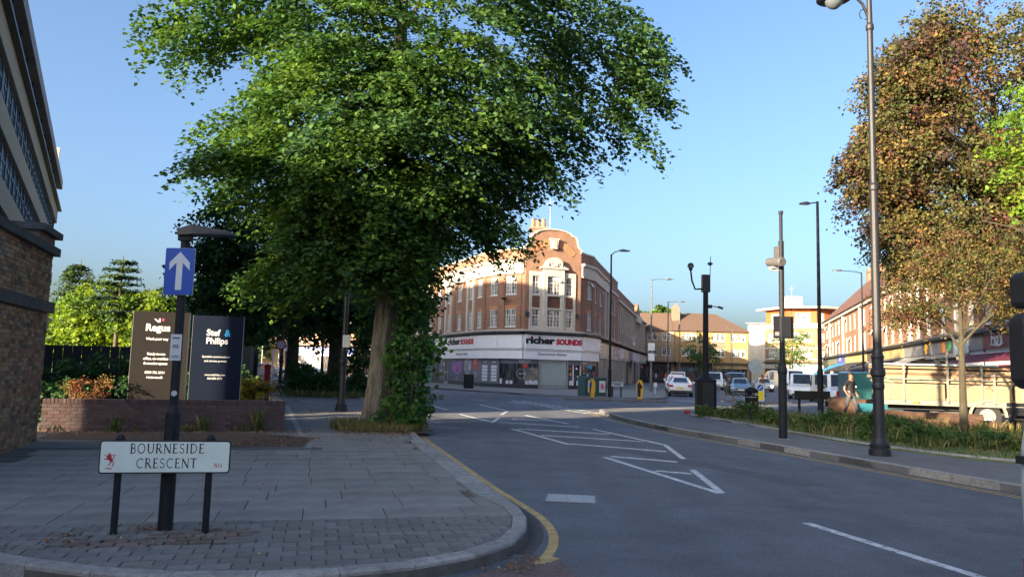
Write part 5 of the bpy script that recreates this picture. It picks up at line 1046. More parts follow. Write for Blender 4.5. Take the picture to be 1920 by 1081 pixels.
strip(f6, 11.9, 14.3, .3, .33, 3.42, 4.4, MAG, cp, 'sign_panel'); strip(f6, 14.3, 17.0, .3, .33, 3.42, 4.4, NV2, cp, 'sign_panel'); ftext('shop_lettering', 'PC', .7, LW, f6, 15.9, 3.56, .34, 1.6, .02); scrawl('aa', .6, LW, f6, 13.0, 3.56, .34, .8)
t7, f7 = block('brick terrace wing right of the corner building with magenta canopied shops', (12.6,91), (18.3,114), [1.8,4.6,7.6,10.4,13.2,16.2,19,21.8], 11.4, 3, [(FP,SHUTD),(FG,SHUTD),(NV2,SHUTD),(FP,SHUTD)])
MB().add([(0,-.3,3.4),(4,-.3,3.4),(4,-1.7,2.6),(0,-1.7,2.6),(0,-1.7,2.35),(4,-1.7,2.35)], [(0,1,2,3),(3,2,5,4)]).build('awning', mat('awning_crimson', (.30,.015,.06), .7), t7, f7.p(15,0,0)-Vector(t7.location), f7.a)
t8, f8 = block('far brick end of the right terrace with a small gabled stone bay', (18.3,114), (23.3,133), [2,5,8,11,14,17], 9.9, 4, [(FP,SHUTD),(FG,SHG),(FP,SHG)])
MB().vprism([(1,9.9),(7,9.9),(7,10.8),(5.6,11.2),(5.2,11.8),(4,12.2),(2.8,11.8),(2.4,11.2),(1,10.8)], -.2, .4).build('gable', BRK, t8, f8.p(0)-Vector(t8.location), f8.a)
strip(f8, .8, 7.2, 0, .5, 9.2, 10.3, STONE, t8, 'stone_frieze')
MB().box(-.7,.7,-.5,.5,11.5,13.4).build('chimney_stack', _m['stack_brick'], t7, f7.p(3,-3)-Vector(t7.location), f7.a)
# ---- left hand blocks of the parade, seen through the lime's shoots
GRN = mat('fascia_green', (.02,.18,.07), .4, .1); TEAL = mat('door_teal', (.03,.13,.14), .5, .15, 2)
t9, f9 = block('brick terrace left of the corner building with green shop fascia', (-19.35,107.5), (-9.3,85), [1.5,4.3,7.1,9.9,12.7,15.5,18.3,21.1,23.5], 11.8, 6, [(FP,SHG),(WSH,SHG),(GRN,SHG),(GRN,SHG)], wd=1.15)
strip(f9, f9.L-.0, f9.L+.0+.01, 0, .02, 1, 2, GRN, t9, 'trim'); scrawl('aaaaa aaaaa', .4, LW, f9, 20.5, 3.75, .33, .7, t9)
strip(f0, .1, 2.7, -.04, .06, .2, 3.3, TEAL, cp, 'shop_door'); strip(f0, .1, 4.3, .0, .35, 3.4, 4.6, mat('fascia_slate', (.07,.08,.09), .5), cp, 'fascia_board'); strip(f0, 2.8, 4.4, -.04, .06, .2, 3.3, DARK, cp, 'shop_door')
t10, f10 = block('far brick shop terrace with blue fascia, seen between the lime trunks', (-38,131), (-26,129), [1.2,2.8,4.4,6.0,7.6,9.2,10.8], 12.5, 7, [(mat('fascia_blue', (.015,.05,.28), .4), mat('pale_shop_front', (.26,.25,.26), .5, .5, .8)),(_m['fascia_blue'], SHG)], wd=.8, brick=brickmat('orange_brickwork', (.42,.19,.09), (.36,.15,.07), (.4,.3,.2)))
scrawl('aaaaa aaa', .6, LW, f10, 6, 3.7, .33, .8, t10)
MB().box(0,9,-4,4,0,9.5).build('tan_building', mat('tan_render', (.48,.33,.2), .8, .15, .6), None, (-42,135,0), label='plain tan building left of the blue fronted shop terrace', category='building')
# ================================================================== FLATS AT THE END OF THE ROAD
YBK = brickmat('yellow_brickwork', (.34,.20,.06), (.30,.17,.05), (.33,.25,.14), stain=.12); TILE = mat('brown_tiles', (.105,.066,.048), .9, .25, 6, .4, 8)
BRN = brickmat('brown_spandrel_brick', (.26,.14,.085), (.22,.11,.07), (.3,.24,.2))
def pitched(name, fr, u0, u1, w0, w1, z0, zr, m, par, hipl=2.5, hipr=2.5, eave=.4, wr=None):
    wr = wr if wr is not None else (w0+w1)/2
    a = [(u0-eave, -w0-eave, z0), (u1+eave, -w0-eave, z0), (u1+eave, -w1+eave, z0), (u0-eave, -w1+eave, z0), (u0+hipl, -wr, zr), (u1-hipr, -wr, zr)]
    return MB().add(a, [(0,1,5,4),(2,3,4,5),(3,0,4),(1,2,5),(0,3,2,1)]).build(name, m, par, fr.p(0)-Vector(par.location), fr.a)
def flats(label, A, B, wins, brick, zc, depth=9, zt=8.95, brown=(), cat='building'):
    fr = Fr(A, B); t = thing('flats_over_shops', label, cat, (A[0],A[1],0)); H = []
    for u, wd in wins:
        for z, h in ((4.75,1.35),(7.35,1.3)): H.append((u-wd/2,u+wd/2,z,z+h))
    wall(fr, 0, fr.L, 3.6, zt, H, brick, t)
    for u, wd in wins:
        for z, h in ((4.75,1.35),(7.35,1.3)): window(fr, u, z, wd, h, t, 3 if wd > 2 else 2, 0, bars=0, tr=.3)
    for a, b in brown: 
        strip(fr, a, b, 0, .012, 6.15, 7.3, BRN, t, 'spandrel')
    pts = [fr.p(0,-.2), fr.p(fr.L,-.2), fr.p(fr.L,-depth), fr.p(0,-depth)]; MB().prism([(q.x-A[0], q.y-A[1]) for q in pts], .1, zt-.05).build('body', brick, t)
    strip(fr, -.1, fr.L+.1, 0, 1.6, 3.55, 3.75, mat('canopy_brown', (.10,.07,.05), .7), t, 'canopy')
    return t, fr
fl, ff1 = flats('yellow brick flats with brown hipped roof over shaded shops at the end of the road', (27.8,131), (40.6,131), [(2.6,2.6),(7.6,2.2),(11.0,2.5)], YBK, 9, brown=((6.4,8.8),))
fl2, ff2 = flats('shaded brown wing of the flats between the terrace and the yellow part', (22.6,132.5), (27.78,131), [(1.8,1.6),(4.2,1.4)], brickmat('tan_brickwork', (.36,.24,.13), (.30,.19,.11), (.4,.33,.25)), 9)
pitched('roof', ff1, 0, ff1.L, 0, -10, 8.95, 12.4, TILE, fl, -.0, 4.5); pitched('roof', ff2, -6, ff2.L+.3, 0, -10, 8.93, 12.38, TILE, fl2, 0, -.6)
MB().box(-.6,.6,-.5,.5,9.5,13.3).box(-.25,-.05,-.15,.05,13.3,13.8).box(.1,.3,-.15,.05,13.3,13.8).build('chimney_stack', _m['stack_brick'], fl, (.9,3,0))
for i, (a, b, m) in enumerate(((.3,3.2,DARK),(3.4,6.2,DARK),(6.4,12.4,mat('fascia_gold', (.50,.40,.22), .5, .4, .8)))):
    strip(ff1, a, b, 0, .3, 2.75, 3.5, m, fl, 'fascia_board'); strip(ff1, a, b, -.1, .05, .2, 2.7, SHG, fl, 'shop_front')
strip(ff2, .3, 5, 0, .3, 2.75, 3.5, DARK, fl2, 'fascia_board'); strip(ff2, .3, 5, -.1, .05, .2, 2.7, SHG, fl2, 'shop_front')
MB().box(12.4,12.75,-1.5,-1.2,.1,3.55).box(6.1,6.35,-1.5,-1.25,.1,3.55).box(.2,.4,-1.5,-1.3,.1,3.55).build('canopy_post', _m['canopy_brown'], fl)
for u in (.0,4.3,9.6,12.6): strip(ff1, u, u+.09, .0, .1, 3.75, 8.95, LEAD, fl, 'downpipe')
tree('broadleaf_tree', 'bright green tree top showing above the brown roof of the flats', (33,165,0), 15.5, [(0,0,14.6,3.2,2.5,1.9),(-5.0,0,13.6,2.2,2,1.3),(-8,0,13.1,1.5,2,.9)], [LY[1],LG[0],LY[2]], BARKD, .6, 90, 40, .4, 91, ll=1.6)
GS = 'young street trees in front of the far buildings'
tree('street_tree', 'young willowy street tree in front of the shaded end of the flats', (27.6,112,.0), 8.3, [(0,0,5.6,2.4,2,2.3),(.5,0,4.2,2.6,2,1.4)], [LG[0],LG[2],LY[2]], BARKD, .26, 90, 26, .12, 92, ll=1.3, group=GS)
tree('street_tree', 'young yellow-green street tree in front of the orange topped corner building', (37,101,.0), 8.0, [(0,0,6.0,2.4,2,2.0),(0,0,4.0,1.9,2,1.4)], LY, BARKD, .26, 80, 24, .12, 93, ll=1.3, group=GS)
# ---- white building and art deco corner block
CRM = mat('cream_wall', (.50,.45,.36), .8, .08, 1); ORR = mat('orange_render', (.42,.10,.025), .7, .06, 1); BKD = brickmat('deco_brick', (.28,.15,.085), (.24,.12,.07), (.30,.22,.16)); 
wb = thing('white_building', 'plain cream white building between the flats and the orange topped block', 'building', (44,152,0)); wf = Fr((44.6,158), (48.6,142.5)); wf = Fr((45.6,152), (52,149))
wall(wf, 0, wf.L, 0, 10.2, [(1.0,1.6,6.2,8),(2.6,3.2,6.2,8),(4.2,4.8,6.2,8),(1.0,1.6,3,4.8),(2.6,3.2,3,4.8)], CRM, wb)
for u in (1.3,2.9,4.5):
    for z in ((6.2,3.0) if u < 4 else (6.2,)): window(wf, u, z, .6, 1.8, wb, 1, 0, bars=2)
strip(wf, 0, wf.L, -9, -.1, 0, 10.0, CRM, wb, 'body'); strip(wf, -.1, wf.L, 0, .12, 10.15, 10.35, CRM, wb, 'parapet')
MB().box(0,5,-6,-1.2,10.2,12).build('penthouse', GREYM, wb, wf.p(.9,-9)-Vector(wb.location), wf.a); MB().box(-.4,5.4,-6.6,-.9,12,12.25).build('penthouse_roof', LEAD, wb, wf.p(.9,-9)-Vector(wb.location), wf.a)
dc = thing('deco_corner_block', 'brick corner block with orange top floor and flat overhanging roof', 'building', (51,138,0))
dF = [Fr((48.3,146),(50.7,139.5)), Fr((50.7,139.5),(55.2,137.9)), Fr((55.2,137.9),(62,140.8))]
for i, fr in enumerate(dF):
    hs = {0: [(1.0,6.0)], 1: [(.5,3.6)], 2: [(.6,1.8),(3.4,5.6)]}[i]; H = [(a,b,z,z+1.6) for a, b in hs for z in (5.0,8.0)]
    wall(fr, 0, fr.L, 4.3, 10.4, H, BKD, dc)
    for a, b in hs:
        for z in (5.0,8.0): window(fr, (a+b)/2, z, b-a, 1.6, dc, max(2, int((b-a)/.8)), 0, bars=2)
    wall(fr, 0, fr.L, 10.4+1.0, 14.0, [(hs[0][0]+.4,min(hs[0][1],hs[0][0]+3),11.7,13.3)], ORR, dc, 'top_floor', w=-.3); window(fr, (hs[0][0]+.4+min(hs[0][1],hs[0][0]+3))/2, 11.7, min(hs[0][1],hs[0][0]+3)-hs[0][0]-.4, 1.6, dc, 3, 0, bars=2, w=-.3)
    strip(fr, -.1, fr.L+.1, -.1, .25, 10.4, 11.4, CRM, dc, 'parapet_band'); strip(fr, -.05, fr.L+.05, -.05, .12, 6.75, 7.05, CRM, dc, 'stone_band'); strip(fr, -.05, fr.L+.05, -.05, .1, 4.75, 4.95, CRM, dc, 'stone_band')
    strip(fr, 0, fr.L, -.05, .6, 4.1, 4.35, DARK, dc, 'canopy'); strip(fr, .1, fr.L-.1, -.1, .1, .2, 4.1, CRM if i else SHG, dc, 'shop_front'); strip(fr, .2, fr.L-.2, .1, .3, 3.1, 3.9, mat('fascia_aqua', (.25,.5,.48), .5) if i == 1 else CRM, dc, 'fascia_board')
MB().prism([(-4.0,9),(-1.3,.2),(4.5,-1.9),(12,1.4),(12,10)], 14.0, 14.35).build('roof', CRM, dc); MB().prism([(-2.2,8.4),(.1,2.1),(4.2,.5),(10.4,3.2),(10.4,9)], .1, 13.9).build('body', BKD, dc); MB().box(-.4,2.6,3,5,14.3,16.4).build('roof_hut', CRM, dc); MB().tube([(1,4,16.6),(1,4,18.4)], .04, 4).tube([(.5,4,17.9),(1.5,4,18.1)], .03, 4).build('aerial', _m['aerial_grey'], dc)
# ================================================================== SUNLIT PARADE ON THE RIGHT
RBK = brickmat('red_brickwork', (.235,.105,.055), (.19,.08,.04), (.25,.19,.13)); RT = mat('red_brown_tiles', (.115,.056,.04), .9, .22, 5, .5, 10)
def rblock(label, u0, u1, us, shops, seed, zr=15.3, gap=True):
    A, B = PK.p(u0), PK.p(u1); t, fr = block(label, (A.x,A.y), (B.x,B.y), us, 9.3, seed, shops, rows=((4.75,1.7),(7.1,1.75)), base=4.3, wd=1.15, pil=False, brick=RBK, back=11)
    pitched('roof', fr, 0, fr.L, 0, -11, 9.42, zr, RT, t, 3.0 if u0 < 1 else 0, 0, .5)
    for k, u in enumerate(us):
        if k % 4 == 1: MB().box(-.18,.18,-.2,.05,4.4,9.3).build('stone_pilaster', STONE, t, fr.p(u+1.05)-Vector(t.location), fr.a)
    return t, fr
MAR = mat('fascia_maroon', (.14,.010,.02), .4, .1); GRY = mat('fascia_grey', (.20,.20,.21), .5, .15); TANF = mat('fascia_tan', (.42,.33,.16), .5, .2, 1.2); GRNG = mat('fascia_olive', (.16,.18,.12), .5, .2)
ra, fra = rblock('far block of the sunlit brick parade with a blue awning', 0, 36, [2+k*3.1 for k in range(11)], [(GRNG,SHG),(GRNG,SHG),(mat('fascia_violet', (.10,.10,.32), .4),SHG),(TANF,SHG),(TANF,DARK)], 11)
for u_c, s_c in ((4.5,1.0),(8.5,1.7),(24,1.2)): MB().box(-s_c,s_c,-.6,.6,-3,1.3).box(-s_c*.7,-s_c*.4,-.2,.2,1.3,1.75).box(s_c*.3,s_c*.6,-.2,.2,1.3,1.75).build('chimney_stack', _m['stack_brick'], ra, fra.p(u_c,-5.6,15.3)-Vector(ra.location), fra.a)
rb, frb = rblock('middle block of the sunlit brick parade behind the lorry', 36.2, 61, [1.8+k*3.0 for k in range(8)], [(mat('fascia_brown', (.10,.07,.05), .5),SHG),(TANF,SHG),(GRY,SHG)], 12)
rc, frc = rblock('near block of the sunlit brick parade with the maroon shop at the right edge', 61.2, 88, [1.6+k*3.0 for k in range(9)], [(GRY,SHG),(GRY,SHG),(MAR,SHG),(MAR,SHG),(TANF,SHG)], 13)
def awn(fr, par, u0, u1, z1, z0, dep, m, m2=None, valance=.22):
    mb = MB(); mb.add([(u0,-.33,z1),(u1,-.33,z1),(u1,-.33-dep,z0),(u0,-.33-dep,z0),(u0,-.33-dep,z0-valance),(u1,-.33-dep,z0-valance),(u0,-.33,z1-.05),(u1,-.33,z1-.05)], [(0,1,2,3),(3,2,5,4),(0,3,6),(1,7,2)])
    mb.build('awning', m, par, fr.p(0)-Vector(par.location), fr.a)
    if m2: mb = MB(); mb.quad((u0,-.34,z1+.012),(u1,-.34,z1+.012),(u1,-.55,z1-.14),(u0,-.55,z1-.14)); mb.quad((u0,-.35-dep,z0+.01),(u1,-.35-dep,z0+.01),(u1,-.35-dep,z0-.15),(u0,-.35-dep,z0-.15)); mb.build('awning_stripe', m2, par, fr.p(0)-Vector(par.location), fr.a)
awn(fra, ra, 13.5, 21.5, 3.4, 2.3, 2.6, mat('awning_blue', (.03,.28,.62), .6)); awn(fra, ra, 23, 29, 3.4, 2.6, 2.2, mat('awning_dark', (.03,.03,.033), .7)); awn(fra, ra, 29.3, 35.5, 3.4, 2.6, 2.0, _m['awning_dark'])
awn(frb, rb, 2, 7.6, 3.3, 2.5, 2.2, _m['awning_dark']); awn(frb, rb, 8.5, 15.5, 3.3, 2.5, 2.4, _m['awning_dark']); awn(frb, rb, 17.5, 23, 3.3, 2.8, 1.4, mat('awning_grey', (.35,.34,.33), .7))
AWM = mat('awning_maroon', (.13,.012,.032), .7, .08, 3); awn(frc, rc, 8.6, 15.5, 3.2, 2.62, 1.3, AWM, mat('awning_white', (.7,.66,.64), .7)); awn(frc, rc, 15.7, 22, 3.2, 2.62, 1.3, AWM, _m['awning_white'])
ftext('shop_lettering', 'Fio\'s', .62, LW, frc, 13.0, 3.62, .34, 1.15, .02, par=rc, ext=.03)
fpoly(frc, [(10.8,4.28),(12.0,4.34),(12.5,4.44),(12.3,4.22),(11.2,4.16)], .33, LW, 'lettering_flourish', rc, .03); fpoly(frc, [(11.7,3.62),(13.4,3.48),(14.3,3.64),(13.4,3.60)], .33, LW, 'lettering_flourish', rc, .03)
strip(frb, 22.6, 24.6, .33, .36, 3.42, 4.25, mat('panel_dark_grey', (.09,.09,.10), .5), rb, 'sign_panel')
mb = MB(); c_ = (24.0-.3, 3.84)
for k in range(6): a = R(60*k+10); mb.vprism([(c_[0]+.12*math.cos(a-.6), c_[1]+.12*math.sin(a-.6)), (c_[0]+.40*math.cos(a-.25), c_[1]+.40*math.sin(a-.25)), (c_[0]+.40*math.cos(a+.25), c_[1]+.40*math.sin(a+.25)), (c_[0]+.12*math.cos(a+.6), c_[1]+.12*math.sin(a+.6))], -.39, -.362)
mb.build('flower_emblem', mat('yellow_sign', (.75,.42,.02), .5), rb, frb.p(0)-Vector(rb.location), frb.a)
strip(frc, 2.6, 3.3, .33, .36, 3.45, 4.15, mat('orange_sign', (.65,.25,.03), .5), rc, 'sign_panel'); strip(frc, 3.9, 5.1, .33, .36, 3.45, 4.25, _m['panel_dark_grey'], rc, 'sign_panel'); fpoly(frc, [(4.2,3.6),(4.6,3.55),(4.85,3.75),(4.8,4.05),(4.45,4.12),(4.2,3.9)], .362, mat('green_sign', (.06,.40,.10), .5), 'sign_emblem', rc)
strip(frc, 5.5, 8.3, .33, .40, 3.25, 4.4, mat('pale_blue_sign', (.22,.48,.66), .5, .5, .8, col2=(.6,.68,.72)), rc, 'sign_panel')
scrawl('aaa', .5, LW, fra, 17.5, 3.7, .33, .9, ra)
ftext('awning_lettering', 'FIO\'S', .10, LW, frc, 10.5, 2.45, 1.65, 1.1, .002, par=rc, ext=.004)
# ================================================================== LAMP COLUMNS, POSTS, CABINETS
def column(label, loc, h, arm, r=.09, base=(.13,1.6), headrz=0, name='street_lamp', m=BLACKM, up=.25, ll=.65, cat='street lamp', group=None):
    t = thing(name, label, cat, loc, headrz, group); mb = MB(); mb.tube([(0,0,-.1),(0,0,base[1])], base[0], 14).tube([(0,0,base[1]),(0,0,base[1]+.15)], [base[0],r], 14).tube([(0,0,base[1]+.14),(0,0,h)], [r,r*.62], 12); mb.build('pole', m, t)
    MB().tube([(0,0,h-.06),(arm*.35,0,h+up*.55),(arm,0,h+up)], [.035,.03,.028], 8).build('arm', m, t)
    s = 1 if arm > 0 else -1; z = h+up; mb = MB(); x0, x1 = arm-.05*s, arm+ll*s
    mb.add([(x0,-.06,z-.04),(x0+.15*s,-.15,z-.05),(x1,-.10,z-.03),(x1,.10,z-.03),(x0+.15*s,.15,z-.05),(x0,.06,z-.04),(x0,-.04,z+.05),(x0+.2*s,-.12,z+.09),(x1,-.07,z+.02),(x1,.07,z+.02),(x0+.2*s,.12,z+.09),(x0,.04,z+.05)], [(5,4,3,2,1,0),(6,7,8,9,10,11),(0,1,7,6),(1,2,8,7),(2,3,9,8),(3,4,10,9),(4,5,11,10),(5,0,6,11)])
    mb.build('lamp_head', mat('lamp_head_grey', (.06,.065,.07), .45, .2, 6), t); MB().box(min(x0+.2*s,x1-.08*s),max(x0+.2*s,x1-.08*s),-.08,.08,z-.062,z-.045).build('lens', mat('lamp_lens', (.5,.52,.5), .2), t); return t
GP = mat('grey_painted_column', (.11,.115,.125), .45, .25, 6, metal=.3)
column('tall lamp column in front of the hi-fi shop between the green cabinet and small nameplate', (6.32,48.8,.1), 9.1, .55, .085, (.12,1.7))
column('lamp column on the pavement corner left of the parked white cars', (12.3,67.3,.1), 9.8, 1.3, .09, (.12,1.8), m=GP, up=.05)
column('farther lamp column rising behind the parked white cars', (17.6,86,.0), 9.7, 1.3, .09, (.12,1.8), m=GP, up=.05)
column('thin lamp column in front of the chimney of the flats', (24.4,111,.0), 10.3, .4, .09, (.12,1.8), m=GP, up=.05)
column('short far lamp column in front of the yellow flats', (34.6,120,.0), 8.9, -.3, .07, (.1,1.5), m=GP, up=.12)
column('black lamp column at the edge of the grass island, arm pointing left', (14.75,36.7,.1), 10.1, -.42, .10, (.135,1.9), up=-.12, ll=.45)
column('thin lamp column in front of the orange topped building', (36.6,100,.0), 9.8, -1.0, .08, (.1,1.7), m=GP, up=.1)
column('lamp column against the sunlit brick parade, arm pointing left', (27.5,60,.1), 9.9, -1.6, .085, (.12,1.8), up=.1)
column('tall lamp column rising behind the navy totem into the limes', (-13.5,38.5,.0), 10, .8, .08, (.11,1.8))
column('far lamp column on the avenue behind the second lime', (-14.6,60,.1), 9.0, .8, .09, (.13,1.6))
column('lamp column on the left terrace side, seen through the lime shoots', (-5.9,52.5,.1), 9.5, .8, .085, (.12,1.7))
def ornate(label, loc, h, lantern=True, arm=-.78):
    t = thing('heritage_lamp', label, 'street lamp', loc); mb = MB()
    mb.lathe([(.215,-.05),(.215,.12),(.19,.15),(.20,.22),(.165,.27),(.125,.36),(.115,.5),(.108,1.35),(.125,1.40),(.125,1.46),(.112,1.5),(.118,1.62),(.15,1.66),(.15,1.76),(.115,1.82),(.12,2.0),(.135,2.04),(.10,2.12),(.09,2.2),(.082,5.6),(.10,5.63),(.10,5.72),(.072,5.78),(.062,9.2),(.085,9.24),(.085,9.32),(.06,9.38),(.05,h)], (0,0,0), 20); mb.build('column', mat('heritage_black', (.014,.015,.019), .5, .3, 18, .15, 60), t, smooth=False)
    if lantern:
        mb = MB(); P = [(0,0,h-.75),(-.15,0,h-.38),(-.4,0,h-.13),(arm,0,h-.03)]; mb.tube(P, [.035,.03,.028,.03], 8)
        for k in range(18): a = R(k*20); 
        sc = [(-.12-.10*math.cos(R(a)), 0, h-.62+.12*math.sin(R(a))) for a in range(-60,270,20)]; mb.tube(sc, .012, 5); mb.build('arm', BLACKM, t)
        zz_ = h-.24; MB().lathe([(.37,0),(.37,.03),(.30,.09),(.12,.16),(.06,.22),(.03,.24)], (arm,0,zz_-.05), 24).build('lamp_shade', _m['heritage_black'], t, smooth=True)
        MB().lathe([(.19,0),(.20,-.03),(.16,-.13),(.08,-.2),(.01,-.22)], (arm,0,zz_-.055), 18).build('lamp_bowl', mat('frosted_bowl', (.10,.12,.14), .2, .05), t, smooth=True)
    return t
ornate('very tall ornate black lamp column with disc lantern, cut by the top of the picture', (7.75,16.25,.12), 10.2)
ornate('ornate black lamp column with a blank white plate, just left of the big lime', (-5.78,26.8,.11), 9.8, False)
MB().box(-.13,.13,-.02,.0,2.2,2.62).build('back_plate', _m['sticker_white'], bpy.data.objects['heritage_lamp.001'], (.1,-.14,0))
l2 = ornate('ornate black lamp column farther down the left pavement beside the black bench', (-14.4,48.6,.11), 9.0, False)
MB().tube([(0,-.2,2.75),(0,-.22,2.75)], .33, 20).build('round_sign_rim', mat('sign_red_bright', (.55,.02,.03), .4), l2); MB().tube([(0,-.222,2.75),(0,-.226,2.75)], .25, 20).build('round_sign', SW, l2)
bb = thing('crossing_beacon', 'amber globe crossing beacon on a slim pole down the left avenue', 'beacon', (-16.6,54,.1)); MB().tube([(0,0,0),(0,0,2.6)], .05, 8).build('pole', _m['sign_white'], bb); MB().lathe([(.03,0),(.12,.05),(.17,.17),(.12,.29),(.03,.34)], (0,0,2.58), 12).build('globe', mat('amber_globe', (.55,.33,.05), .3), bb, smooth=True)
# control post with camera and black box (middle right)
cpst = thing('control_post', 'black post with swollen base, black box at head height and grey camera near top', 'traffic post', (7.02,19.88,.12))
MB().tube([(0,0,-.1),(0,0,1.62)], .105, 18).tube([(0,0,1.61),(0,0,1.70),(0,0,1.80),(0,0,1.92)], [.105,.122,.115,.07], 18).tube([(0,0,1.9),(0,0,5.1)], .068, 16).tube([(0,0,5.09),(0,0,5.82)], .045, 12).tube([(0,0,5.82),(0,0,5.90)], .06, 12).build('pole', BLACKM, cpst)
MB().box(-.21,.30,-.02,.05,2.56,3.13).box(-.04,.2,-.09,.0,2.58,3.11).build('black_box', BLACK, cpst); MB().box(-.19,-.08,-.03,-.02,2.62,2.72).build('label_plate', GREYM, cpst)
MB().box(-.12,.12,-.12,.0,.0,.01).build('base_plate', _m['pale_iron'], cpst)
mb = MB(); mb.tube([(-.30,.1,4.55),(-.12,-.35,4.50)], [.11,.125], 14).tube([(-.12,-.35,4.50),(-.10,-.4,4.495)], [.13,.11], 14); mb.build('camera', mat('camera_grey', (.09,.09,.088), .5, .15, 8), cpst)
MB().tube([(-.3,0,4.35),(-.15,0,4.32),(0,0,4.36)], .03, 6).tube([(-.28,-.05,4.4),(-.05,.0,4.45)], .02, 6).box(-.30,-.12,-.1,.1,4.37,4.42).build('camera_bracket', mat('bracket_white', (.32,.32,.32), .4), cpst)
MB().box(-.17,-.07,-.07,.08,4.55,4.95).build('relay_box', _m['camera_grey'], cpst)
# CCTV column with cabinet base
cc = thing('cctv_column', 'black security camera column on an octagonal cabinet base at the island tip', 'camera column', (7.76,30.6,.12))
mb = MB(); o8 = lambda r, n=8: [(r*math.cos(R(22.5+45*k)), r*math.sin(R(22.5+45*k))) for k in range(8)]
mb.prism(o8(.42), 0, 1.36); P = [(x,y,1.36) for x, y in o8(.42)]+[(x,y,1.55) for x, y in o8(.17)]; mb.add(P, [(i,(i+1)%8,8+(i+1)%8,8+i) for i in range(8)]); mb.prism(o8(.43), 1.33, 1.37); mb.build('cabinet', BLACKM, cc)
MB().box(-.22,.22,-.405,-.395,.12,1.25).box(.12,.15,-.42,-.40,.6,.75).build('cabinet_door', BLACK, cc)
MB().tube([(0,0,1.5),(0,0,4.9)], [.125,.10], 14).build('pole', BLACKM, cc); MB().box(-.15,.16,-.12,.12,4.85,5.55).build('head_box', BLACK, cc)
MB().tube([(-.12,0,4.98),(-.42,0,4.96),(-.55,0,5.3),(-.6,0,5.72)], .035, 8).build('camera_arm', BLACKM, cc); MB().lathe([(.03,0),(.08,.04),(.08,.12)], (-.6,0,5.7), 12).build('camera_mount', BLACK, cc); MB().lathe([(.10,0),(.13,.06),(.12,.14),(.05,.2)], (-.6,0,5.82), 14).build('dome_camera', mat('camera_dark_glass', (.02,.02,.025), .1), cc, smooth=True); MB().lathe([(.135,0),(.135,.03)], (-.6,0,5.84), 14).build('dome_band', _m['bracket_white'], cc)
MB().tube([(.18,0,5.5),(.2,0,6.3)], .015, 6).lathe([(.02,0),(.10,.06),(.12,.10),(.02,.16)], (.18,0,5.92), 10).build('antenna', _m['camera_grey'], cc)
MB().tube([(.1,0,4.28),(.25,0,4.28)], .07, 8).tube([(.2,0,4.3),(.5,-.05,4.26)], .02, 6).obox((.58,-.05,4.24), (.2,.08,.08), ry=R(18)).build('side_camera', BLACK, cc)
# nameplate seen from behind, bin, beacons, signs
bk = thing('nameplate_back', 'black back of a low street nameplate among the island plants', 'street sign', (12.4,33.4,.14), R(-2)); MB().box(-.1,1.42,-.02,.02,.62,.97).build('board', BLACK, bk)
for x in (.12,1.1): MB().box(x-.05,x+.05,.02,.09,-.05,.9).build('post', BLACKM, bk)
lb = thing('litter_bin', 'black domed litter bin rising out of the island plants', 'litter bin', (10.2,32.6,.13)); MB().lathe([(.26,0),(.27,.62),(.29,.66),(.29,.72),(.27,.74)], n=18).build('body', BLACKM, lb); MB().lathe([(.28,.86),(.27,.98),(.16,1.06),(.03,1.1)], n=18).build('hood', BLACKM, lb, smooth=True)
for k in range(6): MB().tube([(.24*math.cos(k),.24*math.sin(k),.72),(.24*math.cos(k),.24*math.sin(k),.88)], .02, 5).build('hood_support', BLACKM, lb)
MB().lathe([(.296,.66),(.296,.70)], n=18).build('rim_band', GREYM, lb)
def isl(loc, r=1.0, sx=1.6):
    mb = MB(); mb.lathe([(r,-.02),(r,.10),(r*.97,.12)], n=20); o = mb.build('traffic_island', TARM, None, (loc[0],loc[1],0), kind='structure'); o.scale = (sx, .5, 1); return o
YB_ = mat('bollard_yellow', (.78,.42,.02), .4, .08, 5); 
for i, (x, y, lab) in enumerate(((4.87,45.6,'yellow traffic bollard in front of the green cabinet'),(7.62,45.2,'yellow traffic bollard standing alone in the road, right of the small nameplate'))):
    isl((x,y)); t = thing('traffic_bollard', lab, 'bollard', (x,y,.12), 0, 'yellow bollards on small road islands')
    mb = MB(); P = []
    for z, a in ((.0,.09),(.18,.14),(.55,.19),(.85,.19),(1.05,.14),(1.15,.06)): P.append((z,a))
    mb.vprism([(a,z) for z, a in P]+[(-a,z) for z, a in P[::-1]], -.06, .06); mb.build('shell', YB_, t); mb = MB(); mb.vprism([(-.13,.18),(.02,.18),(.05,.9),(-.05,1.06),(-.17,.85)], -.075, -.062) if i else mb.vprism([(-.14,.1),(-.1,.1),(-.02,1.1),(-.17,.85)], -.075, -.062); mb.build('dark_face', BLACK, t)
    if i: MB().tube([(.0,-.07,.78),(.0,-.085,.78)], .13, 12).build('back_disc', BLACK, t)
    else: MB().tube([(-.1,-.077,.8),(-.1,-.085,.8)], .10, 12).build('blue_disc', BLUE, t)
    MB().lathe([(.12,-.02),(.1,.05)], n=10).build('foot', BLACK, t)
isl((15.7,48.7), 1.3); kb = thing('keep_left_bollard', 'white and yellow keep left bollard on a road island behind the litter bin', 'bollard', (15.75,48.7,.12)); MB().box(-.26,.26,-.12,.12,.0,1.12).build('shell', _m['sticker_white'], kb); MB().box(-.2,.2,-.125,-.12,.1,.62).build('yellow_face', mat('bollard_lit_yellow', (.80,.70,.03), .4), kb); MB().tube([(0,-.12,.85),(0,-.13,.85)], .19, 16).build('disc', BLUE, kb); MB().obox((0,-.135,.85),(.06,.008,.26), ry=R(45)).build('arrow', SW, kb)
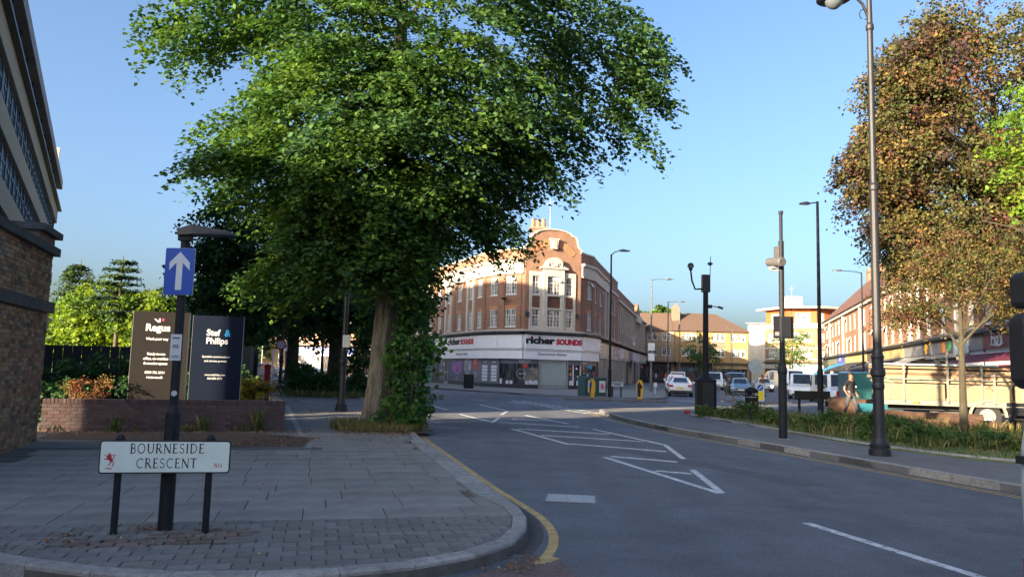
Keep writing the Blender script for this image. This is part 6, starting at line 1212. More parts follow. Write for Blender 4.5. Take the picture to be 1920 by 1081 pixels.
rs = thing('round_sign', 'pale back of a round traffic sign on a pole near the silver car', 'traffic sign', (21.9,69,0)); MB().tube([(0,0,0),(0,0,2.9)], .04, 8).build('pole', GREYM, rs); MB().tube([(0,-.05,2.55),(0,-.07,2.55)], .62, 20).build('disc', mat('sign_back', (.25,.31,.33), .5), rs)
gc_ = thing('utility_cabinet', 'dark green utility cabinet with two fly posters behind the left yellow bollard', 'cabinet', (4.55,50.3,.11), R(-3)); MB().box(0,1.75,0,.5,0,1.15).build('body', mat('cabinet_green', (.015,.05,.045), .5, .2, 3), gc_); MB().box(-.03,1.78,-.04,.54,1.15,1.2).build('lid', mat('cabinet_lid', (.04,.13,.16), .5), gc_); MB().box(-.1,.35,-.1,.4,0,1.3).build('side_cabinet', mat('cabinet_teal', (.03,.09,.09), .5), gc_)
for x in (.55,1.28): o = MB().box(x,x+.4,-.012,-.002,.25,1.0).build('poster', _m['sticker_white'], gc_); mb = MB(); mb.obox((x+.2,-.016,.6),(.2,.006,.28)); mb.obox((x+.17,-.016,.75),(.14,.006,.16), ry=.5); mb.build('print', mat('poster_pink', (.65,.12,.2), .5), o, (0,0,0))
sn = thing('street_nameplate', 'small distant white street nameplate on two posts behind the yellow bollards', 'street sign', (6.6,50.3,.11)); MB().box(0,.80,-.02,.0,.66,.95).build('plate', _m['sticker_white'], sn)
for x in (.1,.66): MB().box(x-.045,x+.045,.0,.07,-.05,.72).build('post', BLACKM, sn)
MB().box(.1,.7,-.025,-.021,.82,.88).box(.2,.6,-.025,-.021,.73,.78).build('small_print', INK, sn, kind='stuff')
bn = thing('litter_bin', 'square black litter bin on the pavement before the hi-fi shop window', 'litter bin', (-3.25,61.6,.11)); MB().box(-.38,.38,-.35,.35,.0,.92).build('body', BLACKM, bn); MB().box(-.4,.4,-.38,.38,.92,1.12).build('hood', BLACK, bn); MB().box(-.28,.28,-.39,-.37,.72,.88).build('slot', BLACK, bn)
pb = MB().tube([(0,0,0),(0,0,.8)], .03, 6).box(-.13,.13,-.05,.0,.5,.85).build('small_sign', _m['sticker_white'], None, (11.3,60,.11), label='tiny white sign on a short stake beside the lamp column near the white car', category='sign')
for z, w_ in ((3.0,.28),(3.9,.3)): MB().box(-w_,w_,-.14,-.11,z-.35,z+.3).build('parking_sign', _m['sticker_white'], bpy.data.objects['street_lamp.001'])
bd = thing('agent_board', 'blue and white letting board projecting from the terrace right of the corner', 'sign', (14.1,97,5.6), f7.a); MB().box(-.9,.9,-1.5,-1.42,-.5,.5).build('board', _m['sign_white'], bd); MB().vprism([(-.9,-.1),(.9,-.1),(.9,.5),(0,.85),(-.9,.5)], -1.53,-1.5).build('blue_panel', NV2, bd); MB().tube([(0,-1.4,0),(0,0,.3)], .03, 5).build('bracket', GREYM, bd)
# ================================================================== VEHICLES
TYRE = mat('tyre_rubber', (.02,.02,.021), .85, .2, 20); RIM = mat('alloy_rim', (.45,.46,.47), .3, .1, 10, metal=.7); CARG = mat('car_glass', (.02,.028,.035), .05, .1, 2, spec=.9); CLAD = mat('black_plastic', (.025,.025,.027), .6, .15, 12)
LAMPR = mat('tail_lamp_red', (.45,.01,.015), .15, .05); LAMPW = mat('headlamp_clear', (.65,.68,.70), .1, .05); YPL = mat('plate_yellow', (.70,.55,.05), .4); WPL = mat('plate_white_reg', (.7,.7,.68), .4)
def paint(name, c): return mat(name, c, .28, .03, 2, coat=.8)
CAR = [(-2.28,.42,.78,.82,.76,.66),(-2.18,.30,.93,1.0,.86,.72),(-1.60,.24,.98,1.05,.89,.72),(-.80,.22,.98,1.41,.90,.58),(-.1,.22,.97,1.46,.90,.60),(.55,.22,.95,1.42,.90,.59),(1.28,.22,.92,.99,.89,.72),(2.02,.25,.78,.86,.86,.68),(2.26,.33,.62,.68,.76,.58)]
SUV = [(-2.22,.45,.95,1.2,.84,.72),(-2.12,.34,1.05,1.35,.88,.72),(-1.75,.3,1.08,1.60,.91,.66),(-.5,.28,1.07,1.66,.92,.68),(.4,.28,1.05,1.62,.92,.66),(1.15,.28,1.02,1.10,.91,.74),(1.98,.3,.90,.98,.88,.70),(2.24,.38,.72,.78,.80,.62)]
VAN = [(-2.45,.40,1.05,1.86,.92,.80),(-2.38,.32,1.08,1.92,.96,.84),(.55,.28,1.08,1.96,.97,.84),(1.0,.28,1.06,1.90,.97,.80),(1.62,.28,1.04,1.16,.95,.80),(2.30,.30,.86,.95,.91,.72),(2.50,.38,.66,.72,.82,.62)]
BIG = [(-2.8,.45,1.2,2.35,.96,.88),(-2.72,.36,1.2,2.42,1.0,.92),(.9,.34,1.2,2.46,1.01,.92),(1.5,.34,1.18,2.30,1.01,.86),(2.15,.34,1.14,1.32,.99,.84),(2.75,.36,.98,1.08,.95,.76),(2.92,.42,.74,.80,.86,.66)]
def vehicle(name, label, cat, loc, rz, st, body, wr=.32, ws=(None,None), wsi=None, rgi=None, lights=False, group=None, solid=False, dark_bumper=False, wx=None, roofrack=False, white_plate_front=True):
    t = thing(name, label, cat, loc, rz, group); mb = MB(); n = 12
    for x, zl, zb, zr, w_, wr_ in st:
        ring = [(-w_*.86,zl),(-w_*.985,zl+.10),(-w_,(zl+zb)/2),(-w_*.975,zb),(-wr_*1.0,zr-.05),(-wr_*.82,zr),(wr_*.82,zr),(wr_,zr-.05),(w_*.975,zb),(w_,(zl+zb)/2),(w_*.985,zl+.10),(w_*.86,zl)]
        mb.v += [(x,y,z) for y, z in ring]
    for i in range(len(st)-1):
        for k in range(n): mb.f.append([i*n+k, (i+1)*n+k, (i+1)*n+(k+1)%n, i*n+(k+1)%n]); mb.mi.append(0)
    mb.f.append(list(range(n))); mb.mi.append(0); mb.f.append([(len(st)-1)*n+k for k in range(n-1,-1,-1)]); mb.mi.append(0)
    me = mb.mesh('body', body); b = obj('body', me, t)
    md = b.modifiers.new('bevel', 'BEVEL'); md.width = .03; md.segments = 2; md.limit_method = 'ANGLE'; md.angle_limit = R(25)
    V = mb.v
    def patch(i, j, k0, k1, name, m, inset=.1, off_=.012):
        q = [Vector(V[i*n+k0]), Vector(V[j*n+k0]), Vector(V[j*n+k1]), Vector(V[i*n+k1])]; c = sum(q, Vector())/4; nn = (q[1]-q[0]).cross(q[3]-q[0]).normalized(); 
        cc_ = Vector((0,0,.8)); nn = nn if nn.dot(c-cc_) > 0 else -nn; P = [p.lerp(c, inset)+nn*off_ for p in q]; MB().add(P+[p-nn*.02 for p in P], [(0,1,2,3),(0,4,5,1),(1,5,6,2),(2,6,7,3),(3,7,4,0)]).build(name, m, t)
    N = len(st)
    cab = [i for i in range(N) if st[i][3]-st[i][2] > .24]
    f_ = cab[-1]; r_0 = cab[0]
    patch(f_, f_+1, 5, 6, 'windscreen', CARG, .06)
    if r_0 > 1: patch(r_0-1, r_0, 5, 6, 'rear_window', CARG, .08)
    else:
        z0, z1, w_ = st[1][2]+.08, st[1][3]-.16, st[1][5]*.8
        if not solid: MB().box(st[0][0]-.045,st[0][0]+.05,-w_,w_,z0,z1).build('rear_window', CARG, t)
    seg = list(range(r_0, f_)) if not solid else [f_-1]
    for i in seg: patch(i, i+1, 3, 4, 'side_window', CARG, .09); patch(i, i+1, 7, 8, 'side_window', CARG, .09)
    if f_+1 < N: patch(f_, f_+1, 3, 4, 'side_window', CARG, .3); patch(f_, f_+1, 7, 8, 'side_window', CARG, .3)
    xf = st[-1][0]; xr = st[0][0]; fw_ = st[-2][4]
    wx = wx or (xr+.82, xf-.86)
    for x in wx:
        for s in (-1, 1):
            yy = s*(st[len(st)//2][4]-.10); wo = MB().tube([(0,-.1,0),(0,.1,0)], wr, 20).build('wheel', TYRE, t, (x,yy,wr)); MB().tube([(0,s*.09,0),(0,s*.112,0)], wr*.64, 16).build('rim', RIM, wo)
            ar = MB(); ar.tube([(0,0,0),(0,s*.105,0)], wr*1.17, 20); ar.build('wheel_arch', CLAD, t, (x,yy,wr+.01))
    hz = st[-1][2]; LE = mat('headlamp_lit', (.9,.9,.85), .2, .02, emit=(1,.93,.8,6)) if lights else LAMPW
    for s in (-1, 1):
        MB().obox((xf-.10,s*fw_*.74,hz-.0), (.2,.36,.15), rz=-s*.35).build('headlight', LE, t); MB().obox((xr+.07,s*st[1][4]*.80,st[1][2]-.12), (.2,.30,.14 if not solid else .3), rz=s*.2).build('taillight', LAMPR, t)
        MB().obox((st[f_+1][0]-.25,s*(st[3][4]+.11),st[3][2]+.06), (.12,.22,.16)).build('mirror', body if not dark_bumper else CLAD, t)
    MB().box(xf-.10,xf+.015,-fw_*.5,fw_*.5,hz-.14,hz-.02).build('grille', CLAD, t); MB().box(xf-.1,xf+.02,-fw_*.72,fw_*.72,st[-1][1]-.06,st[-1][1]+.08).build('lower_grille', CLAD, t); MB().box(xf-.02,xf+.028,-.26,.26,st[-1][1]+.10,st[-1][1]+.21).build('number_plate', WPL, t)
    MB().box(xr-.03,xr+.05,-.26,.26,st[0][1]+.16,st[0][1]+.27).build('number_plate', YPL, t); MB().box(xr-.02,xr+.2,-st[1][4]*.9,st[1][4]*.9,st[0][1]-.12,st[0][1]+.06).build('rear_bumper', CLAD, t)
    return t
def face(px_dir): return R(px_dir)
GC = 'vehicles parked or queuing along the right hand road'
AW = R(90-14)      # heading away from the camera along the far road
VW = vehicle('parked_car', 'white saloon car parked at the kerb, nearest of its row, seen from behind', 'car', (13.15,59.6,0), R(78), CAR, paint('white_car_paint', (.72,.74,.76)), group='cars parked along the left kerb of the far road')
vehicle('parked_car', 'silver hatchback parked directly in front of the white saloon', 'car', (14.3,66,0), R(77), [(x*.92,a,b,c+.04,d*.96,e) for x,a,b,c,d,e in CAR], paint('silver_paint', (.42,.45,.46)), group='cars parked along the left kerb of the far road')
vehicle('parked_car', 'white people carrier, third in the kerbside row', 'car', (15.6,72.6,0), R(77), SUV, _m['white_car_paint'], group='cars parked along the left kerb of the far road')
vehicle('parked_car', 'dark red hatchback, fourth in the kerbside row', 'car', (17.4,80,0), R(77), CAR, paint('dark_red_paint', (.2,.02,.03)), group='cars parked along the left kerb of the far road')
vehicle('parked_van', 'white van farthest up the kerbside row on the left', 'van', (19.6,90,0), R(77), VAN, _m['white_car_paint'], group='cars parked along the left kerb of the far road')
vehicle('moving_car', 'light blue hatchback coming towards the camera in the middle of the road', 'car', (20.1,67.5,0), R(-104), CAR, paint('steel_blue_paint', (.12,.22,.34)))
vehicle('moving_van', 'dark blue van directly behind the light blue hatchback', 'van', (22.2,76,0), R(-103), VAN, paint('dark_blue_paint', (.04,.06,.11)))
vehicle('parked_van', 'white van half hidden left of the dark blue van', 'van', (23.3,88,0), R(-103), VAN, _m['white_car_paint'])
vehicle('moving_car', 'silver saloon with its headlights on, right of the blue hatchback', 'car', (27.6,84,0), R(-104), CAR, _m['silver_paint'], lights=True)
vehicle('parked_van', 'large white van behind the control post, beside the silver saloon', 'van', (29.0,78.5,0), R(-108), BIG, _m['white_car_paint'], wr=.36, solid=True, group=GC, dark_bumper=True)
vehicle('parked_van', 'big cream box van standing across the road behind the silver saloon', 'van', (35.0,100,0), R(170), BIG, paint('cream_paint', (.66,.62,.5)), wr=.36, solid=True, group=GC)
vehicle('parked_van', 'white van with dark bumper, second from right of the queue', 'van', (22.9,60.5,0), R(-112), VAN, _m['white_car_paint'], wr=.33, solid=True, group=GC, dark_bumper=True)
vehicle('parked_van', 'beige van between the two white vans, behind the black lamp column', 'van', (22.6,55.5,0), R(-112), VAN, paint('beige_paint', (.50,.46,.38)), solid=True, group=GC)
vehicle('parked_van', 'white van nearest to the walking man, rightmost of the queue', 'van', (20.4,47.5,0), R(-112), VAN, _m['white_car_paint'], solid=True, group=GC, dark_bumper=True)
# left far cars
vehicle('parked_car', 'silver estate car across the far end of the left avenue', 'car', (-27.5,83.5,0), R(-118), SUV, _m['silver_paint'])
vehicle('parked_car', 'blue car at the far left, left of the silver estate', 'car', (-31.5,88,0), R(-120), CAR, paint('blue_paint', (.03,.10,.30)))
vehicle('parked_car', 'white car in front of the blue fronted shops, seen between the lime trunks', 'car', (-25.6,98,0), R(190), CAR, _m['white_car_paint'])
vehicle('parked_car', 'small white car half hidden behind the third lime', 'car', (-30.5,97,0), R(190), CAR, _m['white_car_paint'])
# teal van beside the lorry
TL = paint('teal_paint', (.05,.20,.21)); tv = vehicle('parked_van', 'teal panel van with a pale side panel, beside the flatbed lorry', 'van', (16.9,33.6,0), R(-8), [(x*.93,a,b*1.0,min(c*1.03,2.3) if c > 1.3 else c,d,e*1.1) for x,a,b,c,d,e in VAN], TL, solid=True)
MB().box(-1.6,.2,.955,.972,.75,1.45).build('side_graphic', mat('van_graphic', (.10,.30,.30), .4, .5, 4, col2=(.25,.42,.38)), tv); MB().tube([(-.4,.96,1.55),(-.4,.975,1.55)], .18, 12).build('side_emblem', mat('orange_emblem', (.5,.3,.12), .5, .3, 6), tv)
# flatbed lorry with timber
lo = thing('flatbed_lorry', 'long cream dropside lorry loaded with boards behind the grass island', 'lorry', (13.9,28.9,0), R(-17)); LCR = mat('lorry_cream', (.235,.195,.115), .5, .12, 3, .1, 30); STEEL = mat('lorry_steel', (.22,.21,.19), .55, .25, 8, metal=.3)
LL = 8.6
MB().box(0,LL,.05,2.45,.98,1.06).build('deck', mat('deck_wood', (.2,.14,.09), .9, .3, 6), lo); MB().box(0,LL,.0,.06,.78,.98).box(0,LL,2.4,2.46,.78,.98).build('side_rail', STEEL, lo)
for k in range(4):
    a, b = k*LL/4+.04, (k+1)*LL/4-.04; pn = MB(); pn.box(a,b,-.03,.0,.98,1.56); 
    for j in range(4): pn.box(a+.02,b-.02,-.045,-.03,1.02+j*.135,1.12+j*.135)
    pn.build('drop_side', LCR, lo); MB().box(a,b,2.46,2.49,.98,1.56).build('drop_side', LCR, lo)
    MB().box(a+.1,a+.45,-.06,-.04,1.46,1.5).box(b-.5,b-.1,-.06,-.04,1.46,1.5).box(a+.2,a+.26,-.06,-.04,.98,1.5).build('latch', STEEL, lo)
for x, h in ((.75,2.3),(2.2,2.9),(2.6,1.8),(3.3,2.3),(3.7,2.0),(4.8,2.4),(6.2,2.4),(7.6,2.4)): MB().box(x-.035,x+.035,-.075,-.045,.9,h).build('stake', STEEL, lo)
for j, (z, m) in enumerate(((1.66,'w'),(1.82,'w'),(1.92,'d'),(2.02,'w'),(2.18,'w'))):
    MB().box(-.1+rnd.uniform(-.15,.1),5.2+rnd.uniform(-.3,.3),.12+.04*j,2.0,z-.055,z+.045).build('timber_board', mat('new_timber', (.30,.20,.12), .8, .3, 2.5, stretch=(.3,4,6)) if m == 'w' else mat('wet_timber', (.16,.09,.05), .8, .3, 3), lo)
MB().box(-.15,3.9,.1,2.0,2.24,2.30).build('grey_sheet', mat('pale_sheet', (.42,.47,.5), .6, .1, 2), lo); MB().box(.2,8.2,-.05,-.02,1.72,1.76).box(2.8,8.5,-.05,-.02,1.9,1.93).build('rope_rail', STEEL, lo)
MB().obox((6.3,1.2,1.75), (2.6,1.9,1.3)).build('rubble_sacks', mat('sacking', (.30,.23,.15), .95, .5, 2.4, .8, 8), lo)
MB().box(.3,LL,.6,1.9,.6,.95).build('chassis', CLAD, lo); MB().box(1.7,2.8,.05,.5,.42,.56).build('side_guard', STEEL, lo); MB().box(0,.1,.2,2.3,.42,.6).build('rear_bumper', STEEL, lo)
for x in (3.5,7.2):
    wo = MB().tube([(0,-.14,0),(0,.14,0)], .46, 24).build('wheel', TYRE, lo, (x,.30,.46)); MB().tube([(0,-.145,0),(0,-.16,0)], .27, 16).build('rim', RIM, wo)
    for k in range(6): MB().tube([(.15*math.cos(k*1.05),-.155,.15*math.sin(k*1.05)),(.15*math.cos(k*1.05),-.18,.15*math.sin(k*1.05))], .03, 6).build('wheel_nut', LAMPW, wo) if x < 5 else None
    mb = MB(); mb.tube([(.58*math.cos(R(a)),0,.58*math.sin(R(a))) for a in range(0,181,15)], .05, 6); o = mb.build('mudguard', mat('mudguard_tan', (.33,.27,.20), .7), lo, (x,.05,.46)); o.scale = (1,2.2,1)
    wo = MB().tube([(0,-.14,0),(0,.14,0)], .46, 24).build('wheel', TYRE, lo, (x,2.15,.46))
MB().box(1.05,1.25,-.07,-.03,.86,.93).box(5.3,5.45,-.07,-.03,.86,.93).build('marker_lamp', mat('marker_orange', (.75,.25,.03), .4), lo)
cb_ = MB(); cb_.vprism([(LL+.2,.5),(LL+2.3,.5),(LL+2.3,1.5),(LL+1.95,2.6),(LL+.2,2.6)], .02, 2.42); cb_.build('cab', LCR, lo); MB().vprism([(LL+.9,1.6),(LL+2.05,1.6),(LL+1.8,2.4),(LL+.9,2.4)], .0, .03).build('side_window', CARG, lo)
wo = MB().tube([(0,-.14,0),(0,.14,0)], .46, 24).build('wheel', TYRE, lo, (LL+1.3,.2,.46)); MB().tube([(0,-.145,0),(0,-.16,0)], .27, 16).build('rim', RIM, wo)
# near white van beside the camera, its front corner just inside the right edge
nv = thing('white_van', 'white van cut off by the right edge of the picture, with a black two-part mirror', 'van', (3.28,5.0,0), R(96)); WV = paint('near_van_white', (.60,.62,.60))
prof = [(-.05,.40),(-.02,.60),(.02,.80),(.03,1.05),(.02,1.28),(-.01,1.42),(-.10,1.50),(-.16,1.75),(-.26,2.35),(-.36,2.5)]
mb = MB(); secs = [(-6.0,0),(-.35,0),(-.06,.0),(-.015,.02),(0,.05)]
for x, ins in secs: mb.v += [(x, p[0]-ins, p[1]) for p in prof]+[(x, -2.1-p[0]+ins, p[1]) for p in prof[::-1]]
n = len(prof)*2
for i in range(len(secs)-1):
    for k in range(n): mb.f.append([i*n+k, i*n+(k+1)%n, (i+1)*n+(k+1)%n, (i+1)*n+k]); mb.mi.append(0)
mb.f.append(list(range(n-1,-1,-1))); mb.mi.append(0); mb.f.append([(len(secs)-1)*n+k for k in range(n)]); mb.mi.append(0)
mb.build('body', WV, nv, smooth=False)
MB().box(-.14,-.02,-.0,.045,1.19,1.24).build('door_handle', CLAD, nv); MB().box(-.9,-.2,-.13,-.09,1.56,2.2).build('side_window', CARG, nv)
mb = MB(); mb.add([(x,y,z) for z, g_ in ((1.66,.03),(1.72,0),(2.10,0),(2.15,.03)) for x, y in ((-.12+g_,-.20),(.04-g_,-.20),(.06-g_,.0-g_),(-.10+g_,.01-g_))], [(3,2,1,0),(12,13,14,15)]+[(a*4+k,a*4+(k+1)%4,(a+1)*4+(k+1)%4,(a+1)*4+k) for a in range(3) for k in range(4)])
mb.add([(x,y,z) for z, g_ in ((2.18,.02),(2.22,0),(2.38,0),(2.42,.02)) for x, y in ((-.12+g_,-.20),(.04-g_,-.20),(.06-g_,-.02-g_),(-.10+g_,-.015-g_))], [(3,2,1,0),(12,13,14,15)]+[(a*4+k,a*4+(k+1)%4,(a+1)*4+(k+1)%4,(a+1)*4+k) for a in range(3) for k in range(4)])
mi_ = mb.build('mirror', CLAD, nv); md = mi_.modifiers.new('bevel', 'BEVEL'); md.width = .02; md.segments = 3
MB().tube([(-.02,-.25,1.5),(-.02,-.15,1.8),(-.02,-.18,2.2)], .02, 8).build('mirror_arm', CLAD, nv)
MB().box(-.3,-.01,-.12,.012,.46,.60).build('side_lamp', LAMPR, nv); MB().box(-6,-.02,-2.0,-.06,.3,.45).build('sill', CLAD, nv)
for x in (-.95,-4.9):
    for y in (-.12,-1.98): wo = MB().tube([(0,-.12,0),(0,.12,0)], .36, 20).build('wheel', TYRE, nv, (x,y,.36)); MB().tube([(0,.115,0),(0,.13,0)], .22, 14).build('rim', RIM, wo)
# ================================================================== PEOPLE
def person(label, loc, rz, J, mats, hair=None, scale=1.0, group=None, hands=True):
    """one continuous body grown from a skeleton; J maps joint -> (x,y,z,radius); +x is left of the person's facing -y"""
    t = thing('person', label, 'person', loc, rz, group); t.scale = (scale,)*3
    names = list(J); idx = {k: i for i, k in enumerate(names)}; V = [J[k][:3] for k in names]; Rd = [J[k][3] for k in names]
    E = [('pelvis','belly'),('belly','chest'),('chest','neck'),('neck','jaw'),('jaw','head'),('head','crown'),('jaw','nose')]
    for s in 'lr': E += [('chest','shoulder_'+s),('shoulder_'+s,'elbow_'+s),('elbow_'+s,'wrist_'+s),('wrist_'+s,'palm_'+s),('pelvis','hip_'+s),('hip_'+s,'knee_'+s),('knee_'+s,'ankle_'+s),('ankle_'+s,'toe_'+s)]
    tags = {}
    E = [(idx[a], idx[b]) for a, b in E]
    for s in 'lr':
        w_, p_ = Vector(J['wrist_'+s][:3]), Vector(J['palm_'+s][:3]); d = (p_-w_).normalized(); side = Vector((0,1,0)) if abs(d.y) < .7 else Vector((1,0,0)); side = (side-d*side.dot(d)).normalized(); ins = d.cross(side)*(1 if s == 'l' else -1)
        for f in range(4):
            b = p_+side*(f-1.5)*.021-d*.01; m_ = b+d*(.045+.008*(1-abs(f-1.4))); e_ = m_+d*(.028)+ins*.012; o = len(V); V += [tuple(b), tuple(m_), tuple(e_)]; Rd += [.010,.0095,.008]; E += [(idx['palm_'+s], o),(o,o+1),(o+1,o+2)]
        b = w_.lerp(p_, .45)+side*-.028; e_ = b+d*.035-side*.022; o = len(V); V += [tuple(b), tuple(e_)]; Rd += [.012,.010]; E += [(idx['palm_'+s], o),(o,o+1)]
    me = bpy.data.meshes.new('body'); me.from_pydata(V, E, []); b = bpy.data.objects.new('body', me); COL.objects.link(b)
    md = b.modifiers.new('skin', 'SKIN'); md.use_smooth_shade = True; sv = me.skin_vertices[0].data
    for i, r in enumerate(Rd): sv[i].radius = (r, r*(.72 if i < 3 and names[i] in ('pelvis','belly','chest') else 1)); 
    sv[idx['pelvis']].use_root = True
    m2 = b.modifiers.new('subsurf', 'SUBSURF'); m2.levels = 2; m2.render_levels = 2; bpy.context.view_layer.update()
    nm = bpy.data.meshes.new_from_object(b.evaluated_get(bpy.context.evaluated_depsgraph_get())); bpy.data.objects.remove(b)
    nm.name = 'body'; nm.materials.clear()
    for m in mats[:4]: nm.materials.append(m)       # skin, shirt, trousers, shoes
    segs_ = []
    for s in 'lr': segs_ += [('shoulder_'+s,'elbow_'+s,1,.62,0),('elbow_'+s,'wrist_'+s,mats[5],1,0),('wrist_'+s,'palm_'+s,0,1,0),('hip_'+s,'knee_'+s,2,1,2),('knee_'+s,'ankle_'+s,mats[6],1,2),('ankle_'+s,'toe_'+s,3,1,3),('chest','shoulder_'+s,1,1,1),('pelvis','hip_'+s,2,1,2)]
    segs_ += [('pelvis','belly',2,.3,1),('belly','chest',1,1,1),('chest','neck',1,.65,0),('neck','jaw',0,1,0),('jaw','head',0,1,0),('head','crown',0,1,0)]
    SG = [(Vector(J[a][:3]), Vector(J[b_][:3]), m, c, m2_) for a, b_, m, c, m2_ in segs_]; sm = mats[4]
    for p in nm.polygons:
        best = (9, 0)
        for a, b_, m, c, m2_ in SG:
            ab = b_-a; tt = max(0, min(1, (p.center-a).dot(ab)/ab.length_squared)); dd = (p.center-(a+ab*tt)).length
            if dd < best[0]: best = (dd, m if tt <= c else m2_)
        p.material_index = best[1]; p.use_smooth = True
    obj('body', nm, t)
    h = Vector(J['head'][:3]); c = Vector(J['crown'][:3]); r = J['head'][3]; mb = MB(); N1, N2 = 7, 16; up = (c-h).normalized()
    for i in range(N1+1):
        th = math.pi*.58*i/N1
        for k in range(N2):
            ph = 2*math.pi*k/N2; fr_ = max(0, -math.sin(ph)); q = 1.10*r*(1+.02*math.sin(k*5+i*3)); thh = th*(1-.42*fr_)
            mb.v.append((h.x+q*math.sin(thh)*math.cos(ph), h.y+q*1.12*math.sin(thh)*math.sin(ph)+.012, h.z+.035+q*1.1*math.cos(thh)))
    for i in range(N1):
        for k in range(N2): mb.f.append([i*N2+k, (i+1)*N2+k, (i+1)*N2+(k+1)%N2, i*N2+(k+1)%N2]); mb.mi.append(0)
    mb.build('hair', sm, t, smooth=True)
    ey = MB(); 
    for s in (-1, 1): ey.obox((h.x+s*.032, h.y-r*.93, h.z-.005), (.022,.012,.010)); 
    ey.box(h.x-.025, h.x+.025, h.y-r*.98, h.y-r*.9, h.z-.078, h.z-.070); ey.build('eyes_and_mouth', mat('feature_dark', (.10,.04,.035), .6), t)
    er = MB()
    for s in (-1, 1): er.obox((h.x+s*(r*.98), h.y+.005, h.z-.01), (.02,.035,.06), rz=s*.3)
    er.build('ears', mats[0], t); return t
def pose(stride=.25, armf=.12, lean=0.0, armsb=.06, hipw=.09, sh=.19, f=1.0):
    J = {'pelvis':(0,0,.97,.135),'belly':(0,-.005-lean*.3,1.13,.135),'chest':(0,-.01-lean*.6,1.36,.155),'neck':(0,-.01-lean,1.50,.058),'jaw':(0,-.03-lean,1.575,.062),'head':(0,-.025-lean,1.655,.088),'crown':(0,-.01-lean,1.715,.07),'nose':(0,-.125-lean,1.615,.012)}
    for s, k in (('l',1),('r',-1)):
        q = stride*k; J['hip_'+s] = (k*hipw,0,.92,.10); J['knee_'+s] = (k*(hipw+.01),-q*.55-.05,.51,.062); J['ankle_'+s] = (k*(hipw+.01),-q+.04,.10+(.05 if k < 0 else 0),.042); J['toe_'+s] = (k*(hipw+.03),-q-.13,.035+(.0 if k > 0 else .01),.034)
        a = -armf*k; J['shoulder_'+s] = (k*sh,-.01-lean*.8,1.42,.062); J['elbow_'+s] = (k*(sh+armsb),-a*.3+.03,1.13,.044); J['wrist_'+s] = (k*(sh+armsb+.02),-a-.04,.90,.028); J['palm_'+s] = (k*(sh+armsb+.01),-a-.06,.83,.032)
    return J
SKIN = mat('skin', (.24,.115,.075), .5, .06, 8); HAIRD = mat('dark_hair', (.025,.018,.014), .6, .3, 40); 
BT = mat('black_tshirt', (.010,.011,.014), .85, .3, 12, .2, 40); JE = mat('grey_jeans', (.055,.065,.075), .85, .25, 10, .3, 60); SHO = mat('dark_shoes', (.03,.03,.03), .7); WHS = mat('white_shoes', (.6,.6,.58), .6)
J = pose(.24, .05, 0, .08); J['elbow_l'] = (.27,.06,1.15,.046); J['wrist_l'] = (.25,-.08,.95,.030); J['palm_l'] = (.22,-.13,.90,.033); J['elbow_r'] = (-.28,.07,1.15,.046); J['wrist_r'] = (-.26,-.06,.95,.030); J['palm_r'] = (-.23,-.11,.90,.033)
person('man in a black t-shirt and grey jeans walking past the lorry', (13.05,29.6,.14), R(28), J, [SKIN,BT,JE,SHO,HAIRD,0,2])
o = bpy.data.objects['person']; MB().obox((.245,-.03,1.24),(.03,.10,.05)).build('arm_badge', _m['sticker_white'], o)
J = pose(.42, .16, .06, .03)
person('person in dark olive coat hurrying across the road before the light blue hatchback', (13.35,47.2,.0), R(75), J, [SKIN, mat('olive_coat', (.07,.075,.05), .9, .3, 5), mat('olive_trousers', (.06,.065,.05), .9, .3, 5), WHS, mat('brown_hair', (.08,.035,.02), .6), 1, 0], scale=.94)
person('person in a brown jacket walking between the blue hatchback and the silver saloon', (20.6,63,.0), R(30), pose(.2,.1), [SKIN, mat('brown_jacket', (.16,.10,.06), .9), JE, SHO, HAIRD, 1, 2])
person('person in an orange high visibility jacket on the far pavement', (22.9,113,.11), R(-20), pose(.15,.1), [SKIN, mat('hivis_orange', (.85,.14,.03), .6, .05, 3), mat('pale_trousers', (.4,.38,.36), .9), SHO, HAIRD, 1, 2], scale=1.04)
person('far person in pale clothes left of the orange jacket', (21.2,112,.11), R(40), pose(.1,.05), [SKIN, mat('pale_top', (.45,.44,.42), .9), JE, SHO, HAIRD, 1, 2])
person('far person in grey standing right of the orange jacket', (26.0,120,.11), R(0), pose(.05,.05), [SKIN, mat('grey_top', (.3,.28,.27), .9), JE, SHO, HAIRD, 1, 2])
# ================================================================== GREEN ISLAND
g = np.random.default_rng(101)
tree('copper_tree', 'huge bronze and green leaved tree filling the upper right', (20.4,30.5,.1), 18, [(-1.0,0,13.2,5.4,4,4.4),(-4.6,-1,12.0,1.5,1.5,1.1),(-3.6,-1,15.0,1.8,1.6,1.2),(-5.6,-.5,8.9,1.3,1.3,1.0),(-5.3,-.5,10.6,1.4,1.3,.9),(-4.2,-1,7.3,1.8,1.4,.9),(-5.0,-1,7.2,1.5,1.3,.9),(-4.2,-1,6.3,1.5,1.3,.7),(-2.2,-1,6.3,2.0,1.4,.8),(1.5,-1.5,13.8,3.2,2.5,3.3),(.8,-1.5,9.4,3.0,2.5,2.2),(-5.9,-.6,9.9,1.5,1.2,.8),(-5.4,-.6,11.4,1.2,1.2,.6),(-5.0,-1,13.2,1.4,1.3,.9),(-3.8,-1,9.6,3.2,3,2.3),(-3.8,-1,13.5,2.3,2.3,2.2),(-1.5,-1,8.4,4.6,3,2.0),(2,0,11,5,4,4),(.6,0,16,5.0,4,2.6)], LC, BARKP, .132, 1600, 92, .5, 111, ll=1.5, limbs=26, fork=4.2, depth=2, upb=.6, bias=lambda c, g: g.choice([0,1,1,4,2,3,4]), flat=.55)
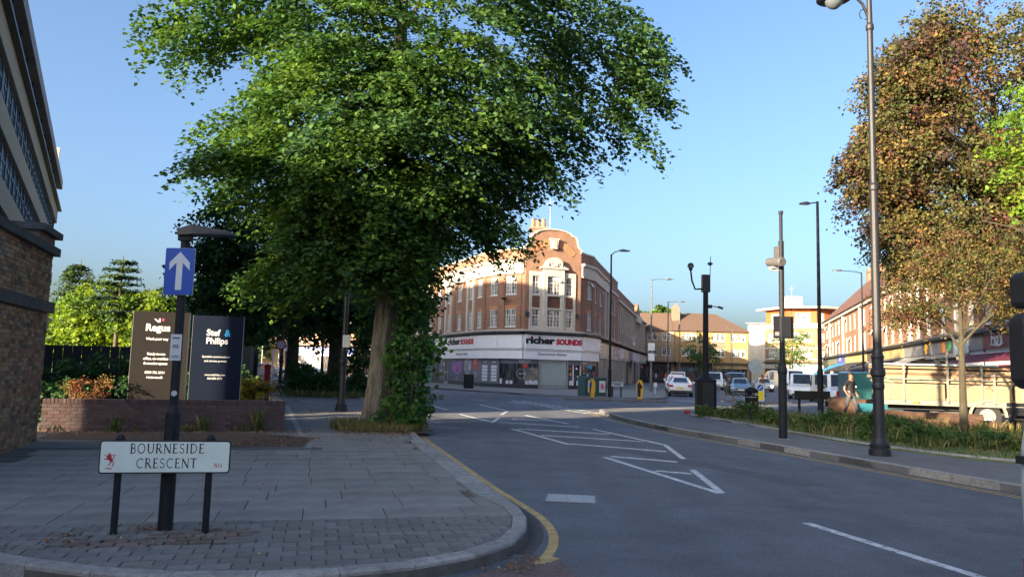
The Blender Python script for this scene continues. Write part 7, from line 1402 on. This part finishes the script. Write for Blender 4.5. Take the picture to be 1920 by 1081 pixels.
tree('small_tree', 'small open branched tree with a clean trunk on the grass island', (13.9,23.7,.12), 6.4, [(-1.2,0,4.5,1.6,1.2,.8),(1.1,0,4.6,1.6,1.2,.9),(0,0,5.6,2.1,1.3,.8),(-1.6,0,3.6,.9,.7,.5),(1.9,0,3.8,.9,.7,.6)], [LC[1],LC[4],LC[0],LC[3]], BARKP, .07, 520, 34, .125, 112, ll=.62, limbs=9, fork=2.5, depth=2, upb=.5, sag=-.05)
tree('broadleaf_tree', 'bright green tree poking in from the right edge in front of the bronze tree', (16.2,20.0,.12), 9.6, [(-.9,0,7.4,2.7,2,1.25),(-.3,0,8.8,2.8,2,1.2),(1.4,0,6.6,2.6,2,1.6)], [leafmat('maple_leaf', (.13,.24,.03), .45), LY[1], LY[0]], BARKP, .12, 330, 70, .16, 113, ll=.9, limbs=6)
def spot(n, x0, x1, y0, y1, ok): 
    out = []
    while len(out) < n:
        x, y = g.uniform(x0,x1), g.uniform(y0,y1)
        if ok(x,y): out.append((x,y,.15))
    return out
inb = lambda x, y: inside((x,y), bed_poly)
nearedge = lambda x, y: inb(x,y) and y < 29
blades('grass', 'green grass with dry tufts over the island behind the kerb', 'grass', (0,0,0), spot(16000, 7, 22, 14, 31.5, inb), .08, [GRS, GRS, GRS2, GRSY, STRAW], 121, .012)
clump = lambda x, y: inb(x,y) and math.sin(x*1.9+y*1.1)+math.sin(x*.7-y*1.7) > .25
blades('tall_grass', 'tall straw coloured grasses among the island plants', 'grass', (0,0,0), spot(2600, 7, 17, 14.5, 30, lambda x,y: clump(x,y) and y-15 < 30), .34, [STRAW, GRSY, GRS, GRS2], 122, .012)
names = ['left end of the row, by the camera column', 'second clump from the left, before the litter bin', 'between the bin and the control post', 'just right of the control post', 'dark clump in front of the nameplate back', 'darkest clump in front of the walking man', 'clump left of the tall ornate lamp', 'clump just right of the tall ornate lamp', 'clump in front of the small tree trunk', 'low clump right of the small tree', 'clump at the right edge beside the white van']
loc_ = [(7.6,28.6,.5),(8.6,27.4,.8),(8.9,25.4,.55),(9.1,22.6,.55),(9.9,23.0,.7),(10.7,22.2,.8),(9.6,19.6,.42),(10.2,18.6,.62),(11.3,18.0,.5),(12.2,17.3,.3),(11.6,15.6,.85)]
for k, (x, y, h) in enumerate(loc_):
    h *= .8
    shrub('island_shrub', 'green island plant, %s' % names[k], (x,y,.14), [(0,0,h*.45,.55+h*.2,.45,h*.5),(.5,.1,h*.35,.45,.4,h*.4),(-.4,0,h*.6,.3,.3,h*.5)], [GRS2, LG[2], LG[0], GRS] if k in (4,5,7,10) else [GRS, LG[0], GRSY, LG[2]], .07, 90, 26, 130+k, ll=.3, upb=.3, group='plants along the island kerb')
LOG = mat('log_bark', (.075,.04,.027), .9, .35, 5, .8, 20, stretch=(.4,2,2)); LOGE = mat('log_end', (.14,.075,.045), .85, .2, 8)
def log(label, a, b, r, m=LOG):
    a, b = Vector(a), Vector(b); t = thing('log', label, 'log', a, 0, None); v_ = b-a; mb = MB(); pts = [v_*k/5+Vector((0,0,.02*math.sin(k*2))) for k in range(6)]; mb.tube(pts, [r*(1+.06*math.sin(k*3)) for k in range(6)], 14, False); mb.build('bark', m, t); d = v_.normalized()*.01
    MB().tube([-d, d*.0], r*.97, 14).build('cut_end', LOGE, t); MB().tube([v_, v_+d], r*.95, 14).build('cut_end', LOGE, t); return t
log('thick log lying behind the black nameplate back, largest end facing left', (13.25,32.0,.50), (15.4,30.6,.45), .42)
log('long brown log behind the tall ornate lamp column', (13.3,28.4,.36), (16.6,27.2,.32), .24)
log('pale log tilted beside the small tree trunk', (14.6,25.6,.40), (16.6,25.0,.15), .17)
log('short log resting upright-tilted against the bench at the right edge', (16.6,24.3,.62), (17.6,24.4,.25), .14)
MB().box(0,1.6,0,.06,.25,.62).build('blue_board', mat('cyan_board', (.015,.13,.18), .5, .05), None, (13.35,29.6,.14), R(-8), label='bright cyan board behind the walking man', category='board')
MB().box(0,2.6,0,.12,.0,.24).build('sleeper_edging', mat('old_sleeper', (.14,.08,.05), .9, .3, 5), None, (13.8,26.9,.12), R(-10), label='dark timber edging on the grass left of the small tree', category='edging')
def bench(label, loc, rz):
    t = thing('park_bench', label, 'bench', loc, rz)
    for k in range(3): MB().box(0,1.8,.0+k*.15,.12+k*.15,.44,.475).build('seat_slat', BLACKM, t)
    for k in range(3): MB().box(0,1.8,.46+k*.02,.49+k*.02,.56+k*.13,.67+k*.13).build('back_slat', BLACKM, t)
    for x in (.15,1.6): MB().box(x,x+.06,.0,.06,0,.44).box(x,x+.06,.42,.50,0,.95).box(x,x+.06,.0,.46,.38,.44).build('leg', BLACKM, t)
    return t
bench('black bench on the grass at the right edge beside the logs', (15.2,23.2,.14), R(-4)); bench('black bench beside the ornate lamp far down the left pavement', (-14.0,49.8,.11), R(10))
bx_ = MB().box(0,.2,0,.2,0,.13); bx_.build('red_bag', mat('red_plastic', (.45,.02,.03), .4), None, (7.05,31.0,.12), label='small red object on the ground left of the camera column', category='litter')
pbx = thing('post_box', 'red pillar post box beside the third lime trunk', 'post box', (-19.6,62.5,.1)); MB().lathe([(.28,0),(.28,.1),(.24,.14),(.24,1.25),(.29,1.3),(.29,1.38),(.15,1.5),(.02,1.53)], n=16).build('body', mat('post_box_red', (.50,.02,.03), .35), pbx); MB().box(-.12,.12,-.25,-.235,1.12,1.16).build('slot', BLACK, pbx)
bo = thing('bollard', 'thin black bollard left of the ornate lamp down the left pavement', 'bollard', (-15.6,47.5,.1)); MB().lathe([(.09,0),(.08,.1),(.06,.2),(.055,.85),(.08,.9),(.07,1.0),(.02,1.05)], n=10).build('body', BLACKM, bo)
bo = thing('bollard', 'cream square bollard in front of the far white car', 'bollard', (-18.6,74,.0)); MB().box(-.3,.3,-.2,.2,0,.95).box(-.15,.15,-.2,.2,.95,1.1).build('body', _m['cream_wall'], bo)
for x, y, hh, lab in ((-33,110,8,'far pole left of the third lime, tallest of three'),(-36,112,7.4,'far pole at the left of the three beyond the avenue'),(-31,112,7.6,'far pole at the right of the three beyond the avenue')):
    MB().tube([(0,0,0),(0,0,hh)], [.10,.06], 6).tube([(0,0,hh),(.6,0,hh+.1)], .04, 5).build('street_pole', GREYM, None, (x,y,0), label=lab, category='pole')
hs = thing('distant_house', 'tan distant house beyond the parked cars at the end of the left avenue', 'house', (-49,150,0)); MB().box(-4,4,-4,4,0,7).build('wall', mat('tan_render', (.48,.33,.2), .8), hs); MB().add([(-4.4,-4.4,7),(4.4,-4.4,7),(4.4,4.4,7),(-4.4,4.4,7),(-3,0,10),(3,0,10)], [(0,1,5,4),(2,3,4,5),(3,0,4),(1,2,5)]).build('roof', TILE, hs)
for x in (-2.4,1.0): w_ = MB().box(x,x+1.4,-4.06,-3.98,4,5.5).build('window', WHITE, hs); MB().box(x+.1,x+1.3,-4.07,-4.06,4.1,5.4).build('pane', CARG, w_)
hs = thing('distant_house', 'pale distant shop row with a turquoise front left of the tan house', 'house', (-56,140,0), R(-30)); MB().box(-7,7,-4,4,0,6.5).build('wall', CRM, hs); MB().box(-7,7,-4.4,-4.02,2.6,3.6).build('fascia_board', mat('fascia_turquoise', (.05,.38,.42), .5), hs); MB().box(-6.5,6.5,-4.06,-4.0,.3,2.6).build('shop_front', CARG, hs); MB().add([(-7.4,-4.4,6.5),(7.4,-4.4,6.5),(7.4,4.4,6.5),(-7.4,4.4,6.5),(-6,0,9),(6,0,9)], [(0,1,5,4),(2,3,4,5),(3,0,4),(1,2,5)]).build('roof', TILE, hs)
GT = 'distant trees closing the left avenue'
for i, (x, y, r, lab) in enumerate(((-44,128,4,'distant green tree left of the tan building at the avenue end'),(-62,135,6,'distant green tree at the far left of the avenue end'),(-70,125,7,'distant green tree behind the dark hedge'))):
    tree('broadleaf_tree', lab, (x,y,0), r*1.8, [(0,0,r*1.1,r,r,r*.7)], [LG[0],LG[2],LY[2]], BARKD, .5, 110, 40, .3, 150+i, ll=2, group=GT)
